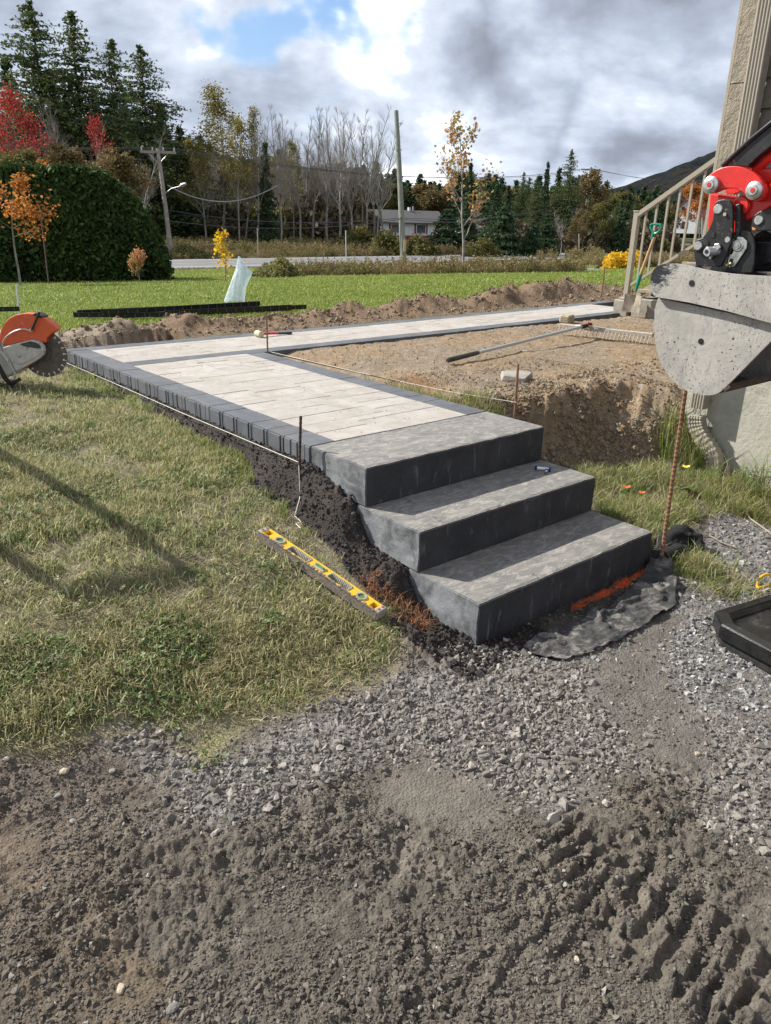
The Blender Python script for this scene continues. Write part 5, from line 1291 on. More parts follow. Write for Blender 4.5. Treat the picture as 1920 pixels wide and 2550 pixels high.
def blades(n, h, w, spread, lean, seed, curl=.5, lie=0.0, two=True):
    """n grass blades, 2 quads each, as one clump"""
    rg = np.random.default_rng(seed); V = []; F = []
    for i in range(n):
        a = rg.uniform(0, 2*math.pi); d = np.array([math.cos(a), math.sin(a), 0]); s = np.array([-d[1], d[0], 0])
        b = np.array([rg.normal()*spread, rg.normal()*spread, 0]); hh = h*rg.uniform(.5, 1.15); l = lean*rg.uniform(.2, 1.3); ww = w*rg.uniform(.6, 1.2)
        if rg.random() < lie: up = .12; l = 1.0
        else: up = 1.0
        z0 = -.004
        p1 = b+d*l*hh*.45+np.array([0, 0, hh*.6*up]); p2 = b+d*(l*hh*(1+curl*.3))+np.array([0, 0, hh*(1-.35*curl*l)*up+.004])
        k = len(V); V += [b-s*ww/2+[0, 0, z0], b+s*ww/2+[0, 0, z0], p1+s*ww*.42, p1-s*ww*.42, p2]
        F += [(k, k+1, k+2), (k, k+2, k+3), (k+3, k+2, k+4)]
    return np.array(V), np.array(F)
def bmesh_(name, VF, m): return np_mesh(name, VF[0], VF[1], m)
def join(parts):
    V = []; F = []; I = []; k = 0
    for (v, f), mi in parts: V.append(v); F.append(f+k); I += [mi]*len(f); k += len(v)
    return np.concatenate(V), np.concatenate(F), I
def clover(n, seed):
    rg = np.random.default_rng(seed); V = []; F = []
    for i in range(n):
        c = np.array([rg.normal()*.022, rg.normal()*.022, rg.uniform(.008, .022)]); r = rg.uniform(.004, .0075); a0 = rg.uniform(0, 6)
        tilt = rg.normal(size=2)*.35
        for j in range(3):
            a = a0+j*2.09; k = len(V); u = np.array([math.cos(a), math.sin(a), 0]); s = np.array([-u[1], u[0], 0])
            pts = [c, c+u*r*.8+s*r*.6, c+u*r*1.5, c+u*r*.8-s*r*.6]
            for p in pts: q = p.copy(); q[2] += (p[0]-c[0])*tilt[0]+(p[1]-c[1])*tilt[1]; V.append(q)
            F += [(k, k+1, k+2), (k, k+2, k+3)]
    return np.array(V), np.array(F)
def pebble(seed, fl=.6, sub=1):
    rg = np.random.default_rng(seed); bm = bmesh.new(); bmesh.ops.create_icosphere(bm, subdivisions=sub, radius=1)
    ds = rg.normal(size=(7, 3)); ds /= np.linalg.norm(ds, axis=1)[:, None]
    V = np.array([q.co[:] for q in bm.verts]); F = np.array([[q.index for q in f.verts] for f in bm.faces]); bm.free()
    for d in ds:
        t = V @ d; V -= np.outer(np.maximum(t-rg.uniform(.45, .7), 0), d)
    V *= np.array([rg.uniform(.8, 1.3), rg.uniform(.6, .9), fl*rg.uniform(.8, 1.1)]); return V, F
def shard(seed, fl=.6, n=11):
    rg = np.random.default_rng(seed); P = rg.normal(size=(n, 3)); P /= np.linalg.norm(P, axis=1)[:, None]; P *= rg.uniform(.8, 1.1, (n, 1))
    P *= np.array([rg.uniform(.95, 1.35), rg.uniform(.65, .95), fl*rg.uniform(.8, 1.15)]); bm = bmesh.new()
    for q in P: bm.verts.new(q)
    bmesh.ops.convex_hull(bm, input=bm.verts[:]); bmesh.ops.delete(bm, geom=[v for v in bm.verts if not v.link_faces], context='VERTS'); bm.verts.index_update()
    V = np.array([q.co[:] for q in bm.verts]); F = np.array([[q.index for q in f.verts] for f in bm.faces]); bm.free(); return V, F
def stone_mat(name, c1, c2, c3, scale=3.0):
    m = bpy.data.materials.new(name); m.use_nodes = True; t = NT(m.node_tree)
    r = t.n('ShaderNodeObjectInfo').outputs['Random']; g = t.n('ShaderNodeNewGeometry').outputs['Position']
    cr_ = t.n('ShaderNodeValToRGB', {0: r}); e = cr_.color_ramp.elements; e[0].color = (*c1, 1); e[1].color = (*c3, 1); q = e.new(.55); q.color = (*c2, 1)
    col = t.mix(t.mr(t.noise(g, 90, 4, .7), .45, .7), cr_.outputs[0], tuple(c*.55 for c in c2))
    b = t.n('ShaderNodeBsdfPrincipled', {'Base Color': col, 'Roughness': .9, 'Specular IOR Level': .3, 'Normal': t.n('ShaderNodeBump', {'Strength': .4, 'Distance': .003, 'Height': t.noise(g, 240, 4, .7)}).outputs[0]})
    t.n('ShaderNodeOutputMaterial', {0: b.outputs[0]}); return m
S_grav = stone_mat('crushed_gravel', (.11, .108, .10), (.20, .20, .197), (.40, .40, .39))
S_gravw = stone_mat('dusty_gravel', (.11, .098, .084), (.185, .167, .147), (.31, .285, .255))
S_crumb = stone_mat('mud_crumbs', (.078, .067, .054), (.110, .095, .077), (.150, .132, .108))
S_bank = stone_mat('dark_soil_crumbs', (.026, .021, .019), (.042, .035, .031), (.068, .057, .051))
S_dirt = stone_mat('brown_soil_crumbs', (.15, .105, .062), (.225, .162, .098), (.29, .255, .20))
# gravel
x, y, r = ring(150000, .85, 5.5, -.60, .60, .75)
T = terrain(x, y); keep = (T['G']*(1-.90*T['fine'])*(1-.55*ss(fbm(x, y, 3.5, 4, 94), .48, .60)) > rng.random(len(x))) & ~((x > .02) & (x < SW) & (y > 0)) & (T['grassr'] < 1)
left = x < -.1
keep &= ~(left & (rng.random(len(x)) < .10))
x, y = x[keep][:62000], y[keep][:62000]; h, T = H(x, y); n = len(x)
sz = .0047*np.exp(rng.normal(size=n)*.58)*np.where(x < .15, 1.05, 1.0)
sz = np.clip(sz, .002, .019)
idx = rng.integers(0, 6, n)+np.where((x < .25+.2*T['wob']) | (rng.random(n) < .15), 6, 0)
pk = [bmesh_('crushed_stone', shard(i), S_grav) for i in range(6)]+[bmesh_('crushed_stone', shard(20+i, .75), S_gravw) for i in range(6)]
scatter('gravel', np.stack([x, y, h+sz*.10], 1), rng.uniform(-.9, .9, (n, 3))*[1, 1, 0]+rng.uniform(0, 6.28, (n, 3))*[0, 0, 1], np.stack([sz]*3, 1)*rng.uniform(.8, 1.3, (n, 3)), idx, pk, 'crushed grey gravel spread on the driveway')
# crumbs of mud, with scattered small stones
x, y, r = ring(190000, .62, 4.5, -.60, .60, .8); T = terrain(x, y)
soil = (T['lawnl'] < .5) & (T['grassr'] < 1) & (T['plat'] < 1) & (T['mound'] < 1) & (T['strp'] < 1) & (T['lawnf'] < 1) & (T['bank'] < 1) & ~((x > 0) & (x < SW) & (y > 0))
cl = fbm(x, y, 4.5, 4, 95); keep = soil & (rng.random(len(x)) > T['G']*.75) & (rng.random(len(x)) < ss(cl, .38, .60)*.85+.10) & (rng.random(len(x)) > .93*T['smooth'])
x, y = x[keep][:90000], y[keep][:90000]; h, T = H(x, y); n = len(x)
sz = np.clip(.0023*np.exp(rng.normal(size=n)*.55), .0010, .010); st = (rng.random(n) < .03)
idx = np.where(st, 4+rng.integers(0, 3, n), rng.integers(0, 4, n)); sz = np.where(st, np.clip(sz*1.3, .003, .010), sz)
pk = [bmesh_('mud_lump', shard(40+i, .8, 16), S_crumb) for i in range(4)]+[bmesh_('small_stone', shard(50+i, .6), S_gravw) for i in range(3)]
scatter('mud_crumbs', np.stack([x, y, h+sz*.25], 1), rng.uniform(-.6, .6, (n, 3))*[1, 1, 0]+rng.uniform(0, 6.28, (n, 3))*[0, 0, 1], np.stack([sz]*3, 1)*rng.uniform(.8, 1.3, (n, 3)), idx, pk, 'crumbly lumps of mud on the driveway')
# dark soil of the bank
x = rng.uniform(-.75, .35, 60000); y = rng.uniform(-.25, 4.3, 60000); T = terrain(x, y)
keep = (T['bank'] > 0) & ~((x > 0) & (y > 0)) & (rng.random(len(x)) < np.interp(y, [0, 1.5, 4], [1, .8, .35]))
x, y = x[keep][:22000], y[keep][:22000]; h, T = H(x, y); n = len(x); sz = np.clip(.0042*np.exp(rng.normal(size=n)*.5), .002, .016)
pk = [bmesh_('dark_lump', pebble(60+i, .85), S_bank) for i in range(4)]
scatter('bank_soil', np.stack([x, y, h+sz*.3], 1), rng.uniform(0, 6.28, (n, 3)), np.stack([sz]*3, 1), rng.integers(0, 4, n), pk, 'crumbly black soil banked against the paving and steps')
# brown soil lumps on the plateau, the cut face and the heaps
xa = np.concatenate([rng.uniform(1.2, 2.95, 30000), rng.uniform(1.3, 2.85, 30000)]); ya = rng.uniform(.3, 2.2, 60000); ya[30000:] = np.interp(xa[30000:], [1.3, 2.3, 2.85], [1.25, .95, .65])+rng.normal(size=30000)*.16; xb = rng.uniform(1.2, 6.3, 26000); yb_ = rng.uniform(1.2, 3.6, 26000); xc = rng.uniform(-.2, 10, 30000); yc_ = rng.uniform(4.3, 6.6, 30000)
x = np.concatenate([xa, xb, xc]); y = np.concatenate([ya, yb_, yc_]); T = terrain(x, y); cl = fbm(x, y, 6, 3, 97)
keep = ((T['plat'] > 0) | (T['mound'] > 0)) & ~T['und'] & (rng.random(len(x)) < ss(cl, .3, .6)+.15)
x, y = x[keep], y[keep]; h, T = H(x, y); n = len(x); sz = np.clip(.0036*np.exp(rng.normal(size=n)*.65), .0013, .020)*np.where((y > 1.6) & (y < 4), .50, 1.0)*np.where(y > 4, 1.7, 1.0)
idx = np.where(rng.random(n) < .07, 4+rng.integers(0, 2, n), rng.integers(0, 4, n))
pk = [bmesh_('brown_lump', shard(70+i, .8, 16), S_dirt) for i in range(4)]+[bmesh_('grey_pebble', pebble(80+i, .7), S_gravw) for i in range(2)]
scatter('soil_clods', np.stack([x, y, h+sz*.25], 1), rng.uniform(0, 6.28, (n, 3)), np.stack([sz]*3, 1), idx, pk, 'brown soil clods on the dug ground and heaps')
# crumbs spilled on the paving
x = np.concatenate([rng.uniform(.1, 1.15, 260), rng.uniform(.1, 6, 500)]); y = np.concatenate([rng.uniform(1.1, 3.4, 260), rng.uniform(3.6, 4.3, 500)]); n = len(x); sz = rng.uniform(.001, .0035, n)
scatter('spilled_crumbs', np.stack([x, y, np.full(n, ZP+.001)], 1), rng.uniform(0, 6.28, (n, 3)), np.stack([sz]*3, 1), rng.integers(0, 4, n), pk[:4], 'soil crumbs spilled on the pale pavers')

# near lawn: trampled green blades, straw and clover
gk = []
for i in range(4): gk.append(bmesh_('grass_clump', blades(15, .025, .0034, .016, .8, 100+i, lie=.35), L_nearg))
for i in range(3): gk.append(bmesh_('straw_clump', blades(12, .036, .0028, .022, 1.2, 110+i, lie=.8), L_straw))
for i in range(3): gk.append(bmesh_('clover_clump', clover(9, 120+i), L_clover))
for i in range(2): gk.append(bmesh_('lush_clump', blades(14, .050, .0030, .016, .55, 130+i), L_lush))
x, y, r = ring(200000, 1.0, 8.5, -.66, .66, .70); T = terrain(x, y)
pat = fbm(x, y, 3.2, 4, 98); p2 = fbm(x, y, 6.0, 3, 99)
lw_ = T['lawnl']*ss(T['lw']+.35*(fbm(x, y, 4, 3, 105)-.5), -.05, .42)
lw_ = np.where(y > 1.6, T['lawnl'], lw_)
bare = ss(pat, .44, .56)*.80+.05
keep = (x < .0) & (y < 5) & (lw_*(1-bare) > rng.random(len(x))) & (T['bank'] < 1)
x, y, pat, p2 = x[keep][:62000], y[keep][:62000], pat[keep][:62000], p2[keep][:62000]; h, T = H(x, y); n = len(x); u = rng.random(n)
idx = np.where(u < .42, rng.integers(0, 4, n), np.where(u < .78, 4+rng.integers(0, 3, n), 7+rng.integers(0, 3, n)))
grn = ss(fbm(x, y, 1.6, 3, 101), .44, .60); idx = np.where((rng.random(n) < .45*grn) & (u > .42), rng.integers(0, 4, n), idx)
idx = np.where((idx >= 7) & (p2 < .54), 4+rng.integers(0, 3, n), idx)
sc_ = rng.uniform(.8, 1.45, n)*np.where(y > 2.5, 1.15, 1.0)
edge_ = (x > bankx(y)-.10) & (y > .3) & (rng.random(n) < .35); idx = np.where(edge_, 10+rng.integers(0, 2, n), idx); sc_ = np.where(edge_, sc_*.8, sc_)
scatter('trampled_lawn', np.stack([x, y, h], 1), np.stack([rng.normal(size=n)*.15, rng.normal(size=n)*.15, rng.uniform(0, 6.28, n)], 1), np.stack([sc_]*3, 1), idx, gk, 'trampled green and straw coloured grass with clover on the left lawn')
# grass strip, weeds and grass in the low ground right of the steps, on the border edges and around the fabric
xs_, ys_ = rng.uniform(1.18, 3.0, 22000), rng.uniform(-.6, 1.5, 22000); T = terrain(xs_, ys_)
k1 = (T['grassr'] > 0) & (xs_ < HX-.02) & (rng.random(len(xs_)) < ss(fbm(xs_, ys_, 4, 3, 102), .38, .62)*.75+.06)
xe = rng.uniform(1.22, 1.5, 1500); ye = rng.uniform(1.0, 2.3, 1500); ke = (rng.random(1500) < np.interp(ye, [1, 1.6, 2.3], [1, .6, .2])) & (xe < 1.30+.1*rng.random(1500)+.20*(ye < 1.5))
pt = hit(1500*K, 1235*K); xt = pt[0]+rng.normal(size=170)*.06; yt = pt[1]+rng.normal(size=170)*.07
pt2 = hit(1570*K, 1275*K); xt2 = pt2[0]+rng.normal(size=60)*.10; yt2 = pt2[1]+rng.normal(size=60)*.08
x = np.concatenate([xs_[k1], xe[ke], xt, xt2]); y = np.concatenate([ys_[k1], ye[ke], yt, yt2])
ok = ~((x > -.02) & (x < SW+.02) & (y > 0) & (y < 1.2)); x, y = x[ok], y[ok]; h, T = H(x, y); n = len(x)
gk2 = [bmesh_('lush_clump', blades(16, .085, .0032, .018, .8, 140+i, lie=.2), L_lush) for i in range(3)]+[bmesh_('straw_clump', blades(14, .09, .0026, .03, 1.1, 145+i, lie=.6), L_straw) for i in range(2)]+[bmesh_('clover_clump', clover(9, 148), L_clover)]
u = rng.random(n); idx = np.where(u < .42, rng.integers(0, 3, n), np.where(u < .86, 3+rng.integers(0, 2, n), 5)); sc_ = rng.uniform(.5, 1.15, n)
scatter('rough_grass', np.stack([x, y, h], 1), np.stack([rng.normal(size=n)*.2, rng.normal(size=n)*.2, rng.uniform(0, 6.28, n)], 1), np.stack([sc_]*3, 1), idx, gk2, 'rough grass in the low ground right of the steps')
# tall grass at the foot of the house wall and round the downspout
a = rng.random(150); x = np.where(a < .5, rng.uniform(2.50, HX-.02, 150), rng.uniform(2.35, HX-.02, 150)); y = np.where(a < .5, rng.uniform(.50, .80, 150), rng.uniform(-.7, .38, 150)); n = len(x)
h, T = H(x, y); sc_ = rng.uniform(.5, 1.3, n)
gk3 = [bmesh_('tall_grass', blades(9, .27, .0045, .02, .35, 150+i, curl=.9), L_lush) for i in range(3)]+[bmesh_('tall_straw', blades(12, .20, .0030, .02, .8, 155), L_straw)]
scatter('tall_grass', np.stack([x, y, h-.005], 1), np.stack([rng.normal(size=n)*.15, rng.normal(size=n)*.15, rng.uniform(0, 6.28, n)], 1), np.stack([sc_]*3, 1), rng.integers(0, 4, n), gk3, 'tall grass along the foundation and downspout')
# grass blades sprayed with orange marking paint
pa = [hit(u_*K, v_*K) for u_, v_ in ((800, 1270), (830, 1300), (865, 1330), (900, 1355))]; pb = [hit(900+a_*.6122, 640+b_*.6122) for a_, b_ in ((190, 505), (215, 525), (250, 530), (330, 550))]
P = np.array([p + 0 for p in pa for _ in range(13)]+[p for p in pb for _ in range(12)]); n = len(P)
sp_ = np.where(np.arange(n) < 52, .035, .05); x = P[:, 0]+rng.normal(size=n)*sp_; y = P[:, 1]+rng.normal(size=n)*sp_; h, T = H(x, y)
gk4 = [bmesh_('sprayed_clump', blades(12, .045, .0022, .02, 1.1, 160+i, lie=.5), L_paintgrass) for i in range(2)]
scatter('orange_sprayed_grass', np.stack([x, y, h], 1), np.stack([np.zeros(n), np.zeros(n), rng.uniform(0, 6.28, n)], 1), np.ones((n, 3))*rng.uniform(.6, 1.1, (n, 1)), rng.integers(0, 2, n), gk4, 'grass tufts sprayed with orange marking paint')
# far lawn
x, y, r = ring(150000, 5.0, 42, -.60, .60, .62); T = terrain(x, y)
drv = (x > 20) & (y > 14.6) & (y < 17.9+.02*x)
keep = (T['lawnf'] > 0) & (y < 34) & ~drv; x, y, r = x[keep][:95000], y[keep][:95000], r[keep][:95000]; n = len(x); h = terrain(x, y)['h']
gk5 = [bmesh_('lawn_clump', blades(12, .045, .006, .03, .5, 170+i), L_grass) for i in range(3)]+[bmesh_('lawn_clump_far', blades(10, .055, .014, .07, .5, 175+i), L_grass) for i in range(3)]
sc_ = rng.uniform(.7, 1.2, n); idx = np.where(r < 13, 0, 3)+rng.integers(0, 3, n)
scatter('lawn_grass', np.stack([x, y, h], 1), np.stack([np.zeros(n), np.zeros(n), rng.uniform(0, 6.28, n)], 1), np.stack([sc_*(1+.03*r), sc_*(1+.03*r), sc_], 1), idx, gk5, 'bright green mown lawn beyond the path')

# ------------------------------------------------------------------ plants, built as trunk and crown
def tubes_np(segs, n=5):
    """segs: list of (p0, p1, r0, r1) -> verts, faces (open prisms)"""
    S = np.array([np.concatenate([a, b]) for a, b, _, _ in segs]); R = np.array([(c, d) for _, _, c, d in segs])
    A, Bq = S[:, :3], S[:, 3:]; t = Bq-A; t /= np.linalg.norm(t, axis=1)[:, None]+1e-9
    ref = np.where(np.abs(t[:, 2:3]) > .9, np.array([[1., 0, 0]]), np.array([[0, 0, 1.]])); u = np.cross(t, ref); u /= np.linalg.norm(u, axis=1)[:, None]; v = np.cross(t, u)
    an = 2*math.pi*np.arange(n)/n; c, s = np.cos(an)[None, :, None], np.sin(an)[None, :, None]
    ringd = u[:, None]*c+v[:, None]*s
    V = np.concatenate([A[:, None]+ringd*R[:, 0][:, None, None], Bq[:, None]+ringd*R[:, 1][:, None, None]], 1)
    m = len(segs); base = (np.arange(m)*2*n)[:, None]; i = np.arange(n)[None, :]; j = (np.arange(n)+1)[None, :] % n
    F = np.stack([base+i, base+j, base+n+j, base+n+i], -1).reshape(-1, 4)
    return V.reshape(-1, 3), F
def branch(rg, p, d, L, r, lev, out, tips, spread=.55, up=.25, nsub=3, ratio=.66, seglen=4):
    q = p.copy(); dd = d/np.linalg.norm(d)
    for i in range(seglen):
        dd = dd+rg.normal(size=3)*.10+np.array([0, 0, up*.12]); dd /= np.linalg.norm(dd)
        q2 = q+dd*L/seglen; r0 = r*(1-.6*i/seglen); r1 = r*(1-.6*(i+1)/seglen)
        out.append((q, q2, r0, r1)); 
        if lev > 0 and i > 0 or (lev > 0 and i == seglen-1):
            for _ in range(nsub if i == seglen-1 else max(1, nsub-1)):
                a = rg.normal(size=3); a -= dd*(a @ dd); a /= np.linalg.norm(a)+1e-9
                nd = dd+a*spread*rg.uniform(.6, 1.3)+np.array([0, 0, up*.4]); branch(rg, q2, nd, L*ratio*rg.uniform(.6, 1.1), r1*.62, lev-1, out, tips, spread, up, nsub, ratio, 3)
        q = q2
    tips.append(q)
def leaf_cards(P, size, rg, n_per=1, elong=1.6, droop=0.0, spread=0.0):
    P = np.repeat(P, n_per, 0); m = len(P); P = P+rg.normal(size=(m, 3))*spread
    a = rg.normal(size=(m, 3)); a[:, 2] -= droop; a /= np.linalg.norm(a, axis=1)[:, None]; b = np.cross(a, rg.normal(size=(m, 3))); b /= np.linalg.norm(b, axis=1)[:, None]+1e-9
    s = size*rg.uniform(.6, 1.3, (m, 1)); V = np.stack([P-a*s*elong*.5, P+b*s*.5, P+a*s*elong*.5, P-b*s*.5], 1).reshape(-1, 3)
    F = np.arange(4*m).reshape(m, 4); return V, F
class Tree:
    def __init__(s, trunk, crown=None): s.trunk, s.crown = trunk, crown
def qmesh(name, V, F, m, smooth=False): return np_mesh(name, V, F, m, smooth=smooth)
def conifer(seed, H_=14, Rb=2.6, base=.08, leafm=L_spruce, dens=1.0, droop=.35, size=.16, power=.9, irregular=.25, bark=M_barkdk, lev=46, up=.0, wv=.18):
    rg = np.random.default_rng(seed); segs = []; P = []
    n = 10; lean = rg.normal(size=2)*.01
    for i in range(n): segs.append((np.array([lean[0]*H_*i/n, lean[1]*H_*i/n, H_*i/n]), np.array([lean[0]*H_*(i+1)/n, lean[1]*H_*(i+1)/n, H_*(i+1)/n]), .013*H_*(1-i/n)+.02, .013*H_*(1-(i+1)/n)+.015))
    for k in range(lev):
        f = base+(1-base)*((k+rg.random())/lev); z = f*H_; R = Rb*(1-f)**power*(1+wv*math.sin(k*1.9))
        for j in range(rg.integers(4, 7)):
            a = rg.uniform(0, 2*math.pi); L = max(.12, R*rg.uniform(1-irregular*1.6, 1+irregular)); d = np.array([math.cos(a), math.sin(a), 0])
            p0 = np.array([0, 0, z]); m = max(3, int(L/.28))
            prev = p0
            for q in range(m):
                t = (q+1)/m; p = p0+d*L*t+np.array([0, 0, -droop*L*t*t*.9+(up+.18)*L*t]); 
                segs.append((prev, p, .018*L*(1-.7*t)+.004, .018*L*(1-.8*t)+.003)); prev = p
                w = L*.34*(1-.55*t)
                for _ in range(max(1, int(dens*(3+5*w)))):
                    P.append(p+np.array([-d[1], d[0], 0])*rg.normal()*w*.7+d*rg.normal()*.1+np.array([0, 0, -abs(rg.normal())*w*.35+.02]))
    P.append(np.array([0, 0, H_])); P = np.array(P)
    V, F = leaf_cards(P, size, rg, 2, 2.3, .5, size*.45); TV, TF = tubes_np(segs, 4)
    return Tree(qmesh('trunk', TV, TF, bark), qmesh('crown', V, F, leafm))
def broadleaf(seed, H_=8, lev=3, leafm=L_orange, dens=6, size=.12, spread=.55, up=.35, trunk_r=.09, first=.3, ratio=.62, bark=M_bark, lsp=.16, bare=False, nb=9, width=.42, nsub=3, prune=0.0, tipleaf=1.0):
    rg = np.random.default_rng(seed); segs = []; tips = []; n = 12; p = np.zeros(3); d = np.array([0, 0, 1.])
    for i in range(n):
        d = d+rg.normal(size=3)*.045; d[2] = 1; d /= np.linalg.norm(d); q = p+d*H_*.93/n
        segs.append((p, q, trunk_r*(1-.9*i/n)+.005, trunk_r*(1-.9*(i+1)/n)+.005)); f = (i+1)/n
        if f >= first:
            for _ in range(max(1, int(nb/(n*(1-first))+rg.random()))):
                a = rg.uniform(0, 6.28); L = H_*width*(1.12-f)**.8*rg.uniform(.7, 1.15)
                branch(rg, q, np.array([math.cos(a), math.sin(a), up*2.4]), L, trunk_r*(1-.85*f)*.55+.004, lev-1, segs, tips, spread, up, nsub, ratio)
        p = q
    tips.append(p)
    TV, TF = tubes_np(segs, 4); tips = np.array(tips); cr_ = None
    if not bare:
        mids = np.array([(a+b)/2 for a, b, r0, _ in segs if r0 < trunk_r*.35]); src = np.concatenate([tips, mids[rg.random(len(mids)) < .7]]) if len(mids) else tips
        if prune: src = src[rg.random(len(src)) > prune]
        V, F = leaf_cards(src, size, rg, dens, 1.2, .3, lsp); cr_ = qmesh('crown', V, F, leafm)
    return Tree(qmesh('trunk', TV, TF, bark), cr_)
def plant(tr, name, p, h, H0, rz, label, group=None, cat='tree', w_=None, parts=('trunk', 'crown')):
    root = empty(name, tuple(p), rz, label=label, cat=cat, group=group); s = h/H0; root.scale = (s*(w_ or 1), s*(w_ or 1), s)
    link(parts[0], tr.trunk, None, root)
    if tr.crown: link(parts[1], tr.crown, None, root)
    return root
def spot(u, vtop, D):                             # picture column at a depth -> foot on the ground and height to the given top row (1666 wide picture)
    P = dep(u*K, vtop*K, D); b = dep(u*K, 560*K, D)
    # the tree stands upright: take the ground point under its top
    z = float(terrain(np.array([P[0]]), np.array([P[1]]))['h'][0]); return (P[0], P[1], z-.05), P[2]-z

# prototypes
TL = [conifer(200+i, 16, 3.9, .08, L_larch, .75, .42, .105, .72, .62, M_barkdk, 88, up=.24, wv=.0) for i in range(3)]
TS = [conifer(210+i, 12, 2.2, .03, L_spruce, 1.0, .40, .17, .95, .28, M_barkdk, 44) for i in range(3)]
TD = [conifer(220, 5, 2.0, .0, L_spruce, 1.3, .25, .15, .62, .2, M_barkdk, 30)]
TB = [broadleaf(230+i, 13, 4, bare=True, first=.28, width=.165, up=.62, spread=.46, trunk_r=.12, nb=26, ratio=.68) for i in range(3)]
TG = [broadleaf(240+i, 12, 3, L_poplar, 2, .13, .5, .5, .11, .28, .62, lsp=.26, nb=15, width=.25, prune=.15) for i in range(2)]
TA = [broadleaf(250, 10, 3, L_brown, 4, .20, .5, .35, .10, .2, .62, lsp=.30, nb=12, width=.34), broadleaf(251, 10, 3, L_olive, 5, .20, .5, .4, .10, .15, .62, lsp=.32, nb=12, width=.34)]
TR = [broadleaf(260, 8, 3, L_red, 2, .13, .5, .4, .08, .2, .62, lsp=.34, nb=10, width=.32, prune=.45)]
TO = [broadleaf(262, 8, 3, L_orange, 5, .15, .5, .4, .08, .2, .62, lsp=.24, nb=11, width=.34)]

# tall trees on the left, across the road
spec = [('larch_tree', TL, 62, 2, 62, 'tallest feathery larch at the far left, cut by the top of the picture', 1.15), ('larch_tree', TL, 152, 26, 64, 'second feathery larch from the left edge', 1.05), ('larch_tree', TL, 240, 84, 66, 'third larch, between the second one and the fourth larch', .95),
        ('larch_tree', TL, 303, 98, 62, 'fourth larch, right end of the tall group, above the hedge', 1.1), ('spruce_tree', TS, 10, 120, 74, 'dark conifer at the left edge behind the larches', 1.0), ('spruce_tree', TS, 105, 150, 78, 'dark conifer seen between the first two larches', 1.1), ('spruce_tree', TS, 200, 190, 78, 'dark conifer behind the second and third larches', 1.1),
        ('spruce_tree', TS, 345, 220, 70, 'dark conifer right of the tall larches', 1.2), ('spruce_tree', TS, 388, 275, 66, 'dark rounded cedar behind the left utility pole', 1.3), ('spruce_tree', TS, 572, 306, 62, 'small dark spruce among the bare poplars', .95), ('spruce_tree', TS, 270, 240, 80, 'dark conifer low behind the fourth larch', 1.3)]
for i, (nm, kindl, u, v, D, lb, w_) in enumerate(spec):
    p, h = spot(u, v, D); plant(kindl[i % 3], nm, p, h, 16 if kindl is TL else 12, i*1.7, lb, 'tall conifers across the road', w_=w_*(1.3 if kindl is TL else 1.0))
for i, (u, v, D, kk, lb) in enumerate([(-8, 200, 48, TR, 'red maple at the left edge above the hedge'), (212, 262, 52, TR, 'small red maple between the hedge and the larches'), (62, 258, 50, TR, 'low red tree beside the larger red maple'),
        (150, 320, 50, TA, 'rust coloured tree showing just over the hedge top'), (95, 345, 46, TO, 'orange tree showing over the hedge'), (40, 330, 42, [TA[1]], 'yellow green bush top over the left of the hedge'), (262, 330, 50, TA, 'brown leaved small tree right of the small red maple')]):
    p, h = spot(u, v, D); plant(kk[0], 'maple_tree' if kk is TR else 'autumn_tree', p, h, 8 if kk in (TR, TO) else 10, i*2.1, lb, 'autumn trees over the hedge', w_=(.55 if u > 100 else .9) if kk is TR else 1.2)
for i, (u, v, D, lb) in enumerate([(112, 176, 55, 'bare grey tree in front of the tallest larch'), (150, 205, 56, 'bare grey tree between the first two larches'), (180, 240, 56, 'low bare grey tree before the second larch'), (292, 262, 56, 'thin bare tree before the fourth larch'),
        (545, 212, 60, 'bare slender poplar right of the yellow poplar'), (600, 212, 58, 'bare poplar with a dark leaning trunk'), (645, 232, 60, 'bare poplar, second from the yellow poplars'), (672, 222, 66, 'thin bare poplar with pale trunk'), (705, 208, 62, 'bare poplar with a full fan of twigs'),
        (735, 207, 60, 'bare poplar beside the fan shaped one'), (770, 216, 64, 'bare poplar left of the last two'), (798, 208, 60, 'bare poplar, second from the roadside pole'), (822, 245, 58, 'last bare poplar before the roadside pole'), (520, 300, 64, 'low bare tree under the yellow poplar'), (690, 300, 72, 'low bare tree behind the poplars'),
        (1222, 440, 62, 'small bare birch among the right spruces'), (470, 330, 70, 'low bare tree behind the street lamp'), (560, 232, 66, 'pale bare trunk just left of the small spruce'), (586, 240, 70, 'pale bare trunk just right of the small spruce'), (622, 226, 68, 'bare trunk between the leaning one and the next poplar'), (660, 240, 72, 'pale bare tree behind the thin poplar'), (720, 218, 70, 'bare tree behind the twiggy poplars'), (752, 222, 68, 'bare trunk second in the right bare group'), (785, 224, 70, 'pale bare trunk in the middle of the right bare group'), (812, 230, 70, 'pale bare trunk near the right end of the bare group'), (838, 262, 64, 'low bare tree touching the grey roadside pole'), (440, 300, 68, 'bare trunk below the olive poplar')]):
    p, h = spot(u, v, D); plant(TB[i % 3], 'bare_tree', p, h, 13, i*1.3, lb, 'leafless trees across the road', w_=1.05, parts=('trunk', 'crown'))
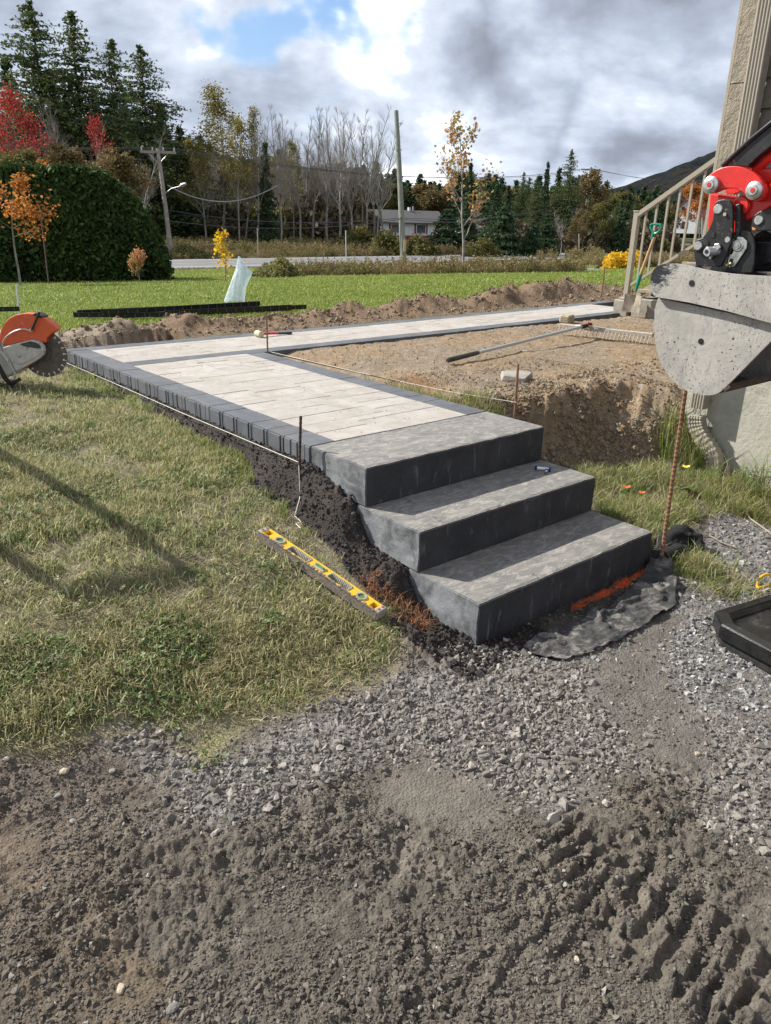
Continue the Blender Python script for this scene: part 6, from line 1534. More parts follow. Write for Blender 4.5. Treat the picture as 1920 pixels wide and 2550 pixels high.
for i, (u, v, D, kk, lb, w_) in enumerate([(468, 196, 64, TG[0], 'tall yellow green poplar, fullest crown beside the street lamp', 1.25), (505, 250, 60, TG[1], 'yellowish poplar right of the tallest one', .9), (432, 300, 62, TG[1], 'olive poplar left of the tallest yellow one', 1.2), (548, 240, 64, TG[0], 'narrow thinly leaved poplar', .6), (630, 300, 66, TG[1], 'thin yellow leaved tree among bare poplars', .7)]):
    p, h = spot(u, v, D); plant(kk, 'poplar_tree', p, h, 12, i*2.3, lb, 'leafy poplars across the road', w_=w_)
rs = random.Random(5); row = []
for u in range(395, 1560, 22):                   # mid wood row behind
    D = rs.uniform(142, 160) if 790 < u < 1075 else rs.uniform(95, 125) if 780 < u < 1300 else rs.uniform(218, 235) if 1425 < u < 1540 else rs.uniform(78, 100); v = {0: 385}.get(0)+rs.uniform(-12, 30)-(25 if u < 780 else 0)+(20 if 780 < u < 900 else 0)+(38 if u > 1300 else 0)
    row.append((u+rs.uniform(-8, 8), v, D))
LM = [(395, 'left of the yellow poplars'), (560, 'behind the small spruce among the poplars'), (640, 'behind the bare poplars'), (780, 'behind the last bare poplars'), (870, 'behind the bungalow roof'), (960, 'behind the young maple'), (1060, 'behind the garage'), (1140, 'behind the broad low spruces'), (1240, 'by the right lamp pole'), (1330, 'under the hill'), (1440, 'behind the porch railing'), (1600, 'behind the arm')]
SEEN = {}
def lab_row(u):
    k = max(i for i, q in enumerate(LM) if q[0] <= u+9); SEEN[k] = SEEN.get(k, 0)+1
    return LM[k][1]+('', ', second', ', third', ', fourth', ', fifth', ', sixth', ', seventh there', ', eighth there', ', ninth there')[min(SEEN[k]-1, 8)]
kinds = [('spruce_tree', TS[0], 12, 'dark spruce'), ('autumn_tree', TA[1], 10, 'olive leaved tree'), ('spruce_tree', TS[1], 12, 'dark spruce'), ('autumn_tree', TA[0], 10, 'brown leaved tree'), ('larch_tree', TL[0], 16, 'green larch'), ('spruce_tree', TS[2], 12, 'dark spruce')]
for i, (u, v, D) in enumerate(row):
    nm, tr, H0, ad = kinds[rs.choice([0, 2, 4, 5, 1, 3]) if u < 1000 else rs.choice([0, 2, 4, 5, 4, 1])]; p, h = spot(u, v, D); plant(tr, nm, p, max(h, 4), H0, rs.uniform(0, 6), ad+' of the far wood row, '+lab_row(u), 'wood row behind the road', w_=rs.uniform(1.3, 1.8))
for i, (u, v, D, tr, H0, nm, lb, w_) in enumerate([(1018, 350, 74, TS[0], 12, 'spruce_tree', 'tall dark spruce behind the sapling', 1.0), (1075, 395, 80, TS[1], 12, 'spruce_tree', 'spruce between the house garage and the round spruce', 1.1), (1133, 372, 84, TL[1], 16, 'larch_tree', 'pale green larch over the spruces', 1.0), (1100, 400, 84, TS[2], 12, 'spruce_tree', 'dark spruce right of the garage', 1.1),
        (1185, 350, 82, TS[2], 12, 'spruce_tree', 'slim dark spruce left of the tall larch', .8), (1160, 385, 78, TL[2], 16, 'larch_tree', 'green larch left of the slim spruce', .9), (1237, 322, 76, TL[0], 16, 'larch_tree', 'tallest larch on the right side of the road', .9), (1210, 362, 78, TS[1], 12, 'spruce_tree', 'dark spruce touching the tallest right larch', 1.1),
        (1272, 372, 80, TA[0], 10, 'autumn_tree', 'brown autumn tree beside the right lamp pole', 1.0), (1300, 440, 70, TA[1], 10, 'autumn_tree', 'low olive tree right of the lamp pole', 1.1), (1345, 432, 90, TS[0], 12, 'spruce_tree', 'dark spruce left of the hill', 1.0), (1375, 428, 86, TL[1], 16, 'larch_tree', 'larch under the hill slope', 1.0), (1405, 415, 92, TS[1], 12, 'spruce_tree', 'spruce under the hill slope', 1.1),
        (1425, 425, 84, TS[2], 12, 'spruce_tree', 'spruce left of the white red roofed house', 1.0), (1530, 400, 130, TO[0], 8, 'autumn_tree', 'orange tree behind the railing', 1.3), (1092, 448, 62, TD[0], 5, 'spruce_tree', 'broad low dark spruce right of the garage', 1.25), (965, 452, 64, TD[0], 5, 'spruce_tree', 'broad low dark spruce before the bungalow', 1.3), (1185, 462, 64, TD[0], 5, 'spruce_tree', 'broad low spruce by the right roadside', 1.1),
        (1155, 478, 62, TD[0], 5, 'spruce_tree', 'small dark spruce beside the broad one', .9), (1345, 470, 70, TD[0], 5, 'spruce_tree', 'rounded spruce left of the porch railing', .9), (1260, 455, 68, TA[0], 10, 'autumn_tree', 'russet shrub tree at the lamp pole', .9), (862, 395, 145, TS[1], 12, 'spruce_tree', 'spruce behind the bungalow gable', 1.0), (905, 380, 148, TS[0], 12, 'spruce_tree', 'tall spruce behind the bungalow roof', 1.1)]):
    p, h = spot(u, v, D); plant(tr, nm, p, h, H0, i*1.9, lb, 'trees right of the roadside pole', w_=w_)

# hedge: a clipped cedar mass, foliage cards over a bulging body
def hedge():
    D0 = 22.0; k0, k1 = -140, 352; rg = np.random.default_rng(9)
    prof = [(-160, 372), (0, 376), (60, 366), (110, 374), (170, 369), (230, 378), (265, 402), (300, 440), (330, 490), (350, 540), (356, 566)]
    P = []; core = []
    for i in range(30000):
        u = rg.uniform(-160, 354); vt = np.interp(u, [q[0] for q in prof], [q[1] for q in prof]); f = rg.random()
        D = D0+2.2*rg.random(); q = dep(u*K, 600, D0); bz = float(zfar(q[1]))-.05
        zt = dep(u*K, vt*K, D0+.8)[2]; z = bz+(zt-bz)*(1-f*f*.98 if rg.random() < .35 else rg.random())
        face = rg.random() < .72; dd = (D0-.15-.5*math.sin(math.pi*min(1, (z-bz)/max(zt-bz, .1)))*.5) if face else D
        q = dep(u*K, 600, dd); P.append((q[0]+rg.normal()*.05, q[1]+rg.normal()*.05, z+(0 if face else 0)))
    P = np.array(P); zt = 0
    V, F = leaf_cards(P, .085, rg, 2, 1.9, -.4, .06)
    root = empty('cedar_hedge', spot(180, 500, D0)[0], label='large dark green clipped cedar hedge at the left end of the lawn', cat='hedge')
    me = qmesh('foliage', V-np.array(root.location), F, L_cedar); link('foliage', me, None, root)
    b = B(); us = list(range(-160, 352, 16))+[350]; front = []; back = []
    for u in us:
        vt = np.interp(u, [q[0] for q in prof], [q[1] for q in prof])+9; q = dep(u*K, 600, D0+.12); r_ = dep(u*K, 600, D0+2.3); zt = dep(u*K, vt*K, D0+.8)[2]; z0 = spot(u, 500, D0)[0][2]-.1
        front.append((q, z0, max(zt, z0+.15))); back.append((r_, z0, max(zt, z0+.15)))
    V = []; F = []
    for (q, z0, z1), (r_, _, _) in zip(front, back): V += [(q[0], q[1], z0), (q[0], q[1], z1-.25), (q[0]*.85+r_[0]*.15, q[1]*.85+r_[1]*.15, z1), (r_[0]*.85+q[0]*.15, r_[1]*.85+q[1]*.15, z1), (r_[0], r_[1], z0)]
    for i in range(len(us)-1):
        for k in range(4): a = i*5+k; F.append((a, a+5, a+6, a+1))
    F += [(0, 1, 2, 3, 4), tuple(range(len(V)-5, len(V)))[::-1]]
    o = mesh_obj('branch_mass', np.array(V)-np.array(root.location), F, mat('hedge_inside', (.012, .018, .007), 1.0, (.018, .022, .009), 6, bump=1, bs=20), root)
hedge()

# young orange tree before the hedge, small stake, red shrub, yellow sapling, maple sapling
T_ = broadleaf(300, 3.6, 3, L_orange, 1, .085, .6, .2, .035, .42, .6, M_bark, .13, nb=9, width=.36)
p = dep(38*K, 570*K, 19.6); p[2] = float(zfar(p[1])); plant(T_, 'young_tree', (p[0], p[1], p[2]), 2.6, 3.6, 0, 'young orange leaved tree leaning before the hedge at the left edge', cat='tree', w_=1.15)
p = dep(100*K, 570*K, 19.8); p[2] = float(zfar(p[1])); setp(B().tube([(p[0], p[1], p[2]), dep(86*K, 445*K, (p-CAM) @ FW)], .018, 6).obj('stake', M_rustdark), label='brown wooden stake standing before the hedge', cat='stake')
T_ = broadleaf(301, .8, 3, L_peach, 2, .05, .6, .4, .012, .2, .6, M_bark, .06, nb=8, width=.5)
p = dep(298*K, 568*K, 20.0); p[2] = float(zfar(p[1])); plant(T_, 'red_shrub', p, .75, .8, 0, 'small red and orange leaved shrub at the foot of the hedge', cat='shrub', w_=.6)
T_ = broadleaf(302, 1.6, 2, L_yellow, 2, .10, .7, .3, .010, .12, .6, M_bark, .09, nb=5, width=.17, prune=.62)
p = dep(486*K, 576*K, 20.5); p[2] = float(zfar(p[1])); plant(T_, 'yellow_sapling', p, 1.30, 1.6, 0, 'little sapling with bright yellow leaves at the lawn edge', cat='sapling'); 
setp(B().tube([(p[0]+.05, p[1], p[2]), (p[0]+.03, p[1], p[2]+1.0)], .012, 6).obj('stake', M_galv), label='pale stake tied to the yellow sapling', cat='stake')
T_ = broadleaf(303, 4.2, 3, L_peach, 1, .085, .42, .55, .036, .22, .60, M_bark, .10, nb=11, width=.27, prune=.45)
p = hit(1000*K, 592*K); pp_, hh_ = spot(992, 262, (p-CAM) @ FW); plant(T_, 'maple_sapling', (p[0], p[1], p[2]-.03), hh_+pp_[2]-p[2]+.1, 4.2, 3.6, 'slender young maple with thinning peach and green leaves on the lawn', cat='sapling')

# roadside weeds, bushes, undergrowth
def stalks(n, h, w, spread, seed):
    rg = np.random.default_rng(seed); segs = []; P = []
    for i in range(n):
        b = np.array([rg.normal()*spread, rg.normal()*spread, 0]); d = np.array([rg.normal()*.12, rg.normal()*.12, 1]); hh = h*rg.uniform(.5, 1.15); t = b+d*hh
        segs.append((b, t, w, w*.5))
        for k in range(7): f = rg.uniform(.25, 1); P.append(b+d*hh*f+rg.normal(size=3)*.03)
    V, F = tubes_np(segs, 3); V2, F2 = leaf_cards(np.array(P), .06, rg, 1, 1.8, -.5, .02)
    return qmesh('weed_clump', np.concatenate([V, V2]), np.concatenate([F, F2+len(V)]), L_weed)
wk = [stalks(14, .75, .006, .16, 310+i) for i in range(4)]
def roadpts(n, y0, y1, x0, x1): return rng.uniform(x0, x1, n), rng.uniform(y0, y1, n)
A = []
for i in range(1500):
    u = rng.uniform(575, 1262); D = rng.uniform(24.5, 27.5); A.append((u, D))
A = np.array(A); Q = np.array([dep(u*K, 640, D) for u, D in A]); x, y = Q[:, 0], Q[:, 1]
x2, y2 = roadpts(900, 33.5, 36.2, 8, 70); x3, y3 = roadpts(2200, 44.6, 50, 6, 95); x4 = np.array([dep(u*K, 640, D)[:2] for u, D in zip(rng.uniform(1262, 1600, 500), rng.uniform(34, 42, 500))])
x5 = np.array([dep(u*K, 640, D)[:2] for u, D in zip(rng.uniform(355, 1300, 2600), rng.uniform(56, 72, 2600))])
sizes = np.concatenate([np.where(rng.random(len(x)) < .12, rng.uniform(.5, .8, len(x)), rng.uniform(.18, .40, len(x))), rng.uniform(.1, .22, 900), rng.uniform(.35, .8, 2200), rng.uniform(.35, .8, 500), rng.uniform(.5, 1.3, 2600)])
x = np.concatenate([x, x2, x3, x4[:, 0], x5[:, 0]]); y = np.concatenate([y, y2, y3, x4[:, 1], x5[:, 1]])
ok = ~((y > 36.3) & (y < 44.3)); x, y, sizes = x[ok], y[ok], sizes[ok]; n = len(x); h = terrain(x, y)['h']
scatter('roadside_weeds', np.stack([x, y, h-.02], 1), np.stack([np.zeros(n), np.zeros(n), rng.uniform(0, 6.28, n)], 1), np.stack([sizes]*3, 1), rng.integers(0, 4, n), wk, 'tall brown and green weeds along the lawn edge and the road')
def bush(seed, m, n=1500, sz=.10): 
    rg = np.random.default_rng(seed); P = rg.normal(size=(n, 3)); P /= np.linalg.norm(P, axis=1)[:, None]; P *= rg.uniform(.45, 1, (n, 1))**.5; P[:, 2] = np.abs(P[:, 2])*1.0
    P *= 1+.22*np.sin(P[:, :1]*5+seed)*np.cos(P[:, 1:2]*4)
    V, F = leaf_cards(P, sz, rg, 2, 1.5, -.4, .05); S = [(np.zeros(3), P[i]*.8, .02, .006) for i in range(40)]; TV, TF = tubes_np(S, 3); return Tree(qmesh('stems', TV, TF, M_bark), qmesh('foliage', V, F, m))
Bg, Bo, Bw, By = bush(1, L_bush), bush(2, L_olive), bush(3, L_brush, 2200, .12), bush(4, L_yellow)
for i, (u, vb, D, tr, s, lb) in enumerate([(603, 572, 23.5, Bg, .62, 'round pale green bush at the lawn edge near the plastic bag'), (640, 574, 24, Bg, .30, 'small green bush right of the round one'), (560, 574, 24.5, Bo, .35, 'small olive bush left of the round green one'),
        (1350, 560, 30, By, .75, 'golden yellow shrub before the porch railing'), (1385, 566, 31, Bo, .6, 'green shrub right of the golden one'), (1320, 566, 30.5, Bo, .45, 'low green shrub left of the golden one'), (780, 560, 62, Bo, 1.9, 'olive bush before the bungalow'), (835, 560, 60, Bo, 1.7, 'olive bush at the foot of the bungalow gable'),
        (900, 560, 60, Bo, 1.5, 'olive bush right of the hydrant'), (1040, 560, 60, Bo, 1.3, 'olive bush before the garage'), (400, 560, 50, Bg, 1.0, 'pale bush at the foot of the left utility pole'), (430, 562, 49, Bg, .7, 'low pale bush across the road')]):
    q = dep(u*K, vb*K, D); z = float(terrain(np.array([q[0]]), np.array([q[1]]))['h'][0]); r_ = plant(tr, 'bush', (q[0], q[1], z-.1), s, 1, i, lb, 'bushes by the road', 'bush', parts=('stems', 'foliage')); r_.scale.x *= 1.25
bx = []; 
for i in range(1000):
    u = rs.uniform(340, 1560)
    if not (790 < u < 1075 or 1300 < u < 1335 or 1432 < u < 1530): bx.append((u, rs.uniform(72, 92)))
Q = np.array([dep(u*K, 640, D) for u, D in bx]); h = terrain(Q[:, 0], Q[:, 1])['h']; n = len(Q)
tsz = rng.uniform(1.2, 3.2, n)
kk = [bmesh_q for bmesh_q in (Bw.crown, Bo.crown, bush(6, L_brush, 1800, .13).crown, TB[0].trunk)]
ur = np.array([b[0] for b in bx]); idx = rng.choice([0, 0, 0, 1, 2, 2, 3], n); idx = np.where((ur > 760) & (idx == 3), 0, idx); tsz = np.where(idx == 3, rng.uniform(.35, .75, n), np.where(ur > 760, tsz*.62, tsz))
scatter('undergrowth', np.stack([Q[:, 0], Q[:, 1], h-.2], 1), np.stack([np.zeros(n), np.zeros(n), rng.uniform(0, 6.28, n)], 1), np.stack([tsz, tsz, tsz*rng.uniform(.9, 1.5, n)], 1), idx, kk, 'dark brown and green undergrowth of the wood across the road')
# dense far wood closing the view
U = rng.uniform(-250, 1750, 1500); Dd = rng.uniform(142, 200, 1500); Dd = np.where((U > 1420) & (U < 1545), rng.uniform(225, 260, 1500), Dd); Q = np.array([dep(u*K, 640, D) for u, D in zip(U, Dd)]); n = len(Q); h = np.full(n, -2.6)
hh_ = rng.uniform(.55, .95, n)*np.interp(U, [-250, 300, 420, 800, 900, 1750], [2.0, 1.9, 1.5, 1.2, 1.05, .95]); idx = rng.choice([0, 1, 2, 3, 4], n)
scatter('far_wood', np.stack([Q[:, 0], Q[:, 1], h], 1), np.stack([np.zeros(n), np.zeros(n), rng.uniform(0, 6.28, n)], 1), np.stack([hh_*1.5, hh_*1.5, hh_], 1), idx, [TS[0].crown, TS[1].crown, TA[1].crown, TA[0].crown, TS[2].crown], 'far mixed wood behind the houses')

# weeds with leaves right of the steps and by the wall
def leafy(seed, n, h, ll, lw_, m, stem=True, droop=.4, nst=1, flat=False):
    rg = np.random.default_rng(seed); V = []; F = []; segs = []
    for s_ in range(nst):
        d = np.array([rg.normal()*.25, rg.normal()*.25, 1]); b = np.array([rg.normal()*.02, rg.normal()*.02, 0]); hh = h*rg.uniform(.7, 1.1); segs.append((b, b+d*hh, .003, .0015))
        for i in range(n):
            a = i*2.4+rg.normal()*.3; f = (.12 if flat else .2)+.8*i/n; p = b+d*hh*f; u = np.array([math.cos(a), math.sin(a), 0]); s = np.array([-u[1], u[0], 0]); L = ll*rg.uniform(.7, 1.2)*(1.1-.5*f)
            k = len(V); z = np.array([0, 0, 1.]); V += [p, p+u*L*.35+s*lw_*.5+z*L*.18, p+u*L*.35-s*lw_*.5+z*L*.18, p+u*L*.75+s*lw_*.35+z*L*(.18-droop*.3), p+u*L*.75-s*lw_*.35+z*L*(.18-droop*.3), p+u*L+z*L*(.1-droop*.6)]
            F += [(k, k+1, k+2, k+2), (k+1, k+3, k+4, k+2), (k+3, k+5, k+4, k+4)]
    F = [tuple(dict.fromkeys(f)) for f in F]; me = bpy.data.meshes.new('leaves'); me.from_pydata([tuple(v) for v in V], [], F); me.materials.append(m); me.update()
    TV, TF = tubes_np(segs, 4); return Tree(qmesh('stem', TV, TF, m), me)
w1 = leafy(1, 16, .26, .10, .016, L_weedleaf, nst=3); w2 = leafy(2, 7, .05, .085, .040, L_clover, flat=True); w3 = leafy(3, 14, .20, .09, .018, L_weedleaf, nst=2)
for i, (u, v, tr, s, lb) in enumerate([(1600, 1015, w1, 1.0, 'willowy green weed against the foundation, nearest the frame edge'), (1640, 1000, w1, 1.1, 'tall narrow leaved weed at the right edge by the wall'), (1572, 1000, w3, .9, 'narrow leaved weed beside the downspout elbow'), (1650, 1060, w3, 1.0, 'low narrow leaved weed at the right edge over the gravel'), (1615, 1060, w3, .8, 'small narrow leaved weed below the willowy ones'),
        (1470, 1060, w2, 1.2, 'broad leaved green weed right of the tall rebar'), (1490, 1045, w2, 1.0, 'broad leaved weed with a pale leaf near the downspout'), (1335, 1085, w2, .9, 'dark broad leaved weed beside the steps'), (1362, 1112, w2, .8, 'broad leaved weed before the orange leaves')]):
    p = hit(u*K, v*K); plant(tr, 'weed', (p[0], p[1], Hz(p[0], p[1])), s, 1, i*1.1, lb, 'weeds right of the steps', 'weed', parts=('stem', 'leaves'))
def lone_leaf(u, v, m, lb, s=.035, up=.05):
    p = hit(u*K, v*K); g = B(); z = Hz(p[0], p[1])+up
    for a in (0, 1.3, 2.5): 
        e = Vector((math.cos(a), math.sin(a), .3))*s; sd = Vector((-math.sin(a), math.cos(a), 0))*s*.35; c = Vector((p[0], p[1], z)); g.add([c, c+e*.5+sd, c+e, c+e*.5-sd], [(0, 1, 2, 3)])
    setp(g.obj('fallen_leaf', m), label=lb, cat='leaf')
M_ol = mat('orange_leaf', (.72, .16, .04), .6); M_yl = mat('yellow_leaf', (.70, .55, .08), .6)
lone_leaf(1352, 1072, M_ol, 'bright orange leaf standing over the weeds beside the steps', .035, .05); lone_leaf(1386, 1080, M_ol, 'orange leaf right of the brighter standing one', .028, .04); lone_leaf(1345, 1128, M_ol, 'orange leaf low beside the lowest step', .022, .02)
lone_leaf(1425, 1133, M_yl, 'yellow leaf on the grass left of the rebar', .022, .02); lone_leaf(1478, 1040, M_yl, 'pale yellow leaf on top of the broad weed', .035, .09)
def twig(pts, r, lb):
    P = [hit(u*K, v*K) for u, v in pts]; setp(B().tube([(p[0], p[1], Hz(p[0], p[1])+.012) for p in P], r, 6).obj('twig', M_wood), label=lb, cat='twig')
twig([(1598, 1090), (1620, 1125), (1640, 1140), (1665, 1158)], .004, 'thin tan twig on the gravel near the right edge'); twig([(1480, 1160), (1530, 1162), (1560, 1180), (1590, 1190)], .0035, 'dry root lying on the gravel right of the bunched fabric'); twig([(1335, 1108), (1372, 1140), (1400, 1165)], .006, 'dry stalk along the end of the lowest step')

# ------------------------------------------------------------------ poles, wires, roadside things
def pole(name, ubase, vbase, utop, vtop, D, r, m, label):
    top = dep(utop*K, vtop*K, D); b = dep(ubase*K, vbase*K, D); z = float(terrain(np.array([b[0]]), np.array([b[1]]))['h'][0])
    root = empty(name, (b[0], b[1], z-.3), label=label, cat='utility pole'); iv = Matrix.Translation((-b[0], -b[1], -(z-.3)))
    def P_(g, nm, mm, **kw): o = g.obj(nm, mm, root, **kw); o.data.transform(iv); return o
    P_(B().tube([(b[0], b[1], z-.3), tuple((b+top)/2), tuple(top)], [r, r*.85, r*.68], 12), 'shaft', m, smooth=True)
    return root, P_, top, b, z
r1, P1, t1, b1, z1 = pole('utility_pole', 371, 549, 341, 322, 51, .17, M_woodpole, 'wooden utility pole with crossarm and street lamp on the left across the road')
c = t1; ax = np.array([1, .05, 0]); P1(B().box(-1.15, 1.15, -.06, .06, -.12, .04, m=Matrix.Translation(c+[0, 0, -.15]) @ Matrix.Rotation(-.55, 4, 'Z')), 'crossarm', M_wood)
dr = Vector((math.cos(-.55), math.sin(-.55), 0)); ins1 = []
for s in (-1.05, -.35, .35, 1.05):
    q = Vector(c)+dr*s; P1(B().tube([q+Vector((0, 0, -.1)), q+Vector((0, 0, .12))], .045, 8), 'insulator', M_galv); ins1.append(q+Vector((0, 0, .1)))
P1(B().tube([Vector(c)+Vector((0, 0, -.9)), Vector(c)+dr*.7+Vector((0, 0, -.2))], .02, 6), 'strut', M_galv); P1(B().tube([Vector(c)+Vector((0, 0, -.9)), Vector(c)-dr*.7+Vector((0, 0, -.2))], .02, 6), 'strut', M_galv)
la = dep(356*K, 418*K, 51); lb_ = dep(388*K, 403*K, 50.5)
P1(B().tube([la, (la+lb_)/2+[0, 0, .1], lb_], .035, 8), 'lamp_arm', M_galv, smooth=True); P1(B().tube([lb_, lb_+(lb_-la)*.18, lb_+(lb_-la)*.42], [.06, .13, .07], 10), 'lamp_head', M_galv, smooth=True)
r2_, P2_, t2, b2, z2 = pole('utility_pole', 873, 553, 856, 240, 49, .20, mat('grey_green_pole', (.20, .21, .17), .85, (.14, .15, .12), 3, bump=.3, bs=20), 'grey leaning utility pole without crossarm in the middle of the view')
for v in (325, 268): q = dep(862*K, v*K, 49); P2_(B().tube([q+[-.3, 0, 0], q+[.25, 0, .05]], .03, 6), 'bracket', M_galv)
q = dep(870*K, 530*K, 48.8); P2_(B().box(-.10, .10, -.23, -.20, -.35, .35, m=Matrix.Translation(q)), 'marker_plate', M_roadyel)
r3_, P3_, t3, b3, z3 = pole('utility_pole', 1257, 524, 1277, 362, 92, .20, M_woodpole, 'distant wooden utility pole with street lamp on the right across the road')
P3_(B().box(-1.2, 1.2, -.06, .06, -.12, .04, m=Matrix.Translation(t3+[0, 0, -.2]) @ Matrix.Rotation(-.65, 4, 'Z')), 'crossarm', M_wood)
la = dep(1266*K, 425*K, 92); lb_ = dep(1312*K, 410*K, 91); P3_(B().tube([la, (la+lb_)/2+[0, 0, .15], lb_], .05, 6), 'lamp_arm', M_galv); P3_(B().tube([lb_, lb_+(lb_-la)*.25], [.09, .13], 8), 'lamp_head', M_galv)
def wire(a, b_, sag, r, label, m=M_wire, n=24, grp=None):
    a = np.array(a); b_ = np.array(b_); pts = [a+(b_-a)*t-np.array([0, 0, sag*4*t*(1-t)]) for t in np.linspace(0, 1, n)]
    setp(B().tube(pts, r, 4).obj('power_line', m), label=label, cat='power line', group=grp)
far_l = [dep(-160*K, v*K, 60) for v in (292, 297, 302, 309)]
for i, (f, lb2) in enumerate(zip(far_l, ('topmost wire left of the lamp pole crossarm', 'second wire left of the crossarm', 'third wire left of the crossarm', 'lowest wire left of the crossarm'))): wire(f, ins1[i], .35, .016, lb2)
rt_ = [dep(u*K, v*K, 92) for u, v in ((1267, 365), (1274, 364), (1281, 364), (1286, 366))]
for i, lb2 in enumerate(('upper wire from the lamp pole crossarm to the right pole', 'second wire between the two lamp poles', 'third wire between the two lamp poles', 'lowest crossarm wire between the two lamp poles')): wire(ins1[i], rt_[i], 1.4, .016, lb2)
er = [dep(u*K, v*K, 130) for u, v in ((1560, 385), (1560, 389))]; 
for i, lb2 in enumerate(('upper thin wire crossing the sky to the right', 'lower thin wire crossing the sky to the right')): wire(rt_[i+1], er[i], .8, .022, lb2)
q1 = dep(395*K, 405*K, 51); q2 = dep(605*K, 405*K, 49); wire(dep(362*K, 400*K, 51), dep(600*K, 400*K, 49.5), 1.0, .035, 'thick twisted cable sagging right of the street lamp', M_cable, 30)
for v0, v1, v2, lb2 in ((462, 471, 428, 'upper black cable low across the trees'), (485, 474, 445, 'lower black cable low across the trees')):
    a = dep(364*K, (v0-8)*K, 51); m_ = dep(868*K, v1*K, 48.9); b_ = dep(1265*K, (v2-5)*K, 92); wire(a, m_, .5, .026, lb2+', left of the grey pole'); wire(m_, b_, .9, .026, lb2+', right of the grey pole')
wire(dep(857*K, 268*K, 49), dep(840*K, 340*K, 58), .6, .012, 'thin slack wire beside the top of the grey pole')
p = dep(1014*K, 0, 46); 
hp = dep((880+575*.24)/1, 480+575*.24, 60); z = float(terrain(hp[:1], hp[1:2])['h'][0]); root = empty('fire_hydrant', (hp[0], hp[1], z), label='small red fire hydrant across the road right of the grey pole', cat='fire hydrant')
B().tube([(0, 0, 0), (0, 0, .06), (0, 0, .07), (0, 0, .72), (0, 0, .86), (0, 0, .93)], [.19, .19, .13, .13, .15, .05], 12).obj('barrel', M_hydrant, root, smooth=True); B().tube([(-.24, 0, .58), (.24, 0, .58)], .07, 10).obj('outlet', M_hydrant, root, smooth=True); B().tube([(0, 0, .93), (0, 0, 1.02)], .035, 5).obj('cap_nut', M_hydrant, root)
for u, v0, v1, D, mm, lb in ((749, 498, 575, 27, M_galv, 'thin grey marker post with a white top in the weeds'), (558, 492, 545, 52, M_wood, 'grey leaning stick across the road'), (1367, 530, 560, 60, M_white, 'pale short marker post by the right roadside'), (1519, 470, 500, 70, M_wood, 'stake beside the white house'), (1253, 505, 530, 62, M_wood, 'short wooden stake right of the broad spruce')):
    a = dep(u*K, v1*K, D); b_ = dep((u-2)*K, v0*K, D); setp(B().tube([a-[0, 0, .5], b_], .028*D/40, 6).obj('marker_post', mm), label=lb, cat='post')

# ------------------------------------------------------------------ distant houses
def bungalow():
    D = 125; o = dep(880+205*.24, 480+440*.24, D); z0 = -2.7
    # local frame: x along the ridge, going right in the picture and slightly away
    a = YAW-.50; ex = Vector((math.cos(a), -math.sin(a), 0)); ey = Vector((math.sin(a), math.cos(a), 0))
    root = empty('bungalow', (o[0], o[1], z0), label='low white bungalow with grey roof and white gable behind the grey pole', cat='house')
    root.matrix_world = Matrix((ex, ey, Vector((0, 0, 1)))).transposed().to_4x4(); root.location = (o[0], o[1], z0)
    Lh, Wg, he, hr = 14.0, 8.0, 3.4, 5.0
    root.rotation_euler.z += 0
    B().prism([(0, 0, 0), (0, Wg, 0), (0, Wg, he), (0, Wg/2, hr), (0, 0, he)], [(Lh, 0, 0), (Lh, Wg, 0), (Lh, Wg, he), (Lh, Wg/2, hr), (Lh, 0, he)]).obj('wall', M_white, root)
    for s, y0, y1 in ((-1, -.7, Wg/2), (1, Wg+.7, Wg/2)):
        k = (hr-he)/(Wg/2); ze = he-.7*k
        rf = B().prism([(-.7, y0, ze+.02), (-.7, y1, hr+.02), (-.7, y1, hr+.22), (-.7, y0, ze+.2)], [(Lh+.7, y0, ze+.02), (Lh+.7, y1, hr+.02), (Lh+.7, y1, hr+.22), (Lh+.7, y0, ze+.2)]).obj('roof', M_roof, root)
        B().prism([(-.76, y0, ze-.10), (-.76, y1, hr-.10), (-.76, y1, hr+.25), (-.76, y0, ze+.23)], [(-.70, y0, ze-.10), (-.70, y1, hr-.10), (-.70, y1, hr+.25), (-.70, y0, ze+.23)]).obj('fascia', M_white, root)
    B().box(-.02, Lh, -.06, -.01, 0, 1.3).obj('brick_base', M_brickred, root)
    for x in (3.2, 8.0):
        f = B().box(x, x+1.9, -.09, -.02, 1.6, 3.1).obj('window', M_white, root); B().box(x+.12, x+1.78, -.11, -.091, 1.72, 2.98).obj('pane', M_glassdk, f)
        for xx in (x-.32, x+1.92): B().box(xx, xx+.3, -.08, -.015, 1.6, 3.1).obj('shutter', M_brickred, root)
    B().box(8.6, 9.0, Wg/2-.3, Wg/2+.1, hr, hr+.7).obj('chimney', M_white, root); B().tube([(9.6, Wg/2, hr), (9.6, Wg/2, hr+.9)], .12, 8).obj('vent_pipe', M_galv, root)
bungalow()
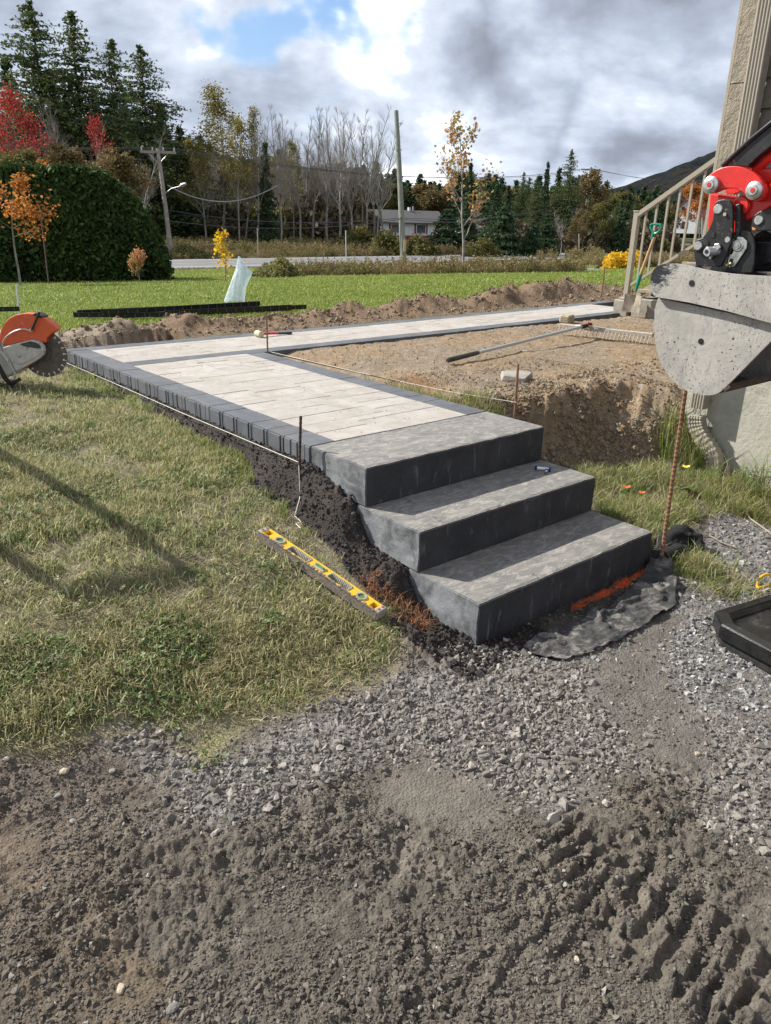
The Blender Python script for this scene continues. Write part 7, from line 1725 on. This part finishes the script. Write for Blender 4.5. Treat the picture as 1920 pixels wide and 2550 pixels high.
def garage():
    o = dep(880+1200*.24, 480+455*.24, 118); z0 = -2.6; a = YAW-.15; ex = Vector((math.cos(a), -math.sin(a), 0)); ey = Vector((math.sin(a), math.cos(a), 0))
    root = empty('garage', (0, 0, 0), label='grey roofed garage with white tarpaulin right of the bungalow', cat='garage'); root.matrix_world = Matrix((ex, ey, Vector((0, 0, 1)))).transposed().to_4x4(); root.location = (o[0], o[1], z0)
    B().prism([(-1.5, 0, 0), (6.5, 0, 0), (6.5, 0, 2.7), (-1.5, 0, 2.7)], [(-1.5, 6, 0), (6.5, 6, 0), (6.5, 6, 2.7), (-1.5, 6, 2.7)]).obj('wall', M_white, root)
    B().prism([(-2, -.5, 2.68), (7.0, -.5, 2.68), (7.0, -.5, 2.75), (4.2, 3, 4.9), (.5, 3, 4.9), (-2, -.5, 2.75)][:3]+[(4.2, 2.9, 4.9), (.5, 2.9, 4.9)], [(-2, 6.5, 2.68), (7, 6.5, 2.68), (7, 6.5, 2.75), (4.2, 3.1, 4.9), (.5, 3.1, 4.9)]).obj('roof', M_roof, root)
    B().prism([(1.0, -.8, 0), (5.6, -.9, 0), (4.6, -.3, 2.3), (2.6, -.25, 2.4)], [(1.0, -.03, 0), (5.6, -.03, 0), (4.9, -.03, 2.45), (2.4, -.03, 2.5)]).obj('tarpaulin', M_metalroof, root)
garage()
def redhouse():
    D = 200; o = dep((1500+640*.3165), 300+830*.3165, D); z0 = -.9; a = YAW+.70
    root = empty('red_roofed_house', (o[0], o[1], z0), -a, label='white house with a red roof seen through the porch railing', cat='house')
    B().prism([(-3.3, 0, 0), (3.3, 0, 0), (3.3, 0, 4.4), (0, 0, 8.2), (-3.3, 0, 4.4)], [(-3.3, 8, 0), (3.3, 8, 0), (3.3, 8, 4.4), (0, 8, 8.2), (-3.3, 8, 4.4)]).obj('wall', M_white, root)
    for s in (-1, 1): B().prism([(0, -.5, 8.25), (s*3.9, -.5, 3.75), (s*3.9, -.5, 3.95), (0, -.5, 8.55)], [(0, 8.5, 8.25), (s*3.9, 8.5, 3.75), (s*3.9, 8.5, 3.95), (0, 8.5, 8.55)]).obj('roof', M_redroof, root)
    for x, z, w_, h_ in ((.2, 1.2, 1.5, 1.7), (-.6, 4.9, 1.1, 1.5)):
        f = B().box(x-w_/2, x+w_/2, -.08, -.01, z, z+h_).obj('window', M_brickred, root)
        for i in range(2):
            for j in range(2): B().box(x-w_/2+.08+i*w_/2, x+i*w_/2-.06, -.10, -.081, z+.08+j*h_/2, z+h_/2+j*h_/2-.06).obj('pane', M_glassdk, f)
redhouse()
o = dep(1318*K, 470*K, 110); root = empty('metal_roofed_barn', (o[0], o[1], -3.6), -YAW+.4, label='barn with a pale metal roof between the lamp pole and the railing', cat='barn')
B().box(-4, 4, 0, 8, 0, 4.0).obj('wall', M_white, root); B().prism([(-4.5, -.4, 4.0), (4.5, -.4, 4.0), (4.5, 4, 6.8), (-4.5, 4, 6.8)], [(-4.5, 8.4, 4.0), (4.5, 8.4, 4.0), (4.5, 4.1, 6.8), (-4.5, 4.1, 6.8)]).obj('roof', M_metalroof, root)

# ------------------------------------------------------------------ unseen shadow caster of invented form, added to throw the long shadow on the lawn
def shadow_caster():
    root = empty('added_shadow_frame', (-2.0, 5.3, .44), label='made-up tube frame on a wheeled tub, added out of view to shadow the lawn', cat='shadow_caster'); iv = Matrix.Translation((2.0, -5.3, -.44))
    def P_(g, nm, mm, **kw): o = g.obj(nm, mm, root, **kw); o.data.transform(iv); return o
    Bc, Cc = Vector((-1.61, 2.46, 1.68)), Vector((-2.0, 2.42, 1.60)); G1, G2 = Vector((-1.50, 5.25, .52)), Vector((-2.28, 4.75, .52))
    P_(B().tube([G1, Bc+(G1-Bc)*.05, Bc, Cc, Cc+(G2-Cc)*.05, G2], .034, 10), 'handle', M_galv, smooth=True)
    P_(B().box(-2.6, -1.45, 5.0, 6.3, .62, .95, .03), 'tub', M_green)
    for x in (-2.66, -1.40): P_(B().tube([(x-.03, 5.6, .66), (x+.03, 5.6, .66)], .22, 20), 'wheel', M_hole, smooth=True)
shadow_caster()
